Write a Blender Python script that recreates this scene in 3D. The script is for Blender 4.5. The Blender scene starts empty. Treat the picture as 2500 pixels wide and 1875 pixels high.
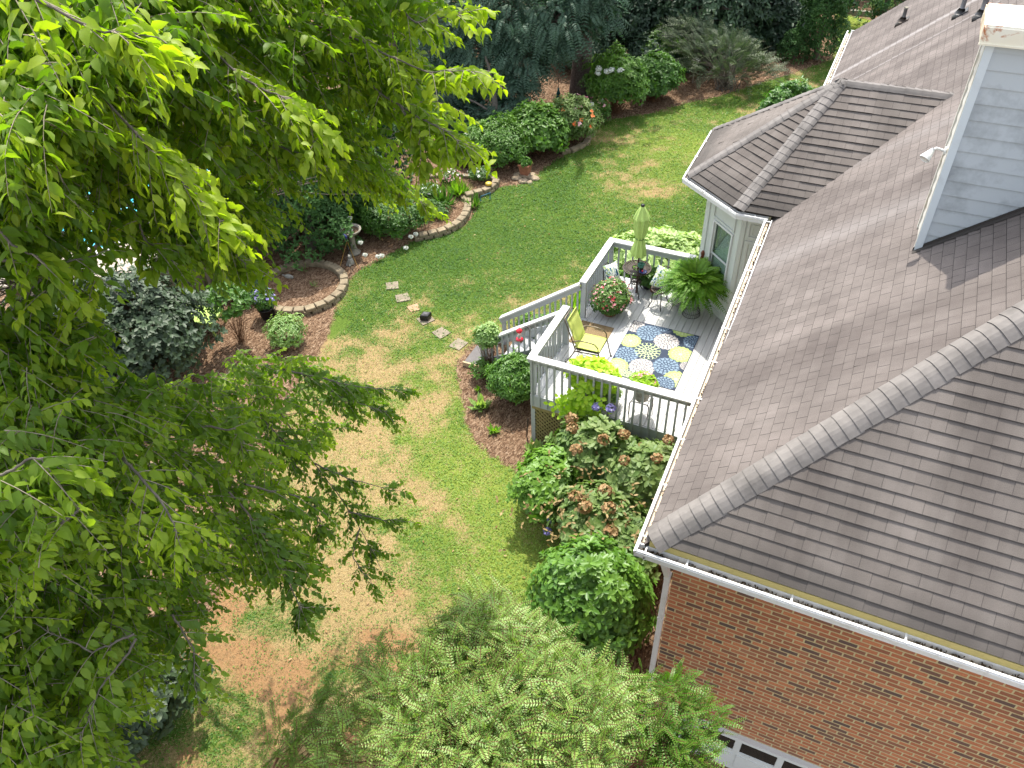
import bpy, math, random
import numpy as np
from mathutils import Vector, Matrix

# ------------------------------------------------------------------ camera
CAMZ = 12.3
F_PX = 1943.07
YAW, PIT, ROL = [math.radians(a) for a in (26.412, 41.634, -2.3895)]
def cam_axes():
    cy, sy, cp, sp = math.cos(YAW), math.sin(YAW), math.cos(PIT), math.sin(PIT)
    f = np.array([-sy*cp, cy*cp, -sp]); r = np.array([cy, sy, 0.0]); u = np.cross(r, f)
    c, s = math.cos(ROL), math.sin(ROL)
    return c*r + s*u, -s*r + c*u, f
AR, AU, AF = cam_axes()
S = bpy.context.scene
COL = S.collection
cd = bpy.data.cameras.new('camera'); cam = bpy.data.objects.new('camera', cd); COL.objects.link(cam)
cd.sensor_width = 36.0; cd.lens = 36.0*F_PX/2500.0; cd.clip_start = 0.1; cd.clip_end = 2000
cam.matrix_world = Matrix(((AR[0], AU[0], -AF[0], 0), (AR[1], AU[1], -AF[1], 0), (AR[2], AU[2], -AF[2], CAMZ), (0, 0, 0, 1)))
S.camera = cam
# ------------------------------------------------------------------ sky and sun
SUN = Vector((-0.50, 1.30, 2.67)).normalized()
w = bpy.data.worlds.new('World'); S.world = w; w.use_nodes = True
nt = w.node_tree; nt.nodes.clear()
sky = nt.nodes.new('ShaderNodeTexSky'); sky.sky_type = 'NISHITA'; sky.sun_disc = False
sky.sun_elevation = math.asin(SUN.z); sky.sun_rotation = math.atan2(SUN.x, SUN.y)
sky.air_density = 1.0; sky.dust_density = 2.0; sky.ozone_density = 1.0
bg = nt.nodes.new('ShaderNodeBackground'); bg.inputs[1].default_value = 0.15
wo = nt.nodes.new('ShaderNodeOutputWorld')
hs = nt.nodes.new('ShaderNodeHueSaturation'); hs.inputs['Saturation'].default_value = 0.42   # hazy, half clouded summer sky
nt.links.new(sky.outputs[0], hs.inputs['Color']); nt.links.new(hs.outputs[0], bg.inputs[0]); nt.links.new(bg.outputs[0], wo.inputs[0])
sd = bpy.data.lights.new('sun', 'SUN'); sd.energy = 2.2; sd.angle = math.radians(0.6); sd.color = (1.0, 0.95, 0.86)
so = bpy.data.objects.new('sun', sd); COL.objects.link(so)
so.rotation_euler = SUN.to_track_quat('Z', 'Y').to_euler(); so.location = (0, 0, 30)
S.view_settings.view_transform = 'Standard'; S.view_settings.look = 'None'
S.view_settings.exposure = 1.66; S.view_settings.gamma = 1.0
S.render.engine = 'CYCLES'
S.cycles.max_bounces = 6; S.cycles.diffuse_bounces = 5; S.cycles.glossy_bounces = 2
S.cycles.transmission_bounces = 4; S.cycles.transparent_max_bounces = 6

# ------------------------------------------------------------------ pixel of the 2500x1875 photograph -> point in the world
CO = np.array([0, 0, CAMZ])
def ray(px, py):
    return AR*(px-1250) - AU*(py-937.5) + AF*F_PX
def at(px, py, z=0.0):
    r = ray(px, py); return CO + r*((z-CAMZ)/r[2])
def atY(px, py, Y):
    r = ray(px, py); return CO + r*(Y/r[1])
def atX(px, py, X):
    r = ray(px, py); return CO + r*(X/r[0])
def atD(px, py, d):
    r = ray(px, py); return CO + r*(d/np.linalg.norm(r))
def pxm(p):
    """pixels (of the 2500 wide photograph) covered by one metre at point p"""
    return F_PX/max(1.0, float(np.dot(np.array(p)-CO, AF)))

# ------------------------------------------------------------------ materials
MATS = {}
def srgb(h):
    h = h.lstrip('#'); c = [int(h[i:i+2], 16)/255 for i in (0, 2, 4)]
    return tuple((x/12.92 if x <= 0.04045 else ((x+0.055)/1.055)**2.4) for x in c) + (1,)
class NT:
    def __init__(s, name):
        s.m = bpy.data.materials.new(name); s.m.use_nodes = True; s.t = s.m.node_tree
        s.t.nodes.clear(); s.out = s.n('ShaderNodeOutputMaterial')
    def n(s, typ, **kw):
        x = s.t.nodes.new(typ)
        for k, v in kw.items(): setattr(x, k, v)
        return x
    def l(s, a, b): s.t.links.new(a, b)
    def co(s, kind='Object', scale=None):
        c = s.n('ShaderNodeTexCoord'); o = c.outputs[kind]
        if scale is not None:
            mp = s.n('ShaderNodeMapping'); mp.inputs['Scale'].default_value = scale; s.l(o, mp.inputs[0]); o = mp.outputs[0]
        return o
    def noise(s, vec, scale, detail=3, rough=0.55, dist=0.0):
        x = s.n('ShaderNodeTexNoise'); s.l(vec, x.inputs['Vector'])
        x.inputs['Scale'].default_value = scale; x.inputs['Detail'].default_value = detail
        x.inputs['Roughness'].default_value = rough; x.inputs['Distortion'].default_value = dist
        return x.outputs['Fac']
    def ramp(s, fac, stops, interp='LINEAR'):
        x = s.n('ShaderNodeValToRGB'); x.color_ramp.interpolation = interp
        e = x.color_ramp.elements
        while len(e) < len(stops): e.new(0.5)
        for i, (p, c) in enumerate(stops):
            e[i].position = p
            e[i].color = c if len(c) == 4 else tuple(c)+(1,)
        s.l(fac, x.inputs[0]); return x.outputs[0]
    def mix(s, f, a, b, mode='MIX'):
        x = s.n('ShaderNodeMix', data_type='RGBA', blend_type=mode)
        for sock, v in ((x.inputs[0], f), (x.inputs[6], a), (x.inputs[7], b)):
            if isinstance(v, (int, float)): sock.default_value = v
            elif isinstance(v, (tuple, list)): sock.default_value = v if len(v) == 4 else tuple(v)+(1,)
            else: s.l(v, sock)
        return x.outputs[2]
    def math(s, op, a, b=0.0, clamp=False):
        x = s.n('ShaderNodeMath', operation=op); x.use_clamp = clamp
        for sock, v in ((x.inputs[0], a), (x.inputs[1], b)):
            if isinstance(v, (int, float)): sock.default_value = v
            else: s.l(v, sock)
        return x.outputs[0]
    def attr(s, name, out='Fac'):
        x = s.n('ShaderNodeAttribute'); x.attribute_name = name; return x.outputs[out]
    def pbr(s, col, rough=0.6, metal=0.0, spec=0.4, bump=None, bstr=0.3, bdist=0.01, **kw):
        p = s.n('ShaderNodeBsdfPrincipled')
        for key, v in (('Base Color', col), ('Roughness', rough), ('Metallic', metal), ('Specular IOR Level', spec)) + tuple(kw.items()):
            sock = p.inputs[key]
            if isinstance(v, (int, float)): sock.default_value = v
            elif isinstance(v, (tuple, list)): sock.default_value = v if len(v) == 4 else tuple(v)+(1,)
            else: s.l(v, sock)
        if bump is not None:
            b = s.n('ShaderNodeBump'); b.inputs['Strength'].default_value = bstr; b.inputs['Distance'].default_value = bdist
            s.l(bump, b.inputs['Height']); s.l(b.outputs[0], p.inputs['Normal'])
        s.l(p.outputs[0], s.out.inputs[0]); return p

def simple(name, col, rough=0.6, metal=0.0, spec=0.4, var=0.12, scale=8.0, bstr=0.15, bdist=0.004):
    if name in MATS: return MATS[name]
    t = NT(name); v = t.co()
    if isinstance(col, str): col = srgb(col)
    col = tuple(col)[:3]
    n = t.noise(v, scale, 5, 0.6)
    lo = tuple(max(0, c*(1-var)) for c in col); hi = tuple(min(1, c*(1+var)) for c in col)
    c = t.ramp(n, [(0.3, lo), (0.7, hi)])
    f = t.noise(v, scale*9, 3)
    t.pbr(c, rough, metal, spec, bump=f, bstr=bstr, bdist=bdist)
    MATS[name] = t.m; return t.m

def leafmat(name, dark, mid, light, rough=0.45, spec=0.4, trans=0.35, tcol=None):
    """leaf: colour from the tint attribute of each leaf, thin translucency"""
    if name in MATS: return MATS[name]
    t = NT(name)
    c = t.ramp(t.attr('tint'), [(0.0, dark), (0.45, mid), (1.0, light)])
    p = t.n('ShaderNodeBsdfPrincipled'); t.l(c, p.inputs['Base Color'])
    p.inputs['Roughness'].default_value = rough; p.inputs['Specular IOR Level'].default_value = spec
    tr = t.n('ShaderNodeBsdfTranslucent')
    tc = t.mix(1.0, c, tcol or (1.6, 1.9, 0.55), 'MULTIPLY')
    t.l(tc, tr.inputs[0])
    mx = t.n('ShaderNodeMixShader'); mx.inputs[0].default_value = trans
    t.l(p.outputs[0], mx.inputs[1]); t.l(tr.outputs[0], mx.inputs[2]); t.l(mx.outputs[0], t.out.inputs[0])
    MATS[name] = t.m; return t.m

# ------------------------------------------------------------------ objects, names, labels
def tag(o, label=None, cat=None, group=None, kind=None):
    if label: o['label'] = label
    if cat: o['category'] = cat
    if group: o['group'] = group
    if kind: o['kind'] = kind
    return o
def thing(name, label, cat, loc=(0, 0, 0), rz=0.0, group=None):
    o = bpy.data.objects.new(name, None); COL.objects.link(o); o.empty_display_size = 0.2
    o.location = [float(a) for a in loc]; o.rotation_euler = (0, 0, rz)
    return tag(o, label, cat, group)
def root_of(o):
    while o.parent: o = o.parent
    return o
def copy_tree(o, parent=None):
    c = o.copy(); COL.objects.link(c)
    if parent: c.parent = parent
    for ch in list(o.children): copy_tree(ch, c)
    return c
def link_mesh(name, me, mat, parent=None, loc=None):
    o = bpy.data.objects.new(name, me); COL.objects.link(o)
    if mat:
        for m in (mat if isinstance(mat, (list, tuple)) else [mat]): me.materials.append(m)
    if parent: o.parent = parent
    if loc is not None: o.location = [float(a) for a in loc]
    return o

def norm(a):
    return a/np.maximum(np.linalg.norm(a, axis=-1, keepdims=True), 1e-9)

class MB:
    """collects shapes; build() links them as one mesh object"""
    def __init__(s): s.v = []; s.f = []; s.uv = []; s.mi = []; s.cur = 0
    def add(s, vs, fs, uvs=None):
        o = len(s.v); s.v += [tuple(float(c) for c in v) for v in vs]
        for i, f in enumerate(fs):
            s.f.append([o+k for k in f]); s.mi.append(s.cur)
            s.uv.append(uvs[i] if uvs else [(0, 0)]*len(f))
    def box(s, c, size, ax=None, taper=1.0):
        """c centre, size full extents, ax optional 3 unit axes"""
        ax = ax or (np.array([1, 0, 0.]), np.array([0, 1, 0.]), np.array([0, 0, 1.]))
        c = np.array(c, float); h = [np.array(ax[i])*size[i]/2 for i in range(3)]
        P = []
        for z in (-1, 1):
            k = taper if z > 0 else 1.0
            for (a, b) in ((-1, -1), (1, -1), (1, 1), (-1, 1)): P.append(c+h[0]*a*k+h[1]*b*k+h[2]*z)
        s.add(P, [(3, 2, 1, 0), (4, 5, 6, 7), (0, 1, 5, 4), (1, 2, 6, 5), (2, 3, 7, 6), (3, 0, 4, 7)])
    def bx(s, x0, x1, y0, y1, z0, z1):
        s.box(((x0+x1)/2, (y0+y1)/2, (z0+z1)/2), (abs(x1-x0), abs(y1-y0), abs(z1-z0)))
    def bar(s, p, q, w, h, up=(0, 0, 1), off=(0, 0, 0)):
        p = np.array(p, float)+off; q = np.array(q, float)+off
        d = norm(q-p); sd_ = norm(np.cross(d, np.array(up, float))); u = np.cross(sd_, d)
        s.box((p+q)/2, (np.linalg.norm(q-p), w, h), (d, sd_, u))
    def tube(s, pts, r, n=8, cap=True):
        pts = [np.array(p, float) for p in pts]; rs = r if isinstance(r, (list, tuple, np.ndarray)) else [r]*len(pts)
        rings = []; ref = None
        for i, p in enumerate(pts):
            d = norm((pts[min(i+1, len(pts)-1)]-pts[max(i-1, 0)]))
            if ref is None: ref = np.array([0, 0, 1.]) if abs(d[2]) < 0.9 else np.array([1., 0, 0])
            a = norm(np.cross(d, ref)); b = np.cross(a, d); ref = b
            rings.append([p + rs[i]*(math.cos(t)*a+math.sin(t)*b) for t in np.linspace(0, 2*math.pi, n, endpoint=False)])
        V = [v for R_ in rings for v in R_]; Fs = []
        for i in range(len(pts)-1):
            for k in range(n):
                k2 = (k+1) % n; Fs.append((i*n+k, i*n+k2, (i+1)*n+k2, (i+1)*n+k))
        if cap: Fs.append(tuple(range(n))); Fs.append(tuple(reversed(range((len(pts)-1)*n, len(pts)*n))))
        s.add(V, Fs)
    def lathe(s, prof, c=(0, 0, 0), n=20, sx=1.0, sy=1.0, cap=True, wob=None):
        V = []; Fs = []; m = len(prof)
        for (r, z) in prof:
            for k in range(n):
                t = 2*math.pi*k/n; rr = r*(wob(t, z) if wob else 1.0)
                V.append((c[0]+rr*sx*math.cos(t), c[1]+rr*sy*math.sin(t), c[2]+z))
        for i in range(m-1):
            for k in range(n):
                k2 = (k+1) % n; Fs.append((i*n+k, i*n+k2, (i+1)*n+k2, (i+1)*n+k))
        if cap: Fs.append(tuple(reversed(range(n)))); Fs.append(tuple(range((m-1)*n, m*n)))
        s.add(V, Fs)
    def prism(s, poly, z0, z1):
        n = len(poly); V = [(p[0], p[1], z0) for p in poly]+[(p[0], p[1], z1) for p in poly]
        Fs = [tuple(reversed(range(n))), tuple(range(n, 2*n))]+[(i, (i+1) % n, n+(i+1) % n, n+i) for i in range(n)]
        s.add(V, Fs)
    def ball(s, c, r, n=10, sz=1.0):
        prof = [(r*math.sin(a), -r*sz*math.cos(a)) for a in np.linspace(0.12, math.pi-0.12, 7)]
        s.lathe(prof, c, n)
    def mesh(s, name, smooth=False, org=(0, 0, 0)):
        me = bpy.data.meshes.new(name)
        V = [(v[0]-org[0], v[1]-org[1], v[2]-org[2]) for v in s.v]
        me.from_pydata(V, [], s.f)
        uvl = me.uv_layers.new(name='UVMap'); flat = [c for f in s.uv for u in f for c in u]
        uvl.data.foreach_set('uv', flat)
        me.polygons.foreach_set('material_index', s.mi)
        if smooth: me.polygons.foreach_set('use_smooth', [True]*len(s.f))
        me.update(); return me
    def build(s, name, mat, parent=None, smooth=False, world=True):
        """world: the points are world coordinates (parents carry no rotation)"""
        if parent is not None:
            org = tuple(root_of(parent).location) if world else (0, 0, 0)
            return link_mesh(name, s.mesh(name, smooth, org), mat, parent)
        A = np.array(s.v); c = (A.min(0)+A.max(0))/2; c[2] = A[:, 2].min()
        if not world: return link_mesh(name, s.mesh(name, smooth), mat)
        return link_mesh(name, s.mesh(name, smooth, c), mat, None, c)

def rngf(seed): return np.random.default_rng(seed)
R0 = rngf(7)

# ------------------------------------------------------------------ foliage machinery (numpy, real leaf faces)
TM = {
 # u along the leaf, v across, w up ; triangles
 'acum': ([(0,0,0),(.33,0,.0),(.68,0,-.06),(1,0,-.24),(.25,.42,.07),(.6,.40,.03),(.25,-.42,.07),(.6,-.40,.03)],
          [(0,1,4),(1,5,4),(1,2,5),(2,3,5),(0,6,1),(1,6,7),(1,7,2),(2,7,3)]),
 'oval': ([(0,0,0),(.5,0,-.03),(1,0,-.10),(.28,.40,.06),(.68,.42,.03),(.28,-.40,.06),(.68,-.42,.03)],
          [(0,1,3),(1,4,3),(1,2,4),(0,5,1),(1,5,6),(1,6,2)]),
 'small': ([(0,0,0),(.5,.5,.08),(1,0,-.04),(.5,-.5,.08)], [(0,2,1),(0,3,2)]),
 'blade': ([(0,.5,0),(0,-.5,0),(.55,.32,.0),(.55,-.32,.0),(1,0,-.22)], [(0,1,2),(1,3,2),(2,3,4)]),
 'tri': ([(0,.5,0),(0,-.5,0),(1,0,0)], [(0,1,2)]),
}
TM = {k: (np.array(a, float), np.array(b, int)) for k, (a, b) in TM.items()}
class Leaves:
    def __init__(s, tm='oval'): s.T, s.Fc = TM[tm]; s.V = []; s.t = []
    def add(s, P, D, N, L, W, tint, roll=None):
        P = np.asarray(P, float); n = len(P)
        if n == 0: return
        D = norm(np.asarray(D, float)+1e-6); N = np.asarray(N, float)+np.array([1e-4, 2e-4, 3e-4])
        Sd = norm(np.cross(N, D)); N2 = np.cross(D, Sd)
        L = np.broadcast_to(L, (n,)); W = np.broadcast_to(W, (n,))
        T = s.T
        V = (P[:, None, :] + T[None, :, 0:1]*(D*L[:, None])[:, None, :] + T[None, :, 1:2]*(Sd*W[:, None])[:, None, :]
             + T[None, :, 2:3]*(N2*L[:, None])[:, None, :])
        s.V.append(V.reshape(-1, 3)); s.t.append(np.repeat(np.clip(np.broadcast_to(tint, (n,)), 0, 1), len(T)))
    def count(s): return sum(len(v) for v in s.V)//len(s.T)
    def build(s, name, mat, parent=None, smooth=True):
        V = np.concatenate(s.V); t = np.concatenate(s.t); k = len(s.T); n = len(V)//k
        Fc = (s.Fc[None]+(np.arange(n)*k)[:, None, None]).reshape(-1, 3)
        if parent is not None: org = np.array(root_of(parent).location)
        else: org = np.array([V[:, 0].mean(), V[:, 1].mean(), V[:, 2].min()])
        o = fast_mesh(name, V-org, Fc, mat, parent, smooth, {'tint': t})
        if parent is None: o.location = [float(a) for a in org]
        return o
def fast_mesh(name, V, Fc, mat, parent=None, smooth=False, attrs=None):
    me = bpy.data.meshes.new(name); V = np.asarray(V, np.float32); Fc = np.asarray(Fc, np.int32); k = Fc.shape[1]
    me.vertices.add(len(V)); me.vertices.foreach_set('co', V.ravel())
    me.loops.add(Fc.size); me.loops.foreach_set('vertex_index', Fc.ravel())
    me.polygons.add(len(Fc)); me.polygons.foreach_set('loop_start', np.arange(0, Fc.size, k, dtype=np.int32))
    try: me.polygons.foreach_set('loop_total', np.full(len(Fc), k, np.int32))
    except Exception: pass
    if smooth: me.polygons.foreach_set('use_smooth', np.ones(len(Fc), bool))
    for nm, a in (attrs or {}).items():
        a = np.asarray(a, np.float32)
        if a.ndim == 2:
            at_ = me.attributes.new(nm, 'FLOAT_COLOR', 'POINT'); at_.data.foreach_set('color', np.c_[a, np.ones(len(a), np.float32)].ravel())
        else:
            at_ = me.attributes.new(nm, 'FLOAT', 'POINT'); at_.data.foreach_set('value', a)
    me.update(calc_edges=True)
    return link_mesh(name, me, mat, parent)
UPV = np.array([0, 0, 1.])
def rdir(r, n): return norm(r.normal(size=(n, 3)))

class Twigs:
    """thin three-sided tubes, fast"""
    def __init__(s): s.V = []; s.F = []; s.n = 0
    def add(s, P, rad, k=4):
        """P (m,j,3) m polylines of j points, rad (m,j)"""
        P = np.asarray(P, float)
        if len(P) == 0: return
        m, j, _ = P.shape; rad = np.broadcast_to(rad, (m, j))
        D = norm(np.gradient(P, axis=1)); ref = np.where(np.abs(D[..., 2:3]) < .9, UPV, np.array([1., 0, 0]))
        A = norm(np.cross(D, ref)); B = np.cross(A, D)
        ang = np.arange(k)*2*math.pi/k
        V = P[:, :, None, :]+rad[:, :, None, None]*(np.cos(ang)[None, None, :, None]*A[:, :, None, :]+np.sin(ang)[None, None, :, None]*B[:, :, None, :])
        i = np.arange(m)[:, None, None]*j*k; a = np.arange(j-1)[None, :, None]*k; c = np.arange(k)[None, None, :]; c2 = (c+1) % k
        Fq = np.stack([i+a+c, i+a+c2, i+a+k+c2, i+a+k+c], -1).reshape(-1, 4)+s.n
        s.V.append(V.reshape(-1, 3)); s.F.append(Fq); s.n += m*j*k
    def build(s, name, mat, parent):
        V = np.concatenate(s.V)-np.array(root_of(parent).location)
        return fast_mesh(name, V, np.concatenate(s.F), mat, parent, True)
# ================================================================== MATERIALS
def m_shingle(name, c1, c2, c3, streak=0.0, slots=.9):
    t = NT(name); uv = t.co('UV')
    br = t.n('ShaderNodeTexBrick'); t.l(uv, br.inputs['Vector'])
    br.offset = 0.5; br.squash = 1.0
    for k, v in (('Scale', 1.0), ('Brick Width', 0.31), ('Row Height', 0.155), ('Mortar Size', 0.0045), ('Mortar Smooth', 0.2), ('Bias', 0.0)):
        br.inputs[k].default_value = v
    br.inputs['Color1'].default_value = (0, 0, 0, 1); br.inputs['Color2'].default_value = (1, 1, 1, 1); br.inputs['Mortar'].default_value = (.5, .5, .5, 1)
    n1 = t.noise(uv, 1.3, 4, .6); n2 = t.noise(uv, 160, 2, .7)
    mixv = t.math('ADD', t.math('MULTIPLY', br.outputs['Color'], .16), t.math('MULTIPLY', n1, .95))
    col = t.ramp(mixv, [(0.2, c1), (0.6, c2), (1.0, c3)])
    # granules
    g = t.ramp(n2, [(0.3, (0.62, 0.62, 0.62)), (0.7, (1.3, 1.3, 1.3))])
    col = t.mix(1.0, col, g, 'MULTIPLY')
    # weathering running down the slope
    mp = t.n('ShaderNodeMapping'); mp.inputs['Scale'].default_value = (1.0, 0.09, 1); t.l(uv, mp.inputs[0])
    st = t.noise(mp.outputs[0], 1.15, 4, .6)
    sc = t.ramp(st, [(0.33, (0.70, 0.68, 0.68)), (0.5, (1, 1, 1)), (0.68, (1.28, 1.27, 1.27))])
    col = t.mix(0.85, col, sc, 'MULTIPLY')
    if streak:
        # pale runs: narrow ones washed below the vents' metal flashings, broad faint ones further along
        sep = t.n('ShaderNodeSeparateXYZ'); t.l(uv, sep.inputs[0])
        wob = t.math('MULTIPLY', t.math('SUBTRACT', t.noise(uv, 2.5, 3), .5), .10)
        for (uc, wd, amt) in streak:
            d = t.math('ABSOLUTE', t.math('SUBTRACT', t.math('ADD', sep.outputs[0], wob), uc))
            f = t.math('MULTIPLY', t.math('SUBTRACT', 1.0, t.math('DIVIDE', d, wd), True), amt, True)
            col = t.mix(f, col, (.36, .34, .33, 1))
    if slots < .5:   # algae stain along the eave
        sp2 = t.n('ShaderNodeSeparateXYZ'); t.l(uv, sp2.inputs[0]); ev = t.math('SUBTRACT', 1.0, t.math('DIVIDE', t.math('SUBTRACT', sp2.outputs[1], t.math('MULTIPLY', t.noise(uv, 1.6, 4), .35)), .42), True)
        col = t.mix(t.math('MULTIPLY', ev, .6), col, (.05, .046, .042, 1))
    slot = t.mix(t.math('MULTIPLY', br.outputs['Fac'], slots), col, (.018, .016, .016, 1))
    h = t.math('SUBTRACT', t.math('MULTIPLY', n2, .3), br.outputs['Fac'])
    t.pbr(slot, 0.9, 0, .2, bump=h, bstr=.5, bdist=.006)
    return t.m
M_ROOF = m_shingle('roof_shingles', (.100, .086, .076), (.150, .131, .117), (.195, .173, .157), 0.0, .40)
M_ROOF_MAIN = m_shingle('roof_shingles_streaked', (.098, .083, .076), (.145, .125, .114), (.195, .170, .157), [(22.2, .17, .55), (21.05, .07, .4), (15.4, .35, .16), (12.6, .5, .2)])
M_CAP = simple('hip_cap_shingles', (.170, .155, .143), .8, 0, .3, .28, 3, .5, .003)

def m_brick():
    t = NT('brick_masonry'); uv = t.co('UV')
    wp = t.n('ShaderNodeVectorMath', operation='ADD')
    nz = t.n('ShaderNodeTexNoise'); nz.inputs['Scale'].default_value = 9; t.l(uv, nz.inputs['Vector'])
    sc = t.n('ShaderNodeVectorMath', operation='SCALE'); sc.inputs['Scale'].default_value = .006; t.l(nz.outputs['Color'], sc.inputs[0])
    t.l(uv, wp.inputs[0]); t.l(sc.outputs[0], wp.inputs[1])
    br = t.n('ShaderNodeTexBrick'); t.l(wp.outputs[0], br.inputs['Vector']); br.offset = .5
    for k, v in (('Scale', 1.0), ('Brick Width', .232), ('Row Height', .086), ('Mortar Size', .0115), ('Mortar Smooth', .25), ('Bias', 0)): br.inputs[k].default_value = v
    br.inputs['Color1'].default_value = (0, 0, 0, 1); br.inputs['Color2'].default_value = (1, 1, 1, 1)
    sepc = t.math('MULTIPLY', br.outputs['Color'], 1.0)
    n = t.noise(uv, 2.0, 3); n3 = t.noise(uv, 55, 4, .7)
    f = t.math('ADD', sepc, t.math('MULTIPLY', t.math('SUBTRACT', n, .5), .35))
    col = t.ramp(f, [(0.0, (.115, .078, .066)), (0.16, (.19, .098, .068)), (0.34, (.30, .115, .062)), (0.6, (.39, .140, .070)), (0.85, (.48, .185, .090)), (1.0, (.33, .145, .085))])
    col = t.mix(.45, col, t.ramp(n3, [(0.3, (.6, .6, .6)), (.7, (1.35, 1.35, 1.35))]), 'MULTIPLY')
    mort = t.mix(t.noise(uv, 14, 3), (.42, .33, .17, 1), (.58, .47, .27, 1))
    c = t.mix(br.outputs['Fac'], col, mort)
    h = t.math('ADD', t.math('MULTIPLY', br.outputs['Fac'], -1.0), t.math('MULTIPLY', n3, .35))
    t.pbr(c, .85, 0, .25, bump=h, bstr=.7, bdist=.006); return t.m
M_BRICK = m_brick()

def m_paint(name, col, dirt=(.25, .22, .18), amt=.25, rough=.5, scale=3.0, grain=None):
    t = NT(name); v = t.co()
    n = t.noise(v, scale, 6, .65); d = t.ramp(n, [(.52, (0, 0, 0)), (.78, (1, 1, 1))])
    c = t.mix(t.math('MULTIPLY', d, amt), tuple(col), tuple(dirt))
    b = t.noise(t.co('Object', grain) if grain else v, 30, 3)
    t.pbr(c, rough, 0, .4, bump=b, bstr=.15, bdist=.003); return t.m
M_WHITE = m_paint('white_paint', (.60, .61, .59), amt=.15)
M_BAY = m_paint('bay_paint', (.54, .565, .52), amt=.12)
M_GUTTER = m_paint('gutter_enamel', (.66, .66, .645), (.30, .24, .16), .45, .4, 5)
M_GUTIN = m_paint('gutter_bed', (.62, .52, .38), (.16, .10, .05), .8, .7, 9)
M_GRIT = simple('gutter_debris', (.09, .065, .04), .95, 0, .1, .8, 30, .9, .01)
M_DRIP = m_paint('yellowed_drip_edge', (.46, .38, .14), (.20, .15, .06), .5, .5, 6)
M_SIDING = m_paint('chimney_siding', (.47, .51, .53), (.12, .13, .14), .75, .55, 1.3, (3, 3, 14))
M_SIDINGW = m_paint('sunlit_weathered_siding', (.62, .60, .54), (.42, .30, .16), .6, .6, 3.0)  # side face paler and warmer: sunlight put into the colour, with brown weathering
M_FASCIA = m_paint('grey_trim_paint', (.42, .45, .46), amt=.1)
def m_cap():
    t = NT('chimney_cap_metal'); v = t.co()
    n = t.noise(v, 2.2, 6, .65, .6); r = t.ramp(n, [(.55, (0, 0, 0)), (.61, (1, 1, 1))])
    y = t.ramp(t.noise(v, .9, 3), [(.4, (.80, .78, .68)), (.7, (.80, .68, .42))])
    c = t.mix(r, y, (.42, .13, .035, 1)); t.pbr(c, .45, 0, .5); return t.m
M_CAPMETAL = m_cap()
def m_deck():
    t = NT('deck_board_paint'); v = t.co('Object', (1, 1, 1))
    n = t.noise(t.co('Object', (9, .7, 1)), 3, 5, .65)
    c = t.ramp(n, [(.25, (.38, .38, .365)), (.55, (.46, .46, .445)), (.8, (.52, .52, .50))])
    d = t.ramp(t.noise(v, 2.1, 5, .7), [(.60, (0, 0, 0)), (.74, (1, 1, 1))])
    c = t.mix(t.math('MULTIPLY', d, .35), c, (.26, .25, .23, 1))
    t.pbr(c, .6, 0, .35, bump=t.noise(t.co('Object', (60, 3, 1)), 6, 3), bstr=.2, bdist=.003); return t.m
M_DECK = m_deck()
M_RAIL = m_paint('deck_rail_grey', (.37, .39, .395), (.2, .2, .19), .25, .55, 4)
M_RAILTOP = m_paint('deck_rail_top', (.54, .54, .525), (.3, .29, .27), .25, .55, 4)
M_LATT = m_paint('lattice_timber', (.26, .21, .085), (.12, .10, .045), .5, .8, 6)
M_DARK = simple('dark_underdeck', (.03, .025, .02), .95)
M_IRON = simple('bronze_iron', (.035, .026, .020), .45, .6, .5)
M_BRONZE = simple('bronze_tube', (.13, .105, .075), .4, .5, .5)
M_LIME = simple('lime_fabric', (.50, .56, .14), .85, 0, .2, .06, 4, .2, .004)
M_LIMEU = simple('umbrella_fabric', (.44, .60, .17), .8, 0, .2, .10, 6, .2, .004)
M_BLACK = simple('black_plastic', (.012, .012, .013), .4)
M_TERRA = simple('terracotta', (.30, .12, .07), .8, 0, .3, .25, 10)
M_STONEPOT = simple('speckled_stone_pot', (.36, .34, .30), .8, 0, .3, .35, 14)
M_WCER = simple('white_ceramic', (.62, .61, .57), .4, 0, .5, .1)
M_CONC = simple('weathered_concrete', (.25, .23, .185), .9, 0, .2, .35, 6, .5, .006)
M_BLOCK = simple('tan_wall_block', (.235, .19, .125), .92, 0, .2, .28, 5, .7, .008)
M_STEPSTONE = simple('paver_stone', (.22, .185, .135), .9, 0, .2, .25, 5, .5, .004)
M_ROCK = simple('garden_rock', (.28, .22, .15), .95, 0, .2, .4, 6, .8, .01)
M_SLATE = simple('statue_stone', (.30, .29, .25), .9, 0, .2, .3, 8, .6, .006)
M_FENCE = m_paint('weathered_fence_boards', (.155, .125, .09), (.06, .05, .04), .7, .9, 3, (14, 14, 1.2))
M_BARKP = simple('pine_bark', (.15, .115, .10), .95, 0, .1, .5, 14, 1.0, .03)
M_BARK = simple('grey_bark', (.12, .105, .085), .9, 0, .2, .35, 12, .7, .01)
M_TWIG = simple('pale_twig', (.24, .20, .155), .8, 0, .2, .2, 12, .3, .004)
M_STEMB = simple('brown_stem', (.16, .085, .045), .8, 0, .2, .3)
M_STEMG = simple('green_stem', (.09, .14, .035), .7, 0, .2, .2)
M_BRASS = simple('brass_legs', (.42, .24, .07), .4, .6, .5)
M_BLUEP = simple('navy_plastic', (.02, .03, .12), .4)
M_RED = simple('red_plastic', (.62, .02, .04), .25, 0, .6)
def m_glass(name, col, rough=.05):
    t = NT(name); t.pbr(tuple(col), rough, 0, .8, **{'Transmission Weight': .0}); return t.m
def m_clear():
    t = NT('clear_glass'); p = t.pbr((.9, .8, .78), .05, 0, .5, **{'Transmission Weight': .85}); return t.m
M_CLEAR = m_clear()
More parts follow.
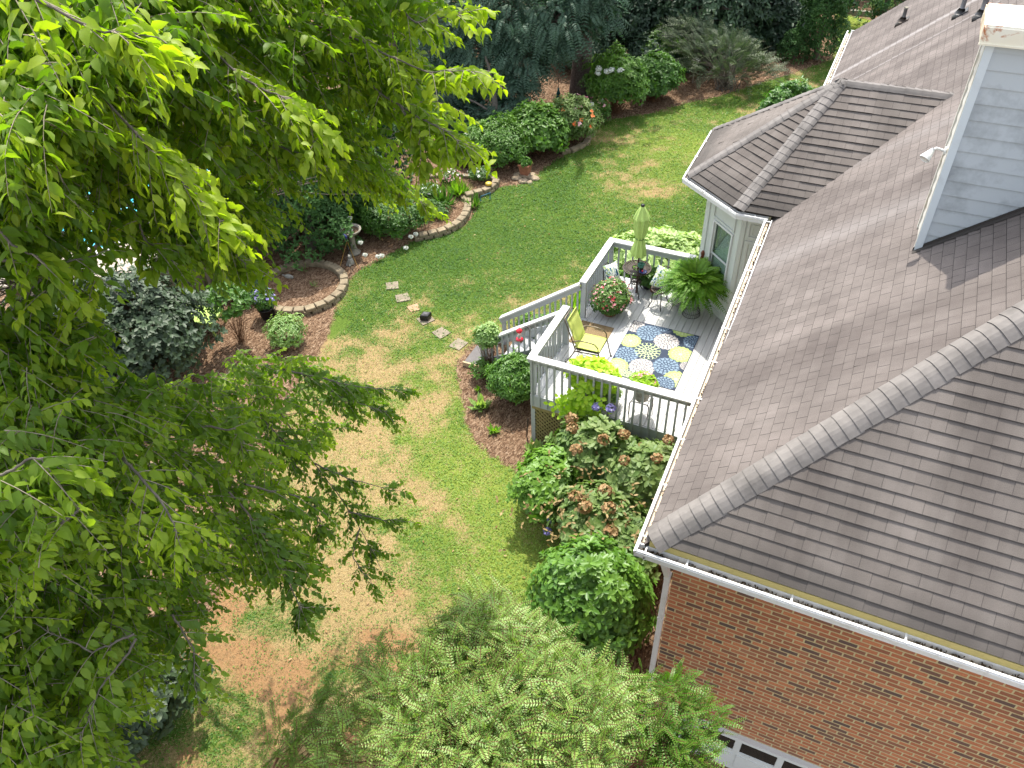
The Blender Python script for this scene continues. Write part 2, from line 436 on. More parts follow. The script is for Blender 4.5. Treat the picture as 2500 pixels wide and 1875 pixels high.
M_PANE = m_glass('garage_pane', (.022, .022, .020), .12)
M_WINGLASS = None
def m_winglass():
    t = NT('window_glass'); tr = t.n('ShaderNodeBsdfTransparent'); g = t.n('ShaderNodeBsdfGlossy'); g.inputs['Roughness'].default_value = .02
    mx = t.n('ShaderNodeMixShader')
    mx.inputs[0].default_value = .13; tr.inputs[0].default_value = (.75, .82, .78, 1)
    t.l(tr.outputs[0], mx.inputs[1]); t.l(g.outputs[0], mx.inputs[2]); t.l(mx.outputs[0], t.out.inputs[0]); return t.m
M_WINGLASS = m_winglass()
M_BLIND = simple('blind_slats', (.80, .82, .78), .6, 0, .3, .05)
M_MAT = simple('doormat_fibre', (.23, .165, .09), .97, 0, .1, .35, 60, .8, .01)
def m_water():
    t = NT('pool_water'); v = t.co(); n = t.noise(v, 1.2, 4, .6, 1.0)
    c = t.ramp(n, [(.35, (.02, .38, .52)), (.6, (.06, .55, .68)), (.72, (.45, .80, .85))])
    t.pbr(c, .06, 0, .6, bump=t.noise(v, 3.0, 4), bstr=.35, bdist=.05); return t.m
M_WATER = m_water()
M_POOLDECK = simple('pool_concrete', (.36, .31, .25), .85, 0, .2, .12, 1.5)
def m_pillow():
    t = NT('leaf_print_fabric'); v = t.co('Object', (1, 1, 1))
    nz = t.noise(t.co('Object', (1, 1.6, .7)), 7.5, 1.5, .5, 2.2)
    c = t.ramp(nz, [(0, (.02, .05, .12)), (.36, (.05, .22, .25)), (.41, (.72, .74, .70)), (.50, (.74, .76, .72)), (.55, (.55, .60, .10)), (.60, (.10, .24, .08)), (.66, (.55, .72, .74))], 'CONSTANT')
    t.pbr(c, .85, 0, .2); return t.m
M_PILLOW = m_pillow()

# foliage
L_NEAR = leafmat('cherry_leaf', (.055, .115, .010), (.125, .210, .014), (.34, .41, .022), .50, .32, .50)
L_NEARB = leafmat('shade_cherry_leaf', (.058, .115, .014), (.120, .205, .020), (.30, .39, .028), .50, .32, .48)
L_BLUE = leafmat('bluish_frond', (.020, .048, .030), (.052, .105, .066), (.115, .195, .12), .5, .4, .25, (1.1, 1.5, .7))
L_DARK = leafmat('dark_tree_leaf', (.012, .030, .016), (.032, .068, .034), (.075, .135, .060), .5, .4, .25, (1.2, 1.6, .6))
L_CONIF = leafmat('conifer_spray', (.016, .050, .016), (.035, .095, .026), (.08, .17, .04), .6, .3, .2, (1.2, 1.6, .6))
L_BUSH = leafmat('green_shrub_leaf', (.026, .078, .013), (.062, .150, .020), (.15, .28, .035), .45, .4, .3)
L_GLOSS = leafmat('glossy_leaf', (.018, .060, .010), (.050, .140, .018), (.17, .31, .04), .42, .4, .25)
L_HYDR = leafmat('hydrangea_leaf', (.045, .105, .022), (.12, .20, .050), (.30, .36, .14), .5, .35, .3)
L_HYDW = leafmat('wilting_leaf', (.10, .07, .025), (.24, .17, .07), (.42, .32, .16), .7, .2, .25, (1.2, 1.1, .6))
L_VARIEG = leafmat('variegated_leaf', (.07, .16, .04), (.20, .32, .09), (.48, .55, .24), .45, .4, .3)
L_LIMEV = leafmat('lime_vine_leaf', (.16, .30, .01), (.32, .50, .02), (.50, .62, .04), .45, .4, .35)
L_FERN = leafmat('fern_leaf', (.05, .13, .01), (.12, .26, .02), (.28, .42, .04), .5, .35, .4)
L_FORE = leafmat('feathery_leaf', (.065, .135, .026), (.140, .245, .045), (.31, .42, .10), .42, .45, .32)
L_GREY = leafmat('greyish_leaf', (.026, .050, .022), (.060, .095, .042), (.17, .21, .11), .5, .4, .2, (1.1, 1.4, .8))
L_GRASS = leafmat('grass_blade', (.04, .10, .012), (.085, .185, .018), (.33, .38, .06), .6, .3, .35)
L_RED = leafmat('red_petal', (.45, .02, .03), (.62, .05, .09), (.75, .22, .18), .6, .3, .2, (1.3, .6, .5))
L_PINK = leafmat('pink_petal', (.55, .14, .20), (.70, .32, .34), (.80, .55, .52), .6, .3, .2, (1.3, .9, .8))
L_WHITE = leafmat('white_petal', (.55, .58, .50), (.72, .74, .66), (.82, .82, .78), .6, .3, .2, (1.1, 1.1, 1))
L_PURP = leafmat('purple_petal', (.16, .13, .36), (.28, .25, .52), (.48, .45, .68), .6, .3, .2, (1, .9, 1.3))
L_BROWNF = leafmat('dried_flowerhead', (.16, .09, .035), (.30, .18, .08), (.45, .33, .18), .8, .2, .15, (1.2, 1, .7))
L_ORANGE = leafmat('orange_petal', (.60, .10, .02), (.72, .20, .05), (.80, .35, .12), .6, .3, .2, (1.3, .8, .4))
# ================================================================== HOUSE
def gx(y): return -1.35-.15*(min(y, 14.35)-5.87)/8.48      # outer line of the long gutter
HS = thing('house', 'brick and white painted house with brown shingle hip roofs beside the timber deck', 'house', (1.5, 12, 0))

def clip(poly, a, b, c):
    out = []
    for i in range(len(poly)):
        p, q = poly[i], poly[(i+1) % len(poly)]; dp = a*p[0]+b*p[1]-c; dq = a*q[0]+b*q[1]-c
        if dp <= 0: out.append(p)
        if (dp < 0 < dq) or (dq < 0 < dp):
            t = dp/(dp-dq); out.append((p[0]+t*(q[0]-p[0]), p[1]+t*(q[1]-p[1])))
    return out
def clip_poly(rect, poly):
    """poly counter-clockwise convex"""
    for i in range(len(poly)):
        p, q = poly[i], poly[(i+1) % len(poly)]
        ex, ey = q[0]-p[0], q[1]-p[1]
        rect = clip(rect, ey, -ex, ey*p[0]-ex*p[1])
        if len(rect) < 3: return []
    return rect
def shingles(mb, O, U, V, polys, e=.155, tab=.31, lift=.014, seed=1, jit=.6):
    """courses of shingle tabs on a plane; polys = convex ccw polygons in (u,v)"""
    O, U, V = [np.array(a, float) for a in (O, U, V)]; N = np.cross(U, V); N = N/np.linalg.norm(N)
    if N[2] < 0: N = -N
    rr = random.Random(seed)
    for poly in polys:
        us = [p[0] for p in poly]; vs = [p[1] for p in poly]
        v0 = math.floor(min(vs)/e)*e; row = int(math.floor(min(vs)/e)); v = v0
        while v < max(vs):
            off = .5*(row % 2)*tab
            k = math.floor((min(us)-off)/tab); dcourse = rr.uniform(.75, 1.3)
            while k*tab+off < max(us):
                u0 = k*tab+off; u1 = u0+tab
                rect = clip_poly([(u0, v), (u1, v), (u1, v+e), (u0, v+e)], poly)
                if len(rect) >= 3:
                    th = lift*(dcourse+rr.uniform(-jit, jit)*.6); d = rr.uniform(-.006, .006)
                    P = []; bt = []
                    for (a, b) in rect:
                        f = 1-(b-v)/e; P.append(O+U*a+V*b+N*(th*f+.002)); bt.append(abs(b-v) < 1e-6)
                    mb.cur = 0; mb.add(P, [tuple(range(len(P)))], [[(a, b) for a, b in rect]])
                    n = len(P)
                    for i in range(n):
                        if bt[i] and bt[(i+1) % n]:
                            a, b = P[i], P[(i+1) % n]; mb.cur = 1
                            mb.add([a, a-N*(th+.012), b-N*(th+.012), b], [(0, 1, 2, 3)], [[rect[i]]*4])
                k += 1
            v += e; row += 1
    mb.cur = 0
def slab(mb, pts, th=.04, N=None):
    P = [np.array(p, float) for p in pts]; N = np.cross(P[1]-P[0], P[2]-P[0]); N = N/np.linalg.norm(N)
    if N[2] < 0: N = -N
    n = len(P); B = [p-N*th for p in P]
    mb.add(P+B, [tuple(range(n)), tuple(reversed(range(n, 2*n)))]+[(i, (i+1) % n, n+(i+1) % n, n+i) for i in range(n)])
M_BUTT = simple('shingle_butt_edge', (.022, .018, .016), .95, 0, .1, .3)
# ---- planes
PM, QF = .8, .97
SM, SF = math.hypot(1, PM), math.hypot(1, QF)
XR = 5.2; ZR = 4.3+PM*(XR+1.3); YF = 5.87+(ZR-4.3)/QF
def main_pt(x, y): return (x, y, 4.3+PM*(x+1.3))
def front_pt(x, y): return (x, y, 4.3+QF*(y-5.87))
mr = MB()
um = lambda x, y: (y, (x+1.3)*SM)
# split: front hip area and the long run
main_poly = [um(gx(5.9)+.09, 5.97), um(gx(14.35)+.09, 14.35), um(gx(26)+.09, 25.95), um(XR, 25.95), um(XR, YF)]
def ccw(p):
    a = sum(p[i][0]*p[(i+1) % len(p)][1]-p[(i+1) % len(p)][0]*p[i][1] for i in range(len(p)))
    return p if a > 0 else p[::-1]
shingles(mr, main_pt(-1.3, 0), (0, 1, 0), np.array([1, 0, PM])/SM, [ccw(main_poly)], seed=3, jit=.5, lift=.010)
roof = mr.build('main_roof', [M_ROOF_MAIN, M_BUTT], HS)
mf = MB()
front_poly = [(-1.22, (6.0-5.87)*SF), (9.0, (6.0-5.87)*SF), (9.0, (YF-5.87)*SF), (XR, (YF-5.87)*SF)]
shingles(mf, (0, 5.87, 4.3), (1, 0, 0), np.array([0, 1, QF])/SF, [ccw(front_poly)], seed=5, lift=.015, jit=.6)
mf.build('front_roof', [M_ROOF, M_BUTT], HS)
rb = MB()
slab(rb, [main_pt(gx(5.9)+.09, 5.98), main_pt(gx(14.35)+.09, 14.35), main_pt(gx(26)+.09, 25.93), main_pt(XR, 25.93), main_pt(XR, YF)], .05)
slab(rb, [front_pt(-1.20, 6.01), front_pt(9, 6.01), front_pt(9, YF), front_pt(XR, YF)], .05)
rb.box((XR+2.2, 18.5, ZR-1.8), (.06, 15, .06))
slab(rb, [(XR, YF, ZR), (XR, 25.93, ZR), (11.5, 25.93, 4.3), (11.5, 6.0, 4.3), (9, YF, ZR)], .05)
rb.v = [(a, b, c-.012) for a, b, c in rb.v]
rb.build('roof_deck', M_DARK, HS)
# ---- bay roof
BE = [(-2.05, 14.37), (-3.34, 15.40), (-3.37, 17.84), (-2.05, 18.88)]
BP = (-.83, 16.6, 6.26); BR = (1.15, 16.6, 6.26)
BZ = 4.36
e3 = [(a, b, BZ) for a, b in BE]; VL = (-1.225, 14.37, 4.36)
def tri_plane(mb, pts, seed, lift=.018):
    P = [np.array(p, float) for p in pts]; U = norm(P[1]-P[0]); N = np.cross(P[1]-P[0], P[2]-P[0]); N = N/np.linalg.norm(N)
    if N[2] < 0: N = -N
    V = np.cross(N, U)
    if V[2] < 0: V = -V
    pl = [((p-P[0])@U, (p-P[0])@V) for p in P]
    shingles(mb, P[0], U, V, [ccw(pl)], seed=seed, lift=lift, jit=.6)
for i, (pts, nm) in enumerate((([VL, e3[0], BP, BR], 'bay_roof'), ([e3[0], e3[1], BP], 'bay_roof'), ([e3[1], e3[2], BP], 'bay_roof'), ([e3[2], e3[3], BP], 'bay_roof'), ([e3[3], (-1.225, 18.88, 4.36), BR, BP], 'bay_roof'))):
    b = MB(); tri_plane(b, pts, 11+i); o_ = b.build('bay_roof', [M_ROOF, M_BUTT], HS)
    b = MB(); slab(b, pts, .04); b.v = [(x, y, z-.01) for x, y, z in b.v]; b.build('bay_roof_deck', M_DARK, HS)
# ---- hip and ridge caps
def cap_line(p, q, s1, s2, w=.15, seg=.150, name='hip_cap', seed=0, lift=.022):
    p, q = np.array(p, float), np.array(q, float); D = q-p; Ln = np.linalg.norm(D); D = D/Ln
    s1 = norm(np.array(s1, float)); s2 = norm(np.array(s2, float))
    N = -(s1+s2); N = norm(N)
    if N[2] < 0: N = -N
    rr = random.Random(seed); mb = MB(); n = int(Ln/seg)+1
    for i in range(n):
        a = p+D*(i*seg-.012); b = p+D*min(Ln, (i+1)*seg+.03); l0 = lift+.012+rr.uniform(-.002, .004); l1 = .024
        prof = [(s1, w+rr.uniform(-.006, .006)), (s1, w*.72), (s1, w*.42), (s1, .045), (s2, .045), (s2, w*.42), (s2, w*.72), (s2, w+rr.uniform(-.006, .006))]
        A = []; B = []
        for j, (sv, d) in enumerate(prof):
            dd = (.004, .020, .028, .022, .022, .028, .020, .004)[j]
            A.append(a+sv*d+N*(l0+dd-.01)); B.append(b+sv*d+N*(l1+dd-.01))
        V = A+B; m = len(prof)
        fs = [(j, j+1, m+j+1, m+j) for j in range(m-1)]
        mb.cur = 0; mb.add(V, fs)
        C = [v-N*.016 for v in A]; mb.cur = 1; mb.add(A+C, [(j+1, j, m+j, m+j+1) for j in range(m-1)])
    mb.cur = 0
    return mb.build(name, [M_CAP, M_BUTT], HS, smooth=False)
# side vectors: in-plane, perpendicular to the hip, pointing down
def sidev(d, n):
    v = np.cross(d, n); return v if v[2] < 0 else -v
def plane_n(a, b, c):
    n = np.cross(np.array(b, float)-a, np.array(c, float)-a); n = n/np.linalg.norm(n); return n if n[2] > 0 else -n
nM = norm(np.array([-PM, 0, 1.])); nF = norm(np.array([0, -QF, 1.]))
hp, hq = np.array(main_pt(-1.19, 6.02)), np.array(main_pt(XR, YF)); hp[2] = max(hp[2], front_pt(0, 6.02)[2])
hd = norm(hq-hp); cap_line(hp, hq, sidev(hd, nM), sidev(hd, nF), .215, .150, seed=1, lift=.024)
P5 = [np.array(x, float) for x in (VL, e3[0], e3[1], e3[2], e3[3], BP, BR)]
nb = [plane_n(P5[0], P5[1], P5[5]), plane_n(P5[1], P5[2], P5[5]), plane_n(P5[2], P5[3], P5[5]), plane_n(P5[3], P5[4], P5[5]), plane_n(P5[4], P5[5], P5[6])]
for k in range(4):
    d = norm(P5[5]-P5[k+1]); cap_line(P5[k+1]+d*.03, P5[5], sidev(d, nb[k]), sidev(d, nb[k+1]), .135, .150, seed=20+k)
d = norm(P5[6]-P5[5]); cap_line(P5[5]-d*.05, P5[6], sidev(d, nb[0]), sidev(d, nb[4]), .15, .15, 'ridge_cap', 30)

# ---- gutters
def gutter(p, q, out, label=None, hang=.9, n_h=None, w=.12, h=.105, z=4.30, inner=M_GUTIN, grit=0.0, first=.25):
    """p,q outer top line (x,y); out = unit outward normal"""
    p = np.array([p[0], p[1], z]); q = np.array([q[0], q[1], z]); o = np.array([out[0], out[1], 0.]); D = q-p; Ln = np.linalg.norm(D); D = D/Ln
    mb = MB(); ax = (D, o, np.array([0, 0, 1.])); m = (p+q)/2
    mb.box(m-o*.007-UPV*(h/2), (Ln, .014, h), ax)                       # front face
    mb.box(m-o*.016+UPV*.004, (Ln, .030, .010), ax)                      # rolled lip
    mb.box(m+o*.004-UPV*.028, (Ln, .012, .030), ax)
    mb.box(m-o*(w/2)-UPV*(h-.006), (Ln, w-.02, .010), ax)                # bottom
    mb.box(m-o*(w+.010)-UPV*.06, (Ln, .018, .13), ax)                    # fascia behind
    g = mb.build('gutter', M_GUTTER, HS)
    b = MB(); b.box(m-o*(w/2+.004)-UPV*(h-.022), (Ln-.02, w-.045, .018), ax); b.build('gutter_bed', inner, g)
    s = first
    while s < Ln:
        b = MB(); b.box(p+D*s-o*(w/2)+UPV*.012, (.022, w+.02, .010), ax); b.build('hanger', M_GUTTER, g); s += hang
    if grit:
        rr = random.Random(int(Ln*100)); b = MB()
        for _ in range(int(Ln*grit)):
            s = rr.uniform(0, Ln); c = p+D*s-o*rr.uniform(.07, w-.005)-UPV*(h-.04-rr.uniform(0, .03))
            b.box(c, (rr.uniform(.01, .035), rr.uniform(.008, .02), rr.uniform(.006, .02)), (norm(np.array([rr.uniform(-1, 1), rr.uniform(-1, 1), .2])), norm(np.array([.3, 1, rr.uniform(-1, 1)])), UPV))
        b.build('leaf_litter', M_GRIT, g)['kind'] = 'stuff'
    return g
gutter((-1.35, 5.87), (-1.50, 14.31), (-1, 0), grit=45)
gutter((-1.50, 18.9), (-1.50, 25.95), (-1, 0), z=4.27, grit=20)
gutter((-1.33, 5.87), (9, 5.87), (0, -1), grit=60, first=.62, hang=1.22)
bo = [(-2.06, 14.30), (-3.43, 15.38), (-3.46, 17.87), (-2.06, 18.95)]
def on_(a, b):
    d = np.array([b[0]-a[0], b[1]-a[1]]); d = d/np.linalg.norm(d); n = np.array([d[1], -d[0]]); return n
for a, b in ((( -1.45, 14.30), bo[0]), (bo[0], bo[1]), (bo[1], bo[2]), (bo[2], bo[3])):
    n = on_(a, b); c = np.array([(a[0]+b[0])/2, (a[1]+b[1])/2])-np.array([-.9, 16.6])
    if n@c < 0: n = -n
    gutter(a, b, n, hang=.8, w=.11)
# yellowed drip edge boards under the shingles
b = MB(); b.bx(-1.20, 9, 5.992, 6.012, 4.31, 4.415); b.build('drip_edge', M_DRIP, HS)
# soffits and fascia
b = MB(); b.bx(-1.22, -.9, 6.02, 14.6, 4.17, 4.19); b.bx(-1.22, 9, 6.02, 6.3, 4.19, 4.21); b.bx(-1.38, -.9, 18.7, 25.9, 4.17, 4.19); b.build('soffit', M_WHITE, HS)
b = MB(); b.bx(-1.40, 5.2, 25.93, 25.96, 4.1, 4.3)
slab(b, [(-1.4, 25.955, 4.16), (5.2, 25.955, 4.16+6.6*PM), (5.2, 25.99, 4.16+6.6*PM), (-1.4, 25.99, 4.16)], .12); b.build('rake_board', M_WHITE, HS)

# ---- brick walls (uv in metres)
def wall_quad(mb, p, q, z0, z1, holes=()):
    """vertical wall p->q (x,y) with rectangular holes (s0,s1,z0,z1)"""
    p = np.array(p, float); q = np.array(q, float); L = np.linalg.norm(q-p); d = (q-p)/L
    xs = sorted({0, L, *[h[0] for h in holes], *[h[1] for h in holes]}); zs = sorted({z0, z1, *[h[2] for h in holes], *[h[3] for h in holes]})
    for i in range(len(xs)-1):
        for j in range(len(zs)-1):
            cx, cz = (xs[i]+xs[i+1])/2, (zs[j]+zs[j+1])/2
            if any(h[0] < cx < h[1] and h[2] < cz < h[3] for h in holes): continue
            P = [(p[0]+d[0]*s, p[1]+d[1]*s, z) for s, z in ((xs[i], zs[j]), (xs[i+1], zs[j]), (xs[i+1], zs[j+1]), (xs[i], zs[j+1]))]
            mb.add(P, [(0, 1, 2, 3)], [[(s, z) for s, z in ((xs[i], zs[j]), (xs[i+1], zs[j]), (xs[i+1], zs[j+1]), (xs[i], zs[j+1]))]])
GX0, GX1, GH = -.28, 4.9, .17       # garage door opening
b = MB(); wall_quad(b, (-.9, 6.25), (9, 6.25), -2.3, 4.2, [(GX0+.9, GX1+.9, -2.3, GH)])
wall_quad(b, (-.9, 14.65), (-.9, 6.25), -2.3, 4.2)
wall_quad(b, (-.9, 25.6), (-.9, 18.6), -.3, 4.2); wall_quad(b, (11.2, 25.6), (-.9, 25.6), -.3, 4.2)
wall_quad(b, (11.2, 6.25), (11.2, 25.6), -.3, 4.2)
b.build('brick_wall', M_BRICK, HS)
b = MB(); b.add([(-.9, 25.6, 4.2), (11.2, 25.6, 4.2), (XR, 25.6, ZR-.1)], [(0, 1, 2)]); b.build('gable_wall', M_WHITE, HS)
# garage door
gd = MB(); gd.bx(GX0+.02, GX1, 6.215, 6.245, -2.3, GH-.01); gdo = gd.build('garage_door', M_WHITE, HS)
b = MB(); b.bx(GX0-.08, GX1, 6.17, 6.248, GH, GH+.075); b.bx(GX0-.08, GX0+.02, 6.17, 6.248, -2.3, GH); b.build('door_casing', M_WHITE, gdo)
x = -.07
while x < GX1-.6:
    b = MB(); b.bx(x-.10, x-.004, 6.200, 6.215, -.22, GH-.004); b.bx(x-.10, x+.53, 6.200, 6.215, -.27, -.222); b.bx(x-.02, x+.55, 6.203, 6.215, -.72, -.33); b.build('door_rail', M_WHITE, gdo)
    b = MB(); b.bx(x, x+.525, 6.206, 6.213, -.19, GH-.01); b.build('window_pane', M_PANE, gdo); x += .63
# downspout at the brick corner
b = MB(); b.bx(-.985, -.915, 6.14, 6.225, -2.2, 3.60); b.bar((-.95, 6.18, 3.60), (-1.03, 6.0, 4.2), .07, .08, (0, 1, 0)); b.bx(-.99, -.91, 6.135, 6.23, 3.57, 3.63); b.bx(-.99, -.91, 6.135, 6.23, 2.62, 2.66); b.build('downspout', M_GUTTER, HS)
# grey end board of the corner under the eave
# ---- bay walls with panelling and window
C1 = np.array([-1.95, 14.65]); C2 = np.array([-2.85, 15.5]); C3 = np.array([-2.85, 17.75]); C4 = np.array([-1.95, 18.6])
def vbox(mb, o, d, n, s0, s1, z0, z1, o0, o1):
    """box on a vertical wall: s along, z up, o0..o1 outward"""
    P = []
    for oo in (o0, o1):
        for s, z in ((s0, z0), (s1, z0), (s1, z1), (s0, z1)): P.append((o[0]+d[0]*s+n[0]*oo, o[1]+d[1]*s+n[1]*oo, z))
    mb.add(P, [(0, 1, 2, 3), (7, 6, 5, 4), (0, 4, 5, 1), (1, 5, 6, 2), (2, 6, 7, 3), (3, 7, 4, 0)])
def ring(mb, o, d, n, s0, s1, z0, z1, w, o0, o1):
    vbox(mb, o, d, n, s0, s0+w, z0, z1, o0, o1); vbox(mb, o, d, n, s1-w, s1, z0, z1, o0, o1)
    vbox(mb, o, d, n, s0+w, s1-w, z0, z0+w, o0, o1); vbox(mb, o, d, n, s0+w, s1-w, z1-w, z1, o0, o1)
d45 = (C2-C1)/np.linalg.norm(C2-C1); n45 = np.array([-d45[1], d45[0]])
if n45@np.array([-1, -1]) < 0: n45 = -n45
L45 = float(np.linalg.norm(C2-C1))
b = MB()
wall_quad(b, C1, C2, -.2, 4.25, [(.24, .88, 2.04, 3.52)]); wall_quad(b, C2, C3, -.2, 4.25); wall_quad(b, C3, C4, -.2, 4.25)
wall_quad(b, (-.9, 14.65), C1, -.2, 4.25); wall_quad(b, C4, (-.9, 18.6), -.2, 4.25)
bw = b.build('bay_wall', M_BAY, HS)
b = MB()
vbox(b, C1, d45, n45, 0, .10, 1.4, 4.25, 0, .022); vbox(b, C1, d45, n45, L45-.12, L45+.02, 1.4, 4.25, 0, .022)
ring(b, C1, d45, n45, .19, .96, 3.60, 3.98, .035, 0, .03); ring(b, C1, d45, n45, .19, .96, 1.50, 1.92, .035, 0, .02)
n0 = np.array([0, -1.]); d0 = np.array([1., 0])
vbox(b, C1, d0, n0, -.01, .08, 1.4, 4.25, 0, .022)
ring(b, C1, d0, n0, .12, .92, 3.62, 4.02, .05, 0, .018); ring(b, C1, d0, n0, .22, .82, 3.70, 3.94, .012, 0, .012)
ring(b, C1, d0, n0, .12, .92, 1.45, 3.56, .07, 0, .018); ring(b, C1, d0, n0, .24, .80, 1.6, 3.46, .014, 0, .012)
b.build('panel_moulding', M_BAY, bw)
b = MB(); ring(b, C1, d45, n45, .20, .92, 2.00, 3.56, .045, 0, .035); vbox(b, C1, d45, n45, .17, .95, 1.965, 2.0, 0, .06)
win = b.build('window', M_WHITE, HS)
b = MB(); ring(b, C1, d45, n45, .245, .875, 2.045, 2.78, .035, -.045, -.015); ring(b, C1, d45, n45, .245, .875, 2.74, 3.515, .035, -.030, .0); b.build('sash', M_WHITE, win)
b = MB(); vbox(b, C1, d45, n45, .28, .84, 2.08, 2.745, -.034, -.030); b.build('pane', M_WINGLASS, win)
b = MB(); vbox(b, C1, d45, n45, .28, .84, 2.775, 3.48, -.018, -.014); b.build('pane', M_WINGLASS, win)
b = MB(); z = 2.06
while z < 3.5:
    P0 = C1+d45*.26-n45*.10; c = C1+d45*.56-n45*.075
    b.box((c[0], c[1], z), (.60, .044, .004), (np.array([d45[0], d45[1], 0]), norm(np.array([n45[0]*.6, n45[1]*.6, -1.])), norm(np.array([n45[0], n45[1], .6]))))
    z += .042
b.build('blind', M_BLIND, win)
b = MB(); b.add([(*(C1+d45*s-n45*.055), z) for s, z in ((.84, 3.47), (.47, 3.47), (.83, 2.80))], [(0, 1, 2)]); b.build('white_triangle', M_WCER, win)  # white triangular sheet behind the upper pane
b = MB(); vbox(b, C1, d45, n45, .1, 1.1, 1.9, 3.6, -.5, -.48); b.build('room_wall', simple('dim_interior', (.10, .10, .09), .9), win)
# ---- chimney
ch = MB(); CX0, CX1, CY0, CY1, CZ = .92, 2.9, 11.02, 11.75, 8.95
ch.bx(CX0+.03, CX1, CY0+.03, CY1-.03, 5.2, CZ); chim = ch.build('chimney', M_SIDING, HS)
b = MB(); z = 8.82; 
while z > 5.0:
    # lapped boards: bottom edge proud
    P = [(CX0+.09, CY0+.006, z), (CX1, CY0+.006, z), (CX1, CY0+.024, z+.207), (CX0+.09, CY0+.024, z+.207)]
    Q = [(x_, CY0+.029, z_) for x_, _, z_ in P]
    b.add(P+Q, [(0, 1, 2, 3), (0, 4, 5, 1), (0, 3, 7, 4), (1, 5, 6, 2)]); z -= .205
b.build('lap_siding', M_SIDING, chim)
b = MB(); z = 8.82
while z > 5.0:
    P = [(CX0+.006, CY1-.09, z), (CX0+.006, CY0+.09, z), (CX0+.024, CY0+.09, z+.207), (CX0+.024, CY1-.09, z+.207)]
    Q = [(CX0+.029, y_, z_) for _, y_, z_ in P]
    b.add(P+Q, [(0, 1, 2, 3), (0, 4, 5, 1), (0, 3, 7, 4), (1, 5, 6, 2)]); z -= .205
b.build('lap_siding', M_SIDINGW, chim)
b = MB(); b.bx(CX0-.002, CX0+.09, CY0-.008, CY0+.03, 5.8, CZ); b.build('corner_board', m_paint('corner_board_paint', (.62, .68, .71), amt=.25), chim)
b = MB(); b.bx(CX0-.008, CX0+.03, CY0+.03, CY0+.09, 5.8, CZ); b.bx(CX0-.008, CX0+.03, CY1-.09, CY1, 5.6, CZ); b.build('corner_board', M_SIDINGW, chim)
b = MB(); b.bx(CX0-.09, CX1+.05, CY0-.08, CY1+.08, 8.93, 9.11); b.prism([(CX0-.075, CY0-.065), (CX1, CY0-.065), (CX1, CY1+.065), (CX0-.075, CY1+.065)], 9.11, 9.135); b.bx(CX0-.098, CX1+.05, CY0-.095, CY0-.08, 8.915, 8.935)
b.build('chimney_cap', M_CAPMETAL, chim)
b = MB()
for i in range(12):
    x0 = CX0-.02+i*.17; b.add([main_pt(x0, CY0-.09), main_pt(x0+.17, CY0-.09), main_pt(x0+.17, CY0-.002), main_pt(x0, CY0-.002)]+[tuple(np.array(main_pt(a, c))+(0, 0, .05)) for a, c in ((x0, CY0-.002), (x0+.17, CY0-.002))], [(0, 1, 2, 3), (3, 2, 5, 4)])
b.v = [(x, y, z+.022) for x, y, z in b.v]; b.build('step_flashing', M_ROOF, chim)
# floodlight on the chimney side
fl = atY(2304, 368, 11.40); fx = CX0
b = MB(); b.lathe([(.06, 0), (.06, .02), (.045, .025)], (0, 0, 0), 14)
b.v = [(fx-z_, fl[1]+x_, fl[2]+y_) for x_, y_, z_ in b.v]
flo = b.build('floodlight', M_WHITE, chim, True)
b = MB(); h1 = np.array([fx-.02, fl[1], fl[2]]); h2 = h1+np.array([-.11, -.02, .03]); h3 = h2+np.array([-.05, -.05, -.04])
b.tube([h1, h2, h3], .018, 8); dd = norm(np.array([-.45, -.65, -.62]))
b.tube([h3-dd*.05, h3, h3+dd*.05, h3+dd*.11, h3+dd*.125], [.025, .04, .055, .075, .07], 14); b.build('lamp_head', M_WHITE, flo, True)
b = MB(); b.tube([h3+dd*.126, h3+dd*.130], .062, 14); b.build('lens', simple('lamp_lens', (.8, .8, .78), .1), flo, True)
# vents
for (x, y, r, h, tl) in ((-.1, 23.89, .045, .34, 0), (1.07, 21.7, .05, .62, 1), (1.43, 20.72, .06, .62, 2)):
    p = np.array(main_pt(x, y)); b = MB(); b.tube([p-UPV*.1, p+UPV*h], r, 12, cap=True)
    v = b.build('vent_pipe', simple('galvanised_vent', (.20, .20, .21), .5, .4), HS, True)
    b = MB(); sm = np.array([1, 0, PM])/SM
    b.box(p+nM*.018, (.36, .34, .012), (sm, np.array([0, 1., 0]), nM)); b.tube([p+nM*.01, p+UPV*.13], [.13, r+.012], 12); b.build('vent_boot', M_BLACK if tl else M_IRON, v, True)
    b = MB(); b.tube([p+UPV*h, p+UPV*(h+.03)], [r+.012, r+.008], 12); b.build('vent_collar', M_CONC, v, True)
# ================================================================== DECK
DX0, DX1, DY0, DY1, DZ = -4.95, -.93, 10.87, 15.52, 1.40
DK = thing('deck', 'pale grey painted timber deck with railings behind the house', 'deck', (-3.0, 13, 0))
b = MB(); x = DX0; rr = random.Random(4)
while x < DX1-.01:
    x1 = min(x+.147, DX1); y1 = DY1
    z = DZ+rr.uniform(-.0015, .0015)
    # cut at the bay
    if x1 > -2.85: y1 = min(DY1, 15.5-(x+2.85)*(.85/.90)+.02) if x < -1.95 else 14.66
    b.bx(x+.004, x1-.004, DY0, y1, z-.035, z); x = x1
b.build('deck_floor', M_DECK, DK)
b = MB(); b.bx(DX0+.02, DX1, DY0+.02, DY1-.02, DZ-.16, DZ-.04); b.build('joists', M_DARK, DK)
b = MB(); b.bx(DX0-.03, DX1, DY0-.035, DY0-.005, DZ-.30, DZ-.005); b.bx(DX0-.035, DX0-.005, DY0, DY1, DZ-.30, DZ-.005); b.bx(DX0, -2.85, DY1+.005, DY1+.035, DZ-.30, DZ-.005)
b.build('rim_board', M_RAIL, DK)
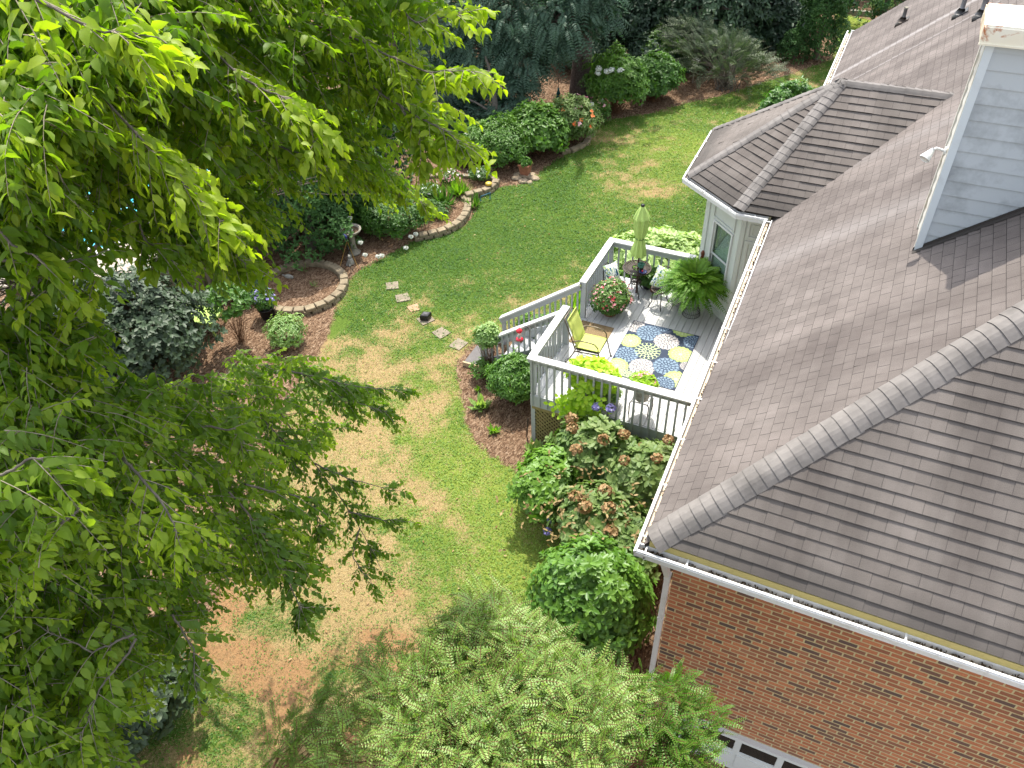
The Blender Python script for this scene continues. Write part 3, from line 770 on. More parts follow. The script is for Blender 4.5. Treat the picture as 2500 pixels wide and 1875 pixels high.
RZ = 2.36
def lerp(a, b, t): return np.array(a, float)*(1-t)+np.array(b, float)*t
def railing(p, q, n, inner, post_ends=True, slope=False, top=M_RAILTOP, z0=None, z1=None, base0=None, base1=None, hang=.22):
    """p,q (x,y); z top at both ends; inner = unit vector to the deck side"""
    z0 = RZ if z0 is None else z0; z1 = RZ if z1 is None else z1
    base0 = DZ-.27 if base0 is None else base0; base1 = DZ-.27 if base1 is None else base1
    P = np.array([p[0], p[1], z0]); Q = np.array([q[0], q[1], z1]); inn = np.array([inner[0], inner[1], 0.])
    mb = MB(); mb.bar(P, Q, .155, .036, off=inn*.02); r = mb.build('railing', top, DK)
    b = MB(); b.bar(P-UPV*.085, Q-UPV*.085, .034, .13, off=inn*.035); b.build('rail_fascia', M_RAIL, r)
    D = Q-P; off = -inn*.018
    for i in range(n):
        t = (i+.5)/n; c = lerp(P, Q, t)+off; bz = base0*(1-t)+base1*t
        b = MB(); b.box((c[0], c[1], (c[2]-.03+bz)/2), (.036, .036, c[2]-.03-bz)); b.build('baluster', M_RAIL, r)
    return r
railing((DX0-.07, DY0-.02), (DX1-.02, DY0-.02), 25, (0, 1))
railing((DX0-.02, DY0+.065), (DX0-.02, 12.70), 12, (1, 0), z0=RZ-.004, z1=RZ-.004)
railing((DX0-.02, 13.64), (DX0-.02, DY1-.075), 13, (1, 0), z0=RZ-.004, z1=RZ-.004)
railing((DX0-.07, DY1+.02), (-2.95, DY1+.02), 12, (0, -1))
for (x, y, zt, zb) in ((DX0+.02, DY0+.02, RZ-.02, -.05), (DX0+.03, 12.66, RZ-.02, .2), (DX0+.03, 13.68, RZ-.02, .2), (DX0+.02, DY1-.02, RZ-.02, -.05)):
    b = MB(); b.bx(x-.045, x+.045, y-.045, y+.045, zb, zt); b.build('post', M_RAIL, DK)
# stairs going down to the left
ST = 6; rise = DZ/(ST+0.0); run = .335
for k in range(ST-1):
    zt = DZ-rise*(k+1); xa = DX0-.03-run*(k+1); xb = xa+run+.03
    b = MB(); b.bx(xa, xa+(run+.03)/2-.004, 12.72, 13.60, zt-.036, zt); b.bx(xa+(run+.03)/2+.004, xb-.004, 12.72, 13.60, zt-.036, zt); b.build('stair_tread', M_DECK, DK)
    b = MB(); b.bx(xb-.045, xb-.03, 12.72, 13.60, zt, zt+rise-.04); b.build('riser', M_RAILTOP, DK)
b = MB()
for y in (12.66, 13.62):
    P = [(DX0-.03, y, DZ-.02), (DX0-.03, y, DZ-.32), (DX0-.2-run*ST, y, -.03), (DX0-.2-run*ST, y, .2)]
    Q = [(x_, y+.038, z_) for x_, _, z_ in P]; b.add(P+Q, [(0, 1, 2, 3), (7, 6, 5, 4), (0, 4, 5, 1), (1, 5, 6, 2), (2, 6, 7, 3), (3, 7, 4, 0)])
b.build('stringer', M_RAIL, DK)
railing((DX0-.06, 12.64), (-7.10, 12.64), 15, (0, 1), z0=2.24, z1=.74, base0=1.15, base1=-.05, top=M_RAILTOP)
railing((DX0-.06, 13.68), (-7.02, 13.68), 15, (0, -1), z0=2.30, z1=.80, base0=1.15, base1=-.02, top=M_RAILTOP)
for y in (12.64, 13.68):
    b = MB(); b.bx(-6.98, -6.90, y-.04, y+.04, -.05, .82); b.build('post', M_RAIL, DK)
# lattice skirt
def lattice(o, d, n, L, z0, z1):
    mb = MB(); s = -(z1-z0)
    o = np.array(o, float)
    def seg(a, b_, dep):
        P = [np.array([o[0]+d[0]*a[0]+n[0]*dep, o[1]+d[1]*a[0]+n[1]*dep, a[1]]), np.array([o[0]+d[0]*b_[0]+n[0]*dep, o[1]+d[1]*b_[0]+n[1]*dep, b_[1]])]
        mb.bar(P[0], P[1], .008, .036, up=(0, 0, 1))
    H = z1-z0
    for sgn, dep in ((1, 0.0), (-1, .012)):
        s = -H
        while s < L:
            # line from (s, z0) rising at 45 deg (or falling)
            a0 = max(0, s); a1 = min(L, s+H)
            if a1 > a0+.02:
                if sgn > 0: seg((a0, z0+(a0-s)), (a1, z0+(a1-s)), dep)
                else: seg((a0, z1-(a0-s)), (a1, z1-(a1-s)), dep)
            s += .105
    return mb
for (o, d, n, L) in (((DX0, DY0), (1, 0), (0, -1), 3.9), ((DX0, DY0), (0, 1), (-1, 0), 1.75)):
    lattice(o, d, n, L, .0, DZ-.30).build('lattice_panel', M_LATT, DK)
    b = MB(); o = np.array(o, float)
    p0 = np.array([o[0], o[1], .02]); p1 = p0+np.array([d[0]*L, d[1]*L, 0]); nn = np.array([n[0], n[1], 0])*.02
    b.bar(p0+nn, p1+nn, .02, .07); b.bar(p0+nn+UPV*(DZ-.36), p1+nn+UPV*(DZ-.36), .02, .07); b.build('lattice_frame', M_LATT, DK)
b = MB(); b.bx(DX0+.3, DX1, DY0+.5, DY0+.52, -.1, DZ-.2); b.bx(DX0+.5, DX0+.52, DY0+.5, DY1, -.1, DZ-.2); b.build('shade_backing', M_DARK, DK)  # near-black sheets added behind the lattice, standing in for shade under the deck
# step pad at the foot of the stairs
b = MB(); b.bx(-7.5, -7.02, 12.58, 13.25, .006, .10)
tag(b.build('step_pad', simple('grey_pad', (.13, .12, .115), .9)), 'dark grey landing pad at the foot of the deck stairs', 'landing pad')
b = MB(); b.bx(-7.52, -7.0, 12.53, 12.575, .0, .12)
tag(b.build('timber_edging', simple('pine_edging', (.42, .30, .18), .8)), 'raw pine board along the front of the grey landing pad', 'board')

# ------------------------------------------------------------------ rug
def rug():
    W, Lg = 1.50, 1.92; x0, y1 = -3.83, 13.99
    nx, ny = 190, 240
    u = np.linspace(0, W, nx); v = np.linspace(0, Lg, ny); UU, VV = np.meshgrid(u, v)
    col = np.zeros((ny, nx, 3)); col[:] = (.045, .058, .085)
    fl = [('c', 1551, 797, .20), ('b', 1584, 814, .25), ('b', 1616, 798, .17), ('g', 1671, 806, .24), ('b', 1692, 836, .20), ('g', 1539, 832.7, .21),
          ('c', 1627, 835, .25), ('g', 1661, 866, .235), ('b', 1529, 866, .235), ('c', 1567, 897, .25), ('b', 1626, 895, .255),
          ('g', 1506, 893, .22), ('c', 1676, 895, .13), ('g', 1650, 927, .235), ('b', 1621, 937, .20), ('b', 1490, 925, .2), ('c', 1560, 945, .22), ('g', 1600, 958, .2), ('n', 1526, 916, .17), ('n', 1581, 858, .25)]
    base = {'c': (.56, .52, .47), 'b': (.19, .26, .33), 'g': (.36, .45, .15), 'n': None}
    line = {'c': (.12, .12, .14), 'b': (.04, .055, .09), 'g': (.50, .57, .28), 'n': (.46, .54, .29)}
    for kind, px, py, rad in fl:
        p = at(px, py, DZ); fu, fv = p[0]-x0, y1-p[1]
        du, dv = UU-fu, VV-fv; rad = rad*1.13; r = np.hypot(du, dv)/rad; th = np.arctan2(dv, du)
        nP = 16
        edge = .90+.10*np.abs(np.cos(th*nP/2))
        m = r < edge
        if base[kind]: col[m] = base[kind]
        ln = np.zeros_like(r, bool)
        for (ra, rb, npet, ph) in ((.60, 1.0, 16, 0), (.34, .72, 13, .3), (.12, .45, 9, .1)):
            t = (th+ph)*npet/(2*math.pi); f = (t-np.floor(t))-.5       # petal-local angle
            s = (r-ra)/(rb-ra); wdt = .47*np.sqrt(np.clip(1-((s-.5)/.5)**2, 0, 1))
            e = np.abs(np.abs(f)-wdt)*2*math.pi/npet*r*rad
            ln |= (s > 0) & (s < 1) & (e < .0075) & m if kind != 'n' else (s > 0) & (s < 1) & (e < .0075)
        ln |= (np.abs(r-edge) < .012/rad*.5) & (kind != 'n')
        if kind == 'g': ln &= (r < .75)
        col[ln] = line[kind]
        if kind in 'gc': 
            cc = r < .12; col[cc] = (.55, .58, .36) if kind == 'g' else (.5, .5, .45)
    bd = (UU < .015) | (UU > W-.015) | (VV < .015) | (VV > Lg-.015); col[bd] = (.03, .04, .08)
    V = np.stack([x0+UU, y1-VV, np.full_like(UU, DZ+.012)], -1).reshape(-1, 3)
    idx = np.arange(nx*ny).reshape(ny, nx)
    Fq = np.stack([idx[:-1, :-1], idx[1:, :-1], idx[1:, 1:], idx[:-1, 1:]], -1).reshape(-1, 4)
    t = NT('rug_weave'); t.pbr(t.attr('Col', 'Color'), .95, 0, .15, bump=t.noise(t.co(), 180, 2), bstr=.5, bdist=.003)
    org = np.array([x0+W/2, y1-Lg/2, DZ]); o = fast_mesh('area_rug', V-org, Fq, t.m, None, False, {'Col': col.reshape(-1, 3)}); o.location = org
    md = o.modifiers.new('thick', 'SOLIDIFY'); md.thickness = .008; md.offset = -1
    tag(o, 'navy outdoor rug with big blue, cream and lime chrysanthemums on the deck boards', 'rug')
rug()
b = MB(); b.bx(-4.90, -4.14, 12.72, 13.55, DZ+.002, DZ+.014)
mt = tag(b.build('doormat', M_MAT), 'brown coir doormat at the top of the deck stairs', 'doormat')
# ================================================================== DECK FURNITURE AND POTS
def V3(*a): return np.array(a, float)
def rot2(x, y, a): return x*math.cos(a)-y*math.sin(a), x*math.sin(a)+y*math.cos(a)
class LB(MB):
    """mesh builder in a thing's own axes (facing +x), rotated and moved into the world"""
    def __init__(s, o, a): super().__init__(); s.o = o; s.a = a
    def build(s, *k, **kw):
        s.v = [(s.o[0]+rot2(x, y, s.a)[0], s.o[1]+rot2(x, y, s.a)[1], s.o[2]+z) for x, y, z in s.v]
        return super().build(*k, **kw)
# ---- lime cushioned armchair
def armchair(o, a):
    t = thing('patio_chair', 'bronze tube armchair with lime cushions facing the rug', 'chair', o)
    for s in (-1, 1):
        y = .27*s
        b = LB(o, a); b.tube([(-.42, y, 0), (-.22, y, .36), (-.10, y, .41)], .011, 8); b.tube([(-.22, y, .36), (.26, y, .40), (.30, y, .40)], .012, 8)
        b.build('side_rail', M_BRONZE, t, True)
        b = LB(o, a); b.tube([(.40, y, 0), (.30, y, .40), (.27, y, .58), (.20, y, .655), (.05, y, .675), (-.15, y, .66), (-.27, y, .60)], .013, 8); b.build('armrest', M_BRONZE, t, True)
        b = LB(o, a); b.tube([(.40, y, 0), (.42, y, .02)], .016, 8); b.build('foot', M_BLACK, t, True)
    b = LB(o, a); b.tube([(-.22, -.25, .38), (-.34, -.25, .75), (-.46, -.24, 1.06), (-.485, -.20, 1.09), (-.485, .20, 1.09), (-.46, .24, 1.06), (-.34, .25, .75), (-.22, .25, .38)], .013, 8); b.build('back_frame', M_BRONZE, t, True)
    for p_, q_ in (((.28, -.26, .40), (.28, .26, .40)), ((-.3, -.26, .2), (-.3, .26, .2))):
        b = LB(o, a); b.tube([p_, q_], .011); b.build('stretcher', M_BRONZE, t, True)
    b = LB(o, a)
    b.add([(-.22, -.24, .39), (.27, -.24, .405), (.27, .24, .405), (-.22, .24, .39), (-.22, -.24, .40), (.27, -.24, .415), (.27, .24, .415), (-.22, .24, .40)], [(0, 3, 2, 1), (4, 5, 6, 7), (0, 1, 5, 4), (1, 2, 6, 5), (2, 3, 7, 6), (3, 0, 4, 7)])
    b.build('sling', M_BRONZE, t)
    def cushion(pts_center, du, dv, dn, w, h, th, nm, lab):
        b = LB(o, a); n = 9; V = []; F = []
        for side in (1, -1):
            for i in range(n):
                for j in range(n):
                    u, v = i/(n-1)*2-1, j/(n-1)*2-1
                    k = (1-u**6)*(1-v**6); th_ = th*(.25+.75*max(0, k)**.5)*(1-.25*math.exp(-((u*1.0)**2+(v)**2)*6)*(side > 0))
                    th_ *= 1+.06*math.sin(u*7+v*3)
                    V.append(pts_center+du*(u*w/2)+dv*(v*h/2)+dn*(th_*side*.5))
            for i in range(n-1):
                for j in range(n-1):
                    q = [i*n+j, (i+1)*n+j, (i+1)*n+j+1, i*n+j+1]; q = [x+(0 if side > 0 else n*n) for x in q]
                    F.append(q if side > 0 else q[::-1])
        for i in range(n-1):
            for (a1, a2) in ((i*n, (i+1)*n), ((i+1)*n+n-1, i*n+n-1), (i+1, i), ((n-1)*n+i, (n-1)*n+i+1)):
                F.append((a1, a2, a2+n*n, a1+n*n))
        b.add(V, F)
        return tag(b.build(nm, M_LIME, None, True), lab, 'cushion')
    cushion(V3(.03, 0, .465), V3(1, 0, .02), V3(0, 1, 0), V3(0, 0, 1), .54, .50, .09, 'seat_cushion', 'lime cushion lying flat on the bronze armchair seat')
    bd = norm(V3(-.24, 0, .70)); cushion(V3(-.30, 0, .80), bd, V3(0, 1, 0), norm(V3(.70, 0, .24)), .64, .50, .09, 'back_cushion', 'lime cushion leaning upright against the bronze armchair back')
armchair((-4.28, 12.33, DZ), 0.02)

# ---- bistro table and chairs (cast metal with radial slots)
def slotted_disc(b, c, r, z, n=22, rings=((.30, .36), (.90, 1.0)), sp=.32):
    for (a, q) in rings:
        b.lathe([(r*a, z-.01), (r*q, z-.01), (r*q, z+.008), (r*a, z+.008), (r*a, z-.01)], (c[0], c[1], c[2]), 28, cap=False)
    for k in range(n):
        t = 2*math.pi*k/n; d = np.array([math.cos(t), math.sin(t), 0])
        b.bar(np.array(c)+d*r*rings[0][1]*.98+UPV*z, np.array(c)+d*r*rings[-1][0]*1.01+UPV*z, r*sp*.42, .012)
    b.lathe([(.001, z), (r*.09, z+.004), (r*.09, z-.008), (.001, z-.01)], (c[0], c[1], c[2]), 14, cap=False)
    for k in range(8):
        t = 2*math.pi*k/8; d = np.array([math.cos(t), math.sin(t), 0]); b.bar(np.array(c)+d*r*.08+UPV*z, np.array(c)+d*r*rings[0][0]*1.02+UPV*z, .012, .010)
TC = (-4.14, 15.0, DZ)
t = thing('bistro_table', 'round black cast metal bistro table in the deck corner', 'table', TC)
b = MB(); slotted_disc(b, TC, .33, .71, 30, ((.36, .42), (.56, .60), (.93, 1.0)), .22); b.build('tabletop', M_IRON, t)
b = MB(); slotted_disc(b, TC, .13, .33, 12); b.build('shelf', M_IRON, t)
for k in range(3):
    a = 2*math.pi*k/3-.9; d = V3(math.cos(a), math.sin(a), 0); c = np.array(TC)
    b = MB(); b.tube([c+d*.10+UPV*.70, c+d*.16+UPV*.55, c+d*.11+UPV*.33, c+d*.17+UPV*.14, c+d*.27+UPV*.0], .011, 7); b.build('leg', M_IRON, t, True)
def bistro_chair(c, face, lab):
    o = np.array(c, float); t = thing('bistro_chair', lab, 'chair', c, 0, 'cast metal bistro chairs at the round table')
    f = V3(math.cos(face), math.sin(face), 0); s = V3(-f[1], f[0], 0)
    b = MB(); slotted_disc(b, c, .205, .44, 18, ((.30, .40), (.86, 1.0)), .24); b.build('seat', M_IRON, t)
    for k in range(4):
        d = (f if k < 2 else -f)*.8+(s if k % 2 else -s)*.6; d = norm(d)
        b = MB(); b.tube([o+d*.16+UPV*.43, o+d*.19+UPV*.28, o+d*.18+UPV*.14, o+d*.27], .012, 7); b.build('leg', M_IRON, t, True)
    b = MB(); pts = []
    for u in np.linspace(-1, 1, 15):
        pts.append(o-f*(.18+.10*(1-abs(u)**3))+s*.19*math.copysign(abs(u)**.6, u)*1.0+UPV*(.44+.44*(1-abs(u)**2.6)))
    b.tube(pts, .012, 7)
    pts = [o-f*(.17+.08*(1-abs(u)**3))+s*.11*u+UPV*(.44+.33*(1-abs(u)**2.4)) for u in np.linspace(-1, 1, 11)]; b.tube(pts, .009, 6)
    for u in (-.5, 0, .5): b.tube([o-f*.19+s*.12*u+UPV*.45, o-f*.25+s*.05*u+UPV*.65, o-f*.27+s*.22*u+UPV*.82], .007, 6)
    b.build('backrest', M_IRON, t, True); return t, f, s
def pillow(c, nrm, upd, lab, w=.50):
    nrm = norm(np.array(nrm, float)); u = norm(np.cross(np.array(upd, float), nrm)); v = np.cross(nrm, u); c = np.array(c, float)
    b = MB(); n = 11; V = []; F = []
    for side in (1, -1):
        for i in range(n):
            for j in range(n):
                x, y = i/(n-1)*2-1, j/(n-1)*2-1; k = max(0, (1-x*x)*(1-y*y)); pin = 1-.10*(1-abs(x*y))
                V.append(c+u*(x*w/2*pin)+v*(y*w/2*pin)+nrm*side*.075*k**.45)
        for i in range(n-1):
            for j in range(n-1):
                q = [i*n+j, (i+1)*n+j, (i+1)*n+j+1, i*n+j+1]; q = [z+(0 if side > 0 else n*n) for z in q]; F.append(q if side > 0 else q[::-1])
    b.add(V, F); o = b.build('throw_pillow', M_PILLOW, None, True); tag(o, lab, 'pillow', 'leaf print pillows on the bistro chairs'); return o
c1_ = (-4.50, 14.60, DZ); c2_ = (-3.50, 14.78, DZ)
bistro_chair(c1_, -.15, 'black bistro chair by the left deck railing, nearest the stairs')
bistro_chair(c2_, -1.75, 'black bistro chair between the umbrella table and the big fern')
pillow((-4.60, 14.62, DZ+.665), (.85, -.25, .45), (-.3, .3, 1), 'leaf print pillow on the bistro chair beside the left railing')
pillow((-3.46, 14.87, DZ+.665), (.15, -.9, .5), (.25, .3, 1), 'leaf print pillow on the bistro chair beside the fern')
# ---- closed umbrella
uc = (-4.13, 15.0)
U = thing('patio_umbrella', 'closed lime green patio umbrella standing through the bistro table', 'umbrella', (uc[0], uc[1], DZ))
b = MB(); b.tube([(uc[0]+.02, uc[1], DZ+.02), (uc[0], uc[1], DZ+2.30)], .02, 10); b.build('pole', simple('umbrella_pole', (.06, .025, .018), .35), U, True)
def pleat(n, amp, ph=0):
    return lambda t, z: 1+amp*math.sin(t*n+ph+z*1.5)+.05*math.sin(t*3+z*4)
b = MB(); b.lathe([(.15, 1.06), (.165, 1.10), (.14, 1.25), (.10, 1.42), (.085, 1.50), (.125, 1.60), (.145, 1.75), (.155, 1.90), (.145, 2.02), (.10, 2.12), (.05, 2.22)], (uc[0], uc[1], DZ), 48, wob=pleat(8, .16), cap=False); b.build('canopy', M_LIMEU, U, True)
b = MB(); b.lathe([(.175, 2.00), (.17, 2.015), (.11, 2.16), (.045, 2.28), (.03, 2.30)], (uc[0], uc[1], DZ), 48, wob=pleat(8, .12, 1), cap=False); b.build('vent_cap', M_LIMEU, U, True)
b = MB(); b.lathe([(.088, 1.475), (.102, 1.48), (.102, 1.505), (.088, 1.51)], (uc[0], uc[1], DZ), 24, cap=False); b.build('tie_strap', simple('strap_green', (.16, .26, .06), .8), U, True)
b = MB(); b.lathe([(.001, 2.335), (.035, 2.33), (.045, 2.30), (.04, 2.27)], (uc[0], uc[1], DZ), 16); b.build('finial', M_BLACK, U, True)

# ---------------- plants in pots: a generic whorl generator
def rosettes(lv, tips, axes, k, L, W, tint, r, spread=.9, jl=.25, jt=.15, updir=.35):
    """k leaves radiating around every shoot tip"""
    n = len(tips); ax = norm(axes)
    ref = norm(np.cross(ax, norm(r.normal(size=(n, 3))))); bi = np.cross(ax, ref)
    T = np.broadcast_to(tint, (n,))
    for i in range(k):
        a = 2*math.pi*i/k*1.0 + i*.5 + r.uniform(-.3, .3, n)
        rad = ref*np.cos(a)[:, None]+bi*np.sin(a)[:, None]
        el = r.uniform(.2, 1.0, n)[:, None]*(1.25-spread)
        D = norm(rad*spread+ax*(el+.15)+r.normal(size=(n, 3))*.12)
        Ls = L*(1+r.uniform(-jl, jl, n))
        lv.add(tips-ax*(r.uniform(0, .25, n)*L)[:, None], D, ax+UPV*updir, Ls, Ls*W, T+r.uniform(-jt, jt, n))
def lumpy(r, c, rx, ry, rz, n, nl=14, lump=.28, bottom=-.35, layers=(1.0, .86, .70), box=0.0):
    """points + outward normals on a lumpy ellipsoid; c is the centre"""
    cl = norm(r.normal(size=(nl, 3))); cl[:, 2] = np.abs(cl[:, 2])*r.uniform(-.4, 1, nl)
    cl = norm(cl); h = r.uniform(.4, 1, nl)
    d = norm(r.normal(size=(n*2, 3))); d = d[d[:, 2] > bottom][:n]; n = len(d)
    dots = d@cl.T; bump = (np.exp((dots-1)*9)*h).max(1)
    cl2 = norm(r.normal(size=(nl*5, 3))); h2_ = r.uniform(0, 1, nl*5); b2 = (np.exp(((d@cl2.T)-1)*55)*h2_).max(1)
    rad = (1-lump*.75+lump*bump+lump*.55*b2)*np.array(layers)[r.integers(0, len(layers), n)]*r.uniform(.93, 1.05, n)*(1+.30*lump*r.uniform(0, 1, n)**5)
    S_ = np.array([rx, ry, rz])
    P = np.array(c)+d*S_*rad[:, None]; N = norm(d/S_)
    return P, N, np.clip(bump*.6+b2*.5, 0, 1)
def flowers_small(lv, P, N, s, r, k=4, jt=.4):
    rosettes(lv, P, norm(N+UPV*.4), k, s, .8, .5, r, spread=1.0, jt=jt)
def pot(t, c, r, h, mat, rim=.02, tap=.75):
    b = MB(); b.lathe([(r*tap, 0), (r*(tap+.12), h*.25), (r*.98, h*.85), (r*1.0+rim, h*.86), (r+rim, h), (r-.015, h), (r-.03, h-.04)], c, 22); return b.build('pot', mat, t, True)
# big fern on a wire stand
r = rngf(11); fc = V3(-2.72, 14.72, DZ)
fs = thing('plant_stand', 'black wire plant stand under the big fern', 'plant stand', fc)
b = MB()
for z, rad in ((0, .20), (.09, .19), (.2, .15), (.42, .11), (.62, .15), (.66, .155)):
    b.tube([fc+V3(rad*math.cos(a), rad*math.sin(a), z+.01) for a in np.linspace(0, 2*math.pi, 21)], .006, 5)
for a in np.linspace(0, 2*math.pi, 26, endpoint=False):
    b.tube([fc+V3(q*math.cos(a+s_), q*math.sin(a+s_), z) for q, z, s_ in ((.20, 0, 0), (.19, .09, .1), (.15, .2, .15), (.11, .42, .2), (.15, .64, .3))], .004, 4)
b.build('wire_cage', M_BLACK, fs)
def fern(name, lab, c, n, Lf, h, pr, seed, potm=None, ph=.2):
    r = rngf(seed); c = np.array(c, float); t = thing(name, lab, 'fern', c)
    b = MB(); pot_o = c.copy()
    b.lathe([(pr*.7, 0), (pr, ph), (pr+.01, ph), (pr-.02, ph-.01), (.01, ph-.02)], c, 18); b.build('pot', potm or M_BLACK, t, True)
    lv = Leaves('small'); tw = Twigs(); top = c+UPV*ph
    for i in range(n):
        a = r.uniform(0, 2*math.pi); el = r.uniform(.05, 1.35); L = Lf*r.uniform(.7, 1.1)
        d = V3(math.cos(a)*math.cos(el), math.sin(a)*math.cos(el), math.sin(el)); s = np.linspace(0, 1, 12)
        dh = V3(math.cos(a), math.sin(a), 0)
        P = top+d*(s*L)[:, None]*1.0+dh*(s**2*L*.25)[:, None]-UPV*(s**2.2*L*h*(1.1-.3*el))[:, None]
        tw.add(P[None], np.linspace(.004, .001, 12)[None], 3)
        m = 26; sp = np.linspace(.08, .98, m); Q = np.stack([np.interp(sp, s, P[:, j]) for j in range(3)], 1); T = norm(np.gradient(Q, axis=0)); side = norm(np.cross(T, UPV)); nn = np.cross(side, T)
        tn = .22+.32*el/1.35+r.uniform(-.12, .12)
        ll = Lf*.125*np.sin(np.pi*np.clip(sp*.9+.1, 0, 1))**.5
        for sg in (1, -1): lv.add(Q, side*sg+T*.25+r.normal(size=(m, 3))*.08, nn, ll*1.15, ll*.45, tn+sp*.15)
    lv.build('fronds', L_FERN, t); tw.build('stems', M_STEMG, t); return t
fern('fern', 'huge bright green fern spilling over its wire stand by the bay window', fc+UPV*.62, 330, .74, .50, .17, 12)
fern('fern', 'small pale fern half hidden under the house gutter', (-1.42, 12.35, DZ), 55, .46, .5, .14, 13, M_TERRA, .3)
# white ceramic garden stool
b = MB(); sc_ = (-3.12, 15.02, DZ); b.lathe([(.11, 0), (.135, .05), (.145, .2), (.135, .36), (.11, .42), (.001, .43)], sc_, 24)
st = thing('garden_stool', 'white pierced ceramic garden stool between bistro chair and fern', 'stool', sc_); b.build('body', M_WCER, st, True)
b = MB()
for k in range(16):
    for zz in (.08, .34): a = 2*math.pi*k/16; b.box((sc_[0]+.141*math.cos(a), sc_[1]+.141*math.sin(a), DZ+zz), (.022, .022, .022), (V3(math.cos(a), math.sin(a), 0), V3(-math.sin(a), math.cos(a), 0), UPV))
b.build('holes', M_BLACK, st)
# table ornament: teal plant and dark bird figure
tp = V3(-4.02, 14.93, DZ+.72)
t = thing('table_plant', 'small blue green succulent in a dark pot on the bistro table', 'potted plant', tp)
b = MB(); b.lathe([(.03, 0), (.05, .03), (.055, .08), (.045, .09)], tp, 14); b.build('pot', M_BLACK, t, True)
lv = Leaves('oval'); r = rngf(5); P, N, _ = lumpy(r, tp+UPV*.14, .07, .07, .06, 60); rosettes(lv, P, N, 3, .045, .5, .5, r); lv.build('leaves', leafmat('teal_leaf', (.02, .10, .07), (.06, .22, .16), (.16, .36, .28), .4, .4, .1), t)
t = thing('saucer', 'dark blue saucer with a red trinket on the bistro table', 'saucer', tp+V3(.06, -.06, 0))
b = MB(); b.lathe([(.05, 0), (.085, .012), (.09, .016), (.06, .008), (.01, .006)], tp+V3(.06, -.06, 0), 18); b.build('dish', M_BLUEP, t, True)
b = MB(); b.ball(tp+V3(.05, -.06, .03), .022, 8); b.build('trinket', M_RED, t, True)
# flower planter (pink and red flowers) by the stairs
def flower_bush(name, lab, cat, c, rx, ry, rz, zc, n, L, W, mat, seed, pots=None, fl=(), k=4, lump=.25, tm='oval', bottom=-.5, stems=M_STEMG, group=None, tint=.45, nl=16):
    r = rngf(seed); c = np.array(c, float); t = thing(name, lab, cat, c, 0, group)
    if pots: pot(t, tuple(c), *pots)
    lv = Leaves(tm); P, N, bp = lumpy(r, c+UPV*zc, rx, ry, rz, n, nl, lump, bottom)
    P = P[P[:, 2] > c[2]+.02] if pots is None else P; N = N[:len(P)]; bp = bp[:len(P)]
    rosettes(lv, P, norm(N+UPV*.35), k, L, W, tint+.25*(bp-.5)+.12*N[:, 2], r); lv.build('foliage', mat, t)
    tw = Twigs(); m = min(60, n//6+4); idx = r.integers(0, len(P), m); s0 = c+UPV*(pots[1] if pots else 0)+r.normal(size=(m, 3))*[rx*.12, ry*.12, 0]
    J = np.stack([s0, (s0*.5+P[idx]*.5)+r.normal(size=(m, 3))*rx*.06, P[idx]], 1); tw.add(J, np.array([.010, .007, .003])[None]*max(.5, rx)); tw.build('stems', stems, t)
    for (mt_, nf, s, kk, nm, up) in fl:
        lf = Leaves('oval'); Pf, Nf, _ = lumpy(r, c+UPV*zc, rx*1.04, ry*1.04, rz*1.05, nf*3, nl, lump, bottom); sel = Nf[:, 2] > up; Pf, Nf = Pf[sel][:nf], Nf[sel][:nf]
        rosettes(lf, Pf, norm(Nf+UPV*.3), kk, s, .8, .5, r, spread=1.0, jt=.4); lf.build(nm, mt_, t)
    return t
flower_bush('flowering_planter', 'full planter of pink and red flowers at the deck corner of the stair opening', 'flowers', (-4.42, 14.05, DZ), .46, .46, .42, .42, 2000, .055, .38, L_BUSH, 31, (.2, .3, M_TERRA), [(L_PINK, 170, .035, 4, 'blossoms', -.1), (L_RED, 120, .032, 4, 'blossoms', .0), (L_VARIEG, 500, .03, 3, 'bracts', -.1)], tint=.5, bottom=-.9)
flower_bush('sweet_potato_vine', 'bright lime sweet potato vine cascading over the front railing', 'plant', (-3.78, 11.18, DZ), .50, .36, .40, .62, 560, .14, .75, L_LIMEV, 32, (.2, .42, M_BLACK), [], k=3, tm='oval', bottom=-.95, tint=.6)
r = rngf(33); lv = Leaves('oval'); vt = thing('trailing_plant', 'lime leaves trailing over the rail to the hydrangea below', 'plant', (-4.05, 10.82, DZ))
P = V3(-3.85, 10.74, DZ+.12)+r.normal(size=(230, 3))*[.24, .05, .22]; P[:, 1] = np.minimum(P[:, 1], 10.80)-(.9-P[:, 2]+DZ)*.06; rosettes(lv, P, norm(V3(0, -1, .6)+r.normal(size=P.shape)*.3), 2, .12, .75, .55, r); lv.build('foliage', L_LIMEV, vt)
hk = thing('hanging_hook', 'thin black scrolled plant hook above the lime vine', 'hook', (-4.22, 11.0, DZ))
b = MB(); p = V3(-4.22, 11.0, DZ)
b.tube([p, p+UPV*.9]+[p+UPV*.9+V3(.08*math.sin(a), 0, .08-.08*math.cos(a)) for a in np.linspace(0.3, 5.2, 12)], .006, 6); b.build('rod', M_BLACK, hk, True)
flower_bush('trailing_bowl', 'grey green trailing plant in a low bowl behind the lime vine', 'plant', (-3.42, 11.22, DZ), .24, .26, .16, .25, 260, .06, .4, L_VARIEG, 34, (.17, .2, M_STONEPOT), [], k=3)
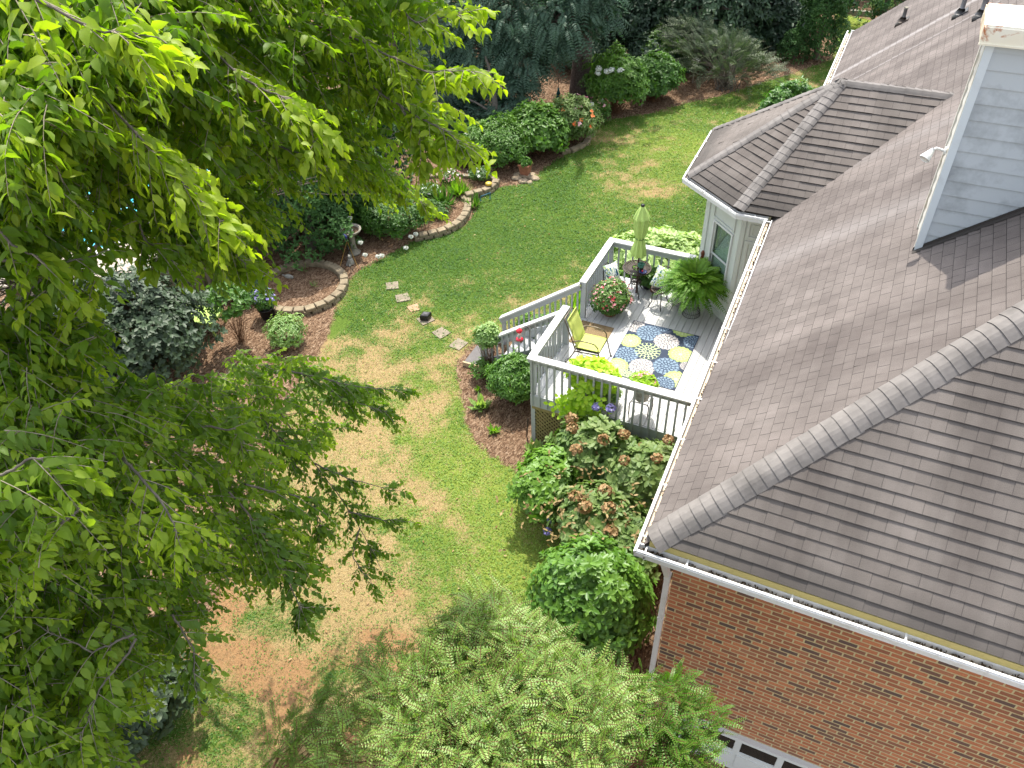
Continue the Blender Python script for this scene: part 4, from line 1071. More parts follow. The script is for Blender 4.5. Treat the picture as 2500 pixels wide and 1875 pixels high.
# geranium on a metal stand
gp = V3(-2.78, 11.22, DZ)
t = thing('pot_stand', 'square brown metal pot stand by the front railing', 'plant stand', gp)
b = MB()
for sx in (-1, 1):
    for sy in (-1, 1):
        q = gp+V3(.19*sx, .15*sy, 0); b2 = MB(); b2.tube([q, q+UPV*.30, q+V3(-.03*sx, -.02*sy, .34)], .011, 6); b2.build('leg', M_IRON, t, True)
b.tube([gp+V3(x_, y_, .34) for x_, y_ in ((-.16, -.13), (.16, -.13), (.16, .13), (-.16, .13), (-.16, -.13))], .010, 6); b.tube([gp+V3(-.16, 0, .335), gp+V3(.16, 0, .335)], .008, 6); b.tube([gp+V3(0, -.13, .335), gp+V3(0, .13, .335)], .008, 6); b.build('ring', M_IRON, t)
flower_bush('geranium', 'pink geranium in a tall speckled stone pot on its stand', 'potted plant', gp+UPV*.35, .27, .24, .16, .42, 420, .065, .7, L_LIMEV, 35, (.16, .30, M_STONEPOT), [(L_PINK, 26, .05, 6, 'blossoms', .2)], k=3, tint=.25)
# small potted coleus under the rail corner
flower_bush('coleus', 'small orange and green potted plant between table and chair legs', 'potted plant', (-3.78, 15.25, DZ), .13, .13, .10, .2, 90, .07, .6, L_BUSH, 36, (.08, .13, M_TERRA), [(L_ORANGE, 30, .05, 3, 'blossoms', 0)], k=3)
flower_bush('broad_leaf_plant', 'dark broad leaved potted plant against the far railing', 'potted plant', (-3.95, 15.32, DZ), .24, .18, .22, .32, 110, .15, .7, L_BUSH, 37, (.11, .18, M_BLACK), [], k=3)
# carved wood plaque on the bay corner
pq = atY(1720, 622, 15.46); b = MB(); b.lathe([(.02, 0), (.05, .06), (.03, .13), (.05, .2), (.02, .27)], (pq[0]-.03, 15.40, pq[2]-.13), 10, sy=.5)
tag(b.build('wall_ornament', simple('carved_wood', (.16, .045, .02), .6, var=.4), None, True), 'dark red carved ornament hanging on the bay corner above the fern', 'ornament')
# hummingbird feeder on a hook
hp_ = atY(1268, 815, 12.35); t = thing('bird_feeder', 'red and clear glass hummingbird feeder beside the stair railing', 'bird feeder', hp_-UPV*.16)
b = MB(); b.lathe([(.01, -.02), (.075, .0), (.085, .02), (.06, .04), (.03, .05)], hp_-UPV*.16, 16); b.build('base', M_RED, t, True)
b = MB(); b.lathe([(.035, .05), (.05, .09), (.045, .17), (.03, .2)], hp_-UPV*.16, 16); b.build('bottle', M_CLEAR, t, True)
b = MB(); b.lathe([(.03, .2), (.065, .22), (.07, .25), (.04, .29), (.005, .31)], hp_-UPV*.16, 16); b.build('lid', M_RED, t, True)
t = thing('feeder_hook', 'thin black hook pole holding the hummingbird feeder', 'hook', (hp_[0]+.25, hp_[1], 0))
b = MB(); q = V3(hp_[0]+.25, hp_[1], 0); zt = hp_[2]+.12; b.tube([q, V3(q[0], q[1], zt)]+[V3(q[0]-.125+.125*math.cos(a), q[1], zt+.14*math.sin(a)) for a in np.linspace(.2, math.pi-.05, 10)], .006, 6); b.build('rod', M_BLACK, t, True)
# ================================================================== GARDEN OBJECTS
# ---- block rings and curved block borders
def blocks_wall(name, lab, path, courses, bw=.27, bd=.20, bh=.10, seed=0, closed=False):
    """path: list of (x,y); every block is a part"""
    rr = random.Random(seed); P = np.array(path, float); c = P.mean(0)
    t = thing(name, lab, 'stone border', (c[0], c[1], 0))
    if closed: P = np.vstack([P, P[:1]])
    seg = np.linalg.norm(np.diff(P, axis=0), axis=1); s = np.r_[0, np.cumsum(seg)]; Ln = s[-1]; n = int(round(Ln/bw)); w = Ln/n
    for k in range(courses):
        for i in range(n):
            a = (i+.5+(.5 if k % 2 else 0))*w
            if a > Ln:
                if not closed: continue
                a -= Ln
            x, y = np.interp(a, s, P[:, 0]), np.interp(a, s, P[:, 1]); a2 = min(Ln, a+.05); a1 = max(0, a-.05)
            d = norm(np.array([np.interp(a2, s, P[:, 0])-np.interp(a1, s, P[:, 0]), np.interp(a2, s, P[:, 1])-np.interp(a1, s, P[:, 1]), 0.]))
            nrm = np.array([-d[1], d[0], 0]); yaw = rr.uniform(-.05, .05); d = norm(d+nrm*yaw); nrm = np.array([-d[1], d[0], 0])
            b = MB(); top = (k+1)*bh-.01; cc = np.array([x, y, top-bh/2+rr.uniform(-.006, .006)])+nrm*rr.uniform(-.012, .012)
            ww = w*.93; hh = bh*.96
            # chamfered block
            V = []
            for z, sh in ((-hh/2, 1.0), (hh*.28, 1.0), (hh/2, .88)):
                for (u, v) in ((-1, -1), (1, -1), (1, 1), (-1, 1)):
                    V.append(cc+d*(u*ww/2*sh*(1 if v*1 > 0 else .97))+nrm*(v*bd/2*sh)+UPV*z+np.array([rr.uniform(-.004, .004) for _ in range(3)]))
            F = [(3, 2, 1, 0), (8, 9, 10, 11)]
            for l in (0, 4):
                for j in range(4): F.append((l+j, l+(j+1) % 4, l+4+(j+1) % 4, l+4+j))
            b.add(V, F); b.build('block', M_BLOCK, t)
    return t
RC = at(738, 690, 0); 
ringp = [at(px, py, .2) for px, py in ((822, 690), (815, 726), (780, 748), (735, 757), (688, 748), (655, 726), (643, 695), (655, 660), (690, 638), (745, 630), (790, 645), (813, 665))]
def smooth_path(P, n=60, closed=False):
    P = np.array([p[:2] for p in P]); m = len(P); out = []
    for i in range(m if closed else m-1):
        p0, p1, p2, p3 = (P[(i-1) % m], P[i], P[(i+1) % m], P[(i+2) % m]) if closed else (P[max(i-1, 0)], P[i], P[i+1], P[min(i+2, m-1)])
        for t in np.linspace(0, 1, 8, endpoint=False):
            out.append(.5*((2*p1)+(-p0+p2)*t+(2*p0-5*p1+4*p2-p3)*t*t+(-p0+3*p1-3*p2+p3)*t**3))
    if not closed: out.append(P[-1])
    return out
RINGC = np.mean(np.array(ringp), 0)[:2]; RINGR = np.mean(np.linalg.norm(np.array(ringp)[:, :2]-RINGC, axis=1))
blocks_wall('block_ring', 'round planter ring of tan wall blocks filled with mulch', [RINGC+RINGR*np.array([math.cos(a), math.sin(a)]) for a in np.linspace(0, 2*math.pi, 40, endpoint=False)], 2, .29, .22, .105, 1, True)
blocks_wall('block_border', 'curved tan block border in front of the lily bed', smooth_path([at(*p, .15) for p in ((1010, 575), (1055, 568), (1095, 555), (1125, 535), (1140, 510), (1143, 490))]), 2, .29, .22, .105, 2)
blocks_wall('block_border', 'curved tan block border around the white flowers beside the blue handle', smooth_path([at(*p, .15) for p in ((1125, 478), (1160, 470), (1195, 458), (1210, 440), (1195, 425))]), 2, .29, .22, .105, 3)
blocks_wall('block_border', 'low far block edging behind the grey lavender clump', smooth_path([at(*p, .05) for p in ((1035, 432), (1070, 428), (1120, 428), (1170, 432), (1195, 436))]), 1, .3, .18, .10, 4)
blocks_wall('block_border', 'low block border under the zinnia bed at the lawn edge', smooth_path([at(*p, .05) for p in ((1370, 372), (1400, 366), (1430, 350), (1440, 325), (1432, 315))]), 1, .34, .2, .14, 5)
# ---- stepping stones
for i, (px, py, lab, mt_) in enumerate(((957, 697, 'square tan stepping stone nearest the bird bath', M_STEPSTONE), (983, 727, 'second square stepping stone from the bird bath', M_STEPSTONE), (1010, 752, 'half buried reddish stepping stone in the lawn', simple('red_paver', (.36, .22, .13), .9)),
        (1040, 780, 'stepping stone under the black speaker rock', M_STEPSTONE), (1077, 812, 'pale stepping stone between black box and stairs', M_STEPSTONE), (1120, 841, 'stepping stone nearest the deck stairs', M_STEPSTONE))):
    p = at(px, py, .02); a = .6+.15*i; ws = .33 if i != 2 else .28
    b = MB(); rr = random.Random(i); pts = []
    for k, (u, v) in enumerate(((-1, -1), (1, -1), (1, 1), (-1, 1))):
        x_, y_ = rot2(u*ws/2*1.05+rr.uniform(-.02, .02), v*ws/2+rr.uniform(-.02, .02), a); pts.append((p[0]+x_, p[1]+y_))
    b.prism(pts, -.02, .028); tag(b.build('stepping_stone', mt_), lab, 'stepping stone', 'stepping stones across the lawn')
# black box speaker
p = at(1040, 778, .03); t = thing('garden_speaker', 'small black rounded box sitting on a stepping stone', 'box', p)
b = MB(); b.lathe([(.13, 0), (.165, .02), (.17, .10), (.155, .15), (.12, .165), (.001, .168)], p, 4, sx=1.0, sy=.8)
a = .95; b.v = [(p[0]+rot2(x-p[0], y-p[1], a)[0], p[1]+rot2(x-p[0], y-p[1], a)[1], z) for x, y, z in b.v]; b.build('body', M_BLACK, t)
b = MB(); b.box(p+V3(0, 0, .172), (.12, .09, .008)); b.build('lid', simple('black_lid', (.05, .05, .055), .35), t)
# bird bath
p = at(866, 618, 0); t = thing('bird_bath', 'weathered concrete bird bath with scalloped bowl', 'bird bath', p)
b = MB(); b.lathe([(.17, 0), (.18, .04), (.13, .07), (.10, .12), (.075, .3), (.08, .55), (.11, .62), (.12, .64)], p, 20, wob=lambda t_, z: 1+.03*math.cos(t_*8)); b.build('pedestal', M_CONC, t, True)
b = MB(); b.lathe([(.10, .62), (.20, .66), (.29, .74), (.31, .78), (.30, .80), (.265, .79), (.22, .74), (.12, .715), (.001, .71)], p, 32, wob=lambda t_, z: 1+.025*math.cos(t_*12)); b.build('bowl', M_CONC, t, True)
b = MB(); b.lathe([(.235, .755), (.001, .756)], p, 24, cap=False); b.build('water', simple('bath_water', (.10, .065, .04), .1, 0, .5, .5), t)
# tripod sprinkler
p = at(842, 655, 0); hd_ = atY(846, 582, p[1]); t = thing('tripod', 'brass legged tripod sprinkler with dark blue head by the bird bath', 'tripod', (p[0], p[1], 0)); H = float(hd_[2]); cx = hd_[0]; cy = p[1]
for k, (px, py) in enumerate(((828, 658), (876, 659), (862, 625))):
    q = at(px, py, 0); b = MB(); tp_ = V3(cx, cy, H-.08); b.tube([q, tp_], .010, 6); b.build('leg', M_BRASS, t, True)
    b = MB(); b.ball(q+UPV*.02, .022, 8); b.build('foot', M_BLACK, t, True)
b = MB(); b.tube([V3(cx, cy, H-.35), V3(cx, cy, H)], .014, 8); b.build('column', M_BLACK, t, True)
b = MB(); hb = V3(cx, cy, H); b.tube([hb, hb+V3(.01, -.03, .05), hb+V3(-.05, .02, .10)], [.022, .03, .02], 8); b.tube([hb+V3(-.09, .02, .10), hb+V3(.05, -.03, .07)], .02, 8); b.build('head', M_BLUEP, t, True)
# seated stone figure
p = at(857, 645, 0); t = thing('garden_statue', 'small grey seated stone figure under the tripod', 'statue', p)
b = MB(); b.lathe([(.085, 0), (.10, .03), (.095, .08), (.07, .16), (.06, .20)], p, 12); b.tube([p+V3(.02, -.06, .12), p+V3(.03, -.11, .03), p+V3(.06, -.13, .01)], [.035, .035, .025], 8); b.tube([p+V3(-.04, -.05, .12), p+V3(-.05, -.10, .03), p+V3(-.06, -.13, .01)], [.035, .035, .025], 8); b.build('body', M_SLATE, t, True)
b = MB(); b.ball(p+V3(0, 0, .25), .055, 10); b.ball(p+V3(.035, 0, .30), .018, 6); b.ball(p+V3(-.035, 0, .30), .018, 6); b.build('head', M_SLATE, t, True)
# frog in the ring
p = at(706, 680, 0.0); t = thing('stone_frog', 'little grey stone animal lying in the mulch of the block ring', 'statue', p)
b = MB(); b.lathe([(.07, 0), (.10, .03), (.09, .09), (.05, .12), (.001, .125)], p, 10, sx=1.5, sy=.8); b.ball(p+V3(.13, -.02, .09), .05, 8); b.build('body', M_SLATE, t, True)
b = MB(); b.tube([p+V3(-.12, 0, .05), p+V3(-.24, .02, .03)], [.04, .03], 6); b.build('tail', M_SLATE, t, True)
# terracotta planter on rocks
p = at(1283, 432, 0)
t = thing('terracotta_planter', 'square terracotta planter with green seedlings on flat rocks', 'planter', p)
b = MB(); 
for z0_, z1_, w0, w1 in ((.12, .42, .25, .34), (.42, .47, .38, .38)):
    V = [(p[0]+u*w/2, p[1]+v*w/2, z) for z, w in ((z0_, w0), (z1_, w1)) for u, v in ((-1, -1), (1, -1), (1, 1), (-1, 1))]; b.add(V, [(3, 2, 1, 0), (4, 5, 6, 7), (0, 1, 5, 4), (1, 2, 6, 5), (2, 3, 7, 6), (3, 0, 4, 7)])
b.build('pot', M_TERRA, t)
lv = Leaves('oval'); r = rngf(4); P, N, _ = lumpy(r, p+UPV*.5, .2, .2, .16, 160, bottom=-.1); rosettes(lv, P, N, 3, .09, .45, .5, r); lv.build('foliage', L_BUSH, t)
def rock(p, s, seed, lab, mat=M_ROCK, flat=.55, name='rock'):
    rr = random.Random(seed); b = MB(); b.lathe([(s*.75, 0), (s, s*flat*.4), (s*.85, s*flat*.85), (s*.4, s*flat), (.001, s*flat*1.02)], p, 9, sx=rr.uniform(.8, 1.3), sy=rr.uniform(.7, 1.1), wob=lambda t_, z: 1+.13*math.sin(t_*2+seed)+.08*math.sin(t_*5+z*20+seed))
    return tag(b.build(name, mat, None, False), lab, 'rock', 'rocks around the terracotta planter')
labs = ['flat rock at the left foot of the terracotta planter', 'pale round rock directly below the planter', 'tan rock right of the terracotta planter', 'small rock behind the terracotta planter', 'low brown rock at the lawn edge by the planter', 'mossy rock left behind the terracotta planter']
for i, (px, py, s) in enumerate(((1262, 437, .15), (1278, 445, .17), (1302, 437, .16), (1300, 428, .13), (1292, 447, .14), (1262, 428, .12))): rock(at(px, py, 0), s, i, labs[i])
# support slab under planter
b = MB(); b.prism([(p[0]+.2*math.cos(a), p[1]+.2*math.sin(a)) for a in np.linspace(0, 6.28, 7)[:-1]], 0, .115); tag(b.build('flat_rock', M_ROCK), 'stone slab the terracotta planter stands on', 'rock')
# yellow ball ornament and blue handled tool
p = at(1193, 452, .21); b = MB(); b.lathe([(.05, 0), (.10, .02), (.11, .07), (.07, .10), (.001, .105)], p, 14); tag(b.build('yellow_bowl', simple('yellow_glaze', (.62, .42, .06), .35), None, True), 'small yellow bowl on the block border by the white flowers', 'bowl')
q0, q1 = at(1173, 480, .18), at(1197, 471, .22)
t = thing('garden_kneeler', 'dark blue handled garden tool leaning on the block border', 'garden tool', (q0+q1)/2*[1, 1, 0])
b = MB(); b.tube([q0*[1, 1, 0]+V3(0, 0, .03), q0, q1, q1*[1, 1, 0]+V3(0, -.05, .03)], .02, 8); b.build('handle', simple('teal_tube', (.02, .10, .14), .4), t, True)
# birdhouses
def birdhouse(px, py, Y, lab, cw, cr, s=1.0):
    p = atY(px, py, Y); t = thing('birdhouse', lab, 'birdhouse', (p[0], p[1], 0), 0, 'birdhouses on posts among the shrubs')
    b = MB(); b.tube([V3(p[0], p[1], 0), V3(p[0], p[1], p[2]-.17*s)], .022, 8); b.build('post', M_TWIG, t, True)
    w = .10*s; z0 = p[2]-.18*s; z1 = p[2]+.06*s; zr = p[2]+.17*s; x, y = p[0], p[1]
    b = MB(); b.add([(x-w, y-w, z0), (x+w, y-w, z0), (x+w, y+w, z0), (x-w, y+w, z0), (x-w, y-w, z1), (x+w, y-w, z1), (x+w, y+w, z1), (x-w, y+w, z1), (x, y-w, zr-.01), (x, y+w, zr-.01)],
        [(3, 2, 1, 0), (0, 1, 5, 8, 4), (2, 3, 7, 9, 6), (1, 2, 6, 5), (3, 0, 4, 7)]); b.build('box', cw, t)
    b = MB(); 
    for sg in (-1, 1): b.add([(x, y-w*1.35, zr), (x+sg*w*1.5, y-w*1.35, z1-.03), (x+sg*w*1.5, y+w*1.35, z1-.03), (x, y+w*1.35, zr), (x, y-w*1.35, zr+.02), (x+sg*w*1.5, y-w*1.35, z1-.01), (x+sg*w*1.5, y+w*1.35, z1-.01), (x, y+w*1.35, zr+.02)], [(0, 1, 2, 3), (4, 5, 6, 7), (0, 1, 5, 4), (1, 2, 6, 5), (2, 3, 7, 6)])
    b.build('roof', cr, t)
    b = MB(); b.tube([V3(x, y-w-.002, p[2]-.02), V3(x, y-w-.006, p[2]-.02)], .026*s, 10); b.tube([V3(x, y-w-.002, p[2]-.10*s), V3(x, y-w-.05, p[2]-.10*s)], .006, 6); b.build('entrance', M_BLACK, t)
MW = simple('white_birdhouse', (.66, .64, .60), .6)
birdhouse(1570, 215, 28.6, 'white birdhouse with dark red roof in front of the white flowering shrub', MW, simple('maroon_roof', (.12, .03, .05), .6), 1.35)
birdhouse(1143, 338, 22.9, 'pale blue birdhouse behind the drooping cherry leaves', simple('pale_blue_paint', (.36, .46, .50), .6), MW, 1.5)
birdhouse(1014, 343, 23.5, 'grey birdhouse in the shade left of the pale blue one', simple('grey_paint', (.18, .18, .20), .6), simple('dark_grey_paint', (.08, .08, .09), .6), 1.3)
birdhouse(1697, 152, 31.5, 'small pale birdhouse on a pole inside the loose grey shrub', MW, MW, 1.0)
# teal bottle feeder
p = at(1363, 246, 0); t = thing('bottle_feeder', 'slim teal bottle feeder standing in the pine mulch', 'bird feeder', p)
b = MB(); b.lathe([(.07, 0), (.09, .1), (.08, .3), (.04, .4), (.03, .5)], p, 14); b.build('bottle', simple('teal_glass', (.01, .10, .11), .2), t, True)
b = MB(); b.tube([p+UPV*.5, p+UPV*.9], .012, 6); b.build('rod', M_IRON, t, True)
# black pot with purple flowers
p = at(655, 775, 0); flower_bush('purple_flower_pot', 'black nursery pot of purple flowers beside the block ring', 'potted plant', p, .32, .32, .30, .58, 420, .08, .4, L_BUSH, 41, (.2, .34, M_BLACK), [(L_PURP, 60, .05, 5, 'blossoms', .1)], k=3)
t = thing('garden_marker', 'white ended wooden stake standing by the black pot', 'stake', at(672, 765, 0)); q = at(672, 765, 0)
b = MB(); b.bar(q, q+V3(-.02, 0, .5), .05, .015); b.bar(q+V3(.08, 0, 0), q+V3(.06, 0, .48), .04, .015); b.build('stake', simple('pale_wood', (.42, .36, .27), .8), t)
b = MB(); b.ball(q+V3(.0, -.01, .53), .045, 8); b.build('finial', M_WHITE, t, True)
# lime lounge chair and wire rack near the fence
q = at(492, 768, .42); t = thing('lounge_chair', 'lime green plastic lounge seat by the board fence', 'lounge chair', (q[0], q[1], 0))
M_LP = simple('lime_plastic', (.34, .48, .11), .5); ang = .25
def lounge_part(nm, x0, x1, y0, y1, z0, z1, zz=0):
    b = MB(); b.bx(x0, x1, y0, y1, z0, z1); b.v = [(q[0]+rot2(x, y, ang)[0], q[1]+rot2(x, y, ang)[1], z+zz*x) for x, y, z in b.v]; return b.build(nm, M_LP, t)
lounge_part('frame', -1.0, .45, -.34, -.24, .36, .43); lounge_part('frame', -1.0, .45, .24, .34, .36, .43); lounge_part('crossbar', .36, .45, -.24, .24, .36, .43); lounge_part('crossbar', -.1, -.02, -.24, .24, .36, .43)
lounge_part('sling', -1.0, .36, -.24, .24, .385, .40)
for x, y in ((-.9, -.3), (-.9, .3), (.4, -.3), (.4, .3)): lounge_part('leg', x-.03, x+.03, y-.03, y+.03, 0, .36)
q = at(455, 735, 0); t = thing('wire_rack', 'tangled black wire garden rack leaning on the fence', 'wire rack', q); b = MB(); rr = random.Random(2)
for i in range(9):
    a0 = rr.uniform(-.6, .4); b.tube([q+V3(.2+.35*math.cos(a)*rr.uniform(.9, 1.1), a0+.45*math.sin(a), .35+.3*math.sin(a+i)) for a in np.linspace(0, 5.5, 10)], .009, 5)
b.build('wires', M_BLACK, t)
# black hose at the lattice corner
b = MB(); c0 = at(1304, 1045, .9); b.tube([V3(-5.02, 10.78, .75), V3(-5.04, 10.75, .25), V3(-4.98, 10.7, .03), V3(-4.8, 10.62, .02), V3(-4.5, 10.6, .02), V3(-4.2, 10.5, .02)], .012, 8); tag(b.build('garden_hose', M_BLACK, None, True), 'black hose running down the lattice corner into the mulch', 'hose')
# ---- board fences
def board_fence(p, q, h, lab, pitch=.15, cap_=False, step=None):
    p = np.array(p, float); q = np.array(q, float); L = np.linalg.norm(q-p); d = (q-p)/L; n = np.array([-d[1], d[0]]); c = (p+q)/2; rr = random.Random(int(L*10))
    t = thing('board_fence', lab, 'fence', (c[0], c[1], 0)); b = MB(); s = 0
    while s < L-.1:
        hh = h+rr.uniform(-.015, .015); x0, x1 = s+.004, s+pitch-.006
        P = []
        for oo in (-.008, .008):
            for ss, z in ((x0, 0.02), (x1, 0.02), (x1, hh-.04), (x1-.035, hh), (x0+.035, hh), (x0, hh-.04)): P.append((p[0]+d[0]*ss+n[0]*(oo+rr.uniform(-.002, .002)), p[1]+d[1]*ss+n[1]*oo, z))
        b.add(P, [(0, 1, 2, 3, 4, 5), (11, 10, 9, 8, 7, 6)]+[(i, (i+1) % 6, 6+(i+1) % 6, 6+i) for i in range(6)]); s += pitch
    b.build('boards', M_FENCE, t)
    for z in (.35, h-.35):
        b = MB(); b.bar((p[0]-n[0]*.03, p[1]-n[1]*.03, z), (q[0]-n[0]*.03, q[1]-n[1]*.03, z), .04, .09); b.build('rail', M_FENCE, t)
    s = 0
    while s < L:
        b = MB(); x, y = p+d*s-n*.08; b.bx(x-.05, x+.05, y-.05, y+.05, 0, h+.03); b.build('post', M_FENCE, t); s += 2.44
    return t
board_fence((-15.35, 3.0), (-15.1, 12.4), 1.75, 'weathered board fence between the lime lounge chair and the pool yard')
board_fence((-15.1, 12.4), (-14.95, 21.0), 1.75, 'weathered board fence behind the evergreen shrubs and bird bath')
board_fence((-14.95, 21.0), (-17.5, 30.0), 1.7, 'old board fence glimpsed behind the dark bluish tree')
board_fence((-26, 45.8), (8, 43.6), 1.9, 'dark far board fence at the back of the yard')
# pale timber lying by the far fence
b = MB(); q = at(2085, 30, .1); b.box(q, (1.6, .2, .2)); tag(b.build('timber_log', M_CONC), 'grey timber log lying by the far fence', 'log')
# ================================================================== SHRUBS AND FLOWERS
def in_poly(px, py, poly):
    c = np.zeros(len(px), bool); n = len(poly)
    for i in range(n):
        x0, y0 = poly[i]; x1, y1 = poly[(i+1) % n]
        m = ((y0 > py) != (y1 > py)) & (px < (x1-x0)*(py-y0)/(y1-y0+1e-12)+x0); c ^= m
    return c
def shrub(px, py, rx, rz, n, L, W, mat, seed, label, name='shrub', ry=None, k=4, zc=None, fl=(), lump=.40, tint=.42, bottom=-.55, xy=None, z0=0., cat='shrub', stems=M_STEMB, nl=18, group=None, tm='oval'):
    b = np.array([xy[0], xy[1], z0]) if xy else at(px, py, z0)
    return flower_bush(name, label, cat, b, rx, ry or rx, rz, zc if zc is not None else rz*.85, n, L, W, mat, seed, None, fl, k, lump, tm, bottom, stems, group, tint, nl)
def heads(name, lab_parent, pts, s, mat, seed):
    """round flower heads, each a part of its shrub"""
    r = rngf(seed)
    for i, p in enumerate(pts):
        lf = Leaves('oval'); P, N, _ = lumpy(r, np.array(p), s, s, s*.8, 34, 5, .1, -.6, (1.0,)); rosettes(lf, P, N, 3, s*.55, .9, .5, r, jt=.4); lf.build(name, mat, lab_parent)
# by the deck stairs
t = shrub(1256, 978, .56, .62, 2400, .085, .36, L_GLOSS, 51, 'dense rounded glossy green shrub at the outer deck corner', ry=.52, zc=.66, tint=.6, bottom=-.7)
t = shrub(1195, 905, .34, .32, 420, .085, .45, L_VARIEG, 52, 'slim leggy shrub with pale variegated top beside the stair railing', ry=.3, zc=1.05, tint=.45, bottom=-.6)
shrub(1180, 920, .30, .20, 150, .08, .45, L_BUSH, 152, 'low green sucker growth at the foot of the leggy variegated shrub', zc=.25, tint=.6)
def hosta(px, py, s, n, mat, seed, label, name='hosta', cat='plant', h=.30, W=.34, xy=None, z=0, group=None):
    p = np.array([xy[0], xy[1], z]) if xy else at(px, py, z); r = rngf(seed); t = thing(name, label, cat, p, 0, group)
    lv = Leaves('acum'); a = r.uniform(0, 2*math.pi, n); el = r.uniform(.15, 1.25, n); L = s*r.uniform(.6, 1.05, n)
    D = np.stack([np.cos(a)*np.cos(el), np.sin(a)*np.cos(el), np.sin(el)], 1)
    P = p+D*[1, 1, .3]*(s*.10); P[:, 2] = p[2]+.02+r.uniform(0, .6, n)*h*s*np.sin(el); lv.add(P, D, np.cross(D, np.stack([-np.sin(a), np.cos(a), 0*a], 1))*-1, L, L*W, .45+.25*np.sin(el)+r.uniform(-.2, .2, n)); lv.build('leaves', mat, t); return t
hosta(1175, 995, .34, 46, L_VARIEG, 53, 'yellow edged hosta clump in the mulch left of the rounded shrub')
hosta(1205, 1055, .20, 24, L_FERN, 54, 'tiny light green seedling clump in the bare mulch')
hosta(1310, 1110, .36, 40, L_VARIEG, 55, 'striped hosta spilling out left of the hydrangea bed')
hosta(1167, 955, .14, 18, L_FERN, 56, 'little round seedling between stair shrub and hosta')
# lush plants on the lawn side of the deck
shrub(1300, 790, .70, .36, 900, .11, .42, L_BUSH, 57, 'green leafy planting along the far side of the stairs', xy=(-6.1, 14.2), ry=.32, zc=.35, tint=.7)
shrub(1380, 740, .45, .42, 600, .10, .45, L_BUSH, 58, 'green and pink flowered bush between stairs and deck side', xy=(-5.45, 14.15), ry=.30, zc=.55, tint=.65, fl=[(L_PINK, 22, .05, 4, 'blossoms', 0)])
hosta(0, 0, .62, 60, L_FERN, 59, 'broad lime green hosta poking out behind the left deck rail', xy=(-5.45, 15.0), z=.35)
hosta(0, 0, .60, 55, L_FERN, 60, 'second broad hosta behind the deck rail, nearer the lawn corner', xy=(-5.35, 16.0), z=.1)
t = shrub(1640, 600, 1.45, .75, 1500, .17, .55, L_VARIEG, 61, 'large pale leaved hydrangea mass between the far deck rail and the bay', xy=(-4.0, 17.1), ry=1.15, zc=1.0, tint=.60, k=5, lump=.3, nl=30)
shrub(0, 0, .95, .62, 700, .15, .55, L_BUSH, 62, 'green hydrangea seen through the far deck balusters', xy=(-4.2, 15.95), ry=.35, zc=.8, tint=.75)
shrub(0, 0, .5, .4, 300, .13, .5, L_BUSH, 63, 'dark leafy shrub in the shade under the bay gutter', xy=(-3.0, 18.7), ry=.5, zc=.9, tint=.5)
# big hydrangea bed in front of the deck
def hyd(x, y, rx, ry, rz, n, seed, lab, mat=L_HYDR, tint=.5, z0=-.05, L=.14, up=.22):
    t = shrub(0, 0, rx, rz, n, L, .58, mat, seed, lab, name='hydrangea', xy=(x, y), ry=ry, zc=rz*1.0+up, tint=tint, k=5, lump=.42, nl=22, z0=z0, cat='hydrangea', bottom=-.4)
    return t
h1 = hyd(-3.15, 10.15, 1.05, .62, .80, 1150, 71, 'hydrangea with brown edged leaves directly under the front deck rail')
heads('flower_head', h1, [atY(1396, 1022, 10.25)], .11, L_BROWNF, 1); heads('flower_head', h1, [atY(1457, 993, 10.6), atY(1491, 996, 10.6)], .085, L_PURP, 2)
heads('flower_head', h1, [(-3.7, 9.9, 1.80), (-3.05, 9.8, 1.84), (-2.75, 10.05, 1.86), (-3.5, 9.6, 1.6)], .10, L_BROWNF, 3)
h2 = hyd(-2.15, 9.85, .85, .72, .88, 900, 72, 'hydrangea between the lattice and the house gutter', tint=.55)
heads('flower_head', h2, [(-2.0, 9.6, 2.0), (-2.55, 9.5, 1.8), (-1.95, 10.1, 2.0)], .09, L_BROWNF, 4)
h3 = hyd(-3.95, 9.30, .60, .78, .64, 800, 73, 'bright green hydrangea at the lawn edge of the front bed', L_BUSH, .85, L=.12)
h4 = hyd(-2.75, 8.75, .85, .75, .66, 900, 74, 'hydrangea with dried brown blooms in the middle of the front bed', L_HYDR, .5)
heads('flower_head', h4, [(-2.9, 8.5, 1.45), (-2.5, 8.6, 1.5), (-2.35, 8.3, 1.3), (-3.15, 8.7, 1.4), (-2.7, 8.95, 1.5)], .11, L_BROWNF, 5)
heads('flower_head', h4, [(-3.55, 8.55, .72), (-3.57, 8.4, .55)], .07, L_PURP, 6)
h5 = hyd(-2.05, 8.45, .60, .70, .60, 620, 75, 'low hydrangea beside the house wall above the camellia', L_HYDR, .42)
r = rngf(76); lw = Leaves('oval'); P = V3(-2.7, 8.7, 1.2)+r.normal(size=(300, 3))*[.75, .6, .28]; rosettes(lw, P, norm(UPV+r.normal(size=P.shape)*.5), 2, .09, .5, .5, r, jt=.4); lw.build('wilted_leaves', L_HYDW, h4)
tw = Twigs(); m = 70; s0 = V3(-2.7, 8.7, 0)+r.normal(size=(m, 3))*[.35, .3, 0]; e0 = s0+r.normal(size=(m, 3))*[.35, .3, .15]+UPV*.85; tw.add(np.stack([s0, s0*.5+e0*.5+r.normal(size=(m, 3))*.04, e0], 1), np.array([.009, .008, .005])[None]); tw.build('bare_stems', M_STEMB, h4)
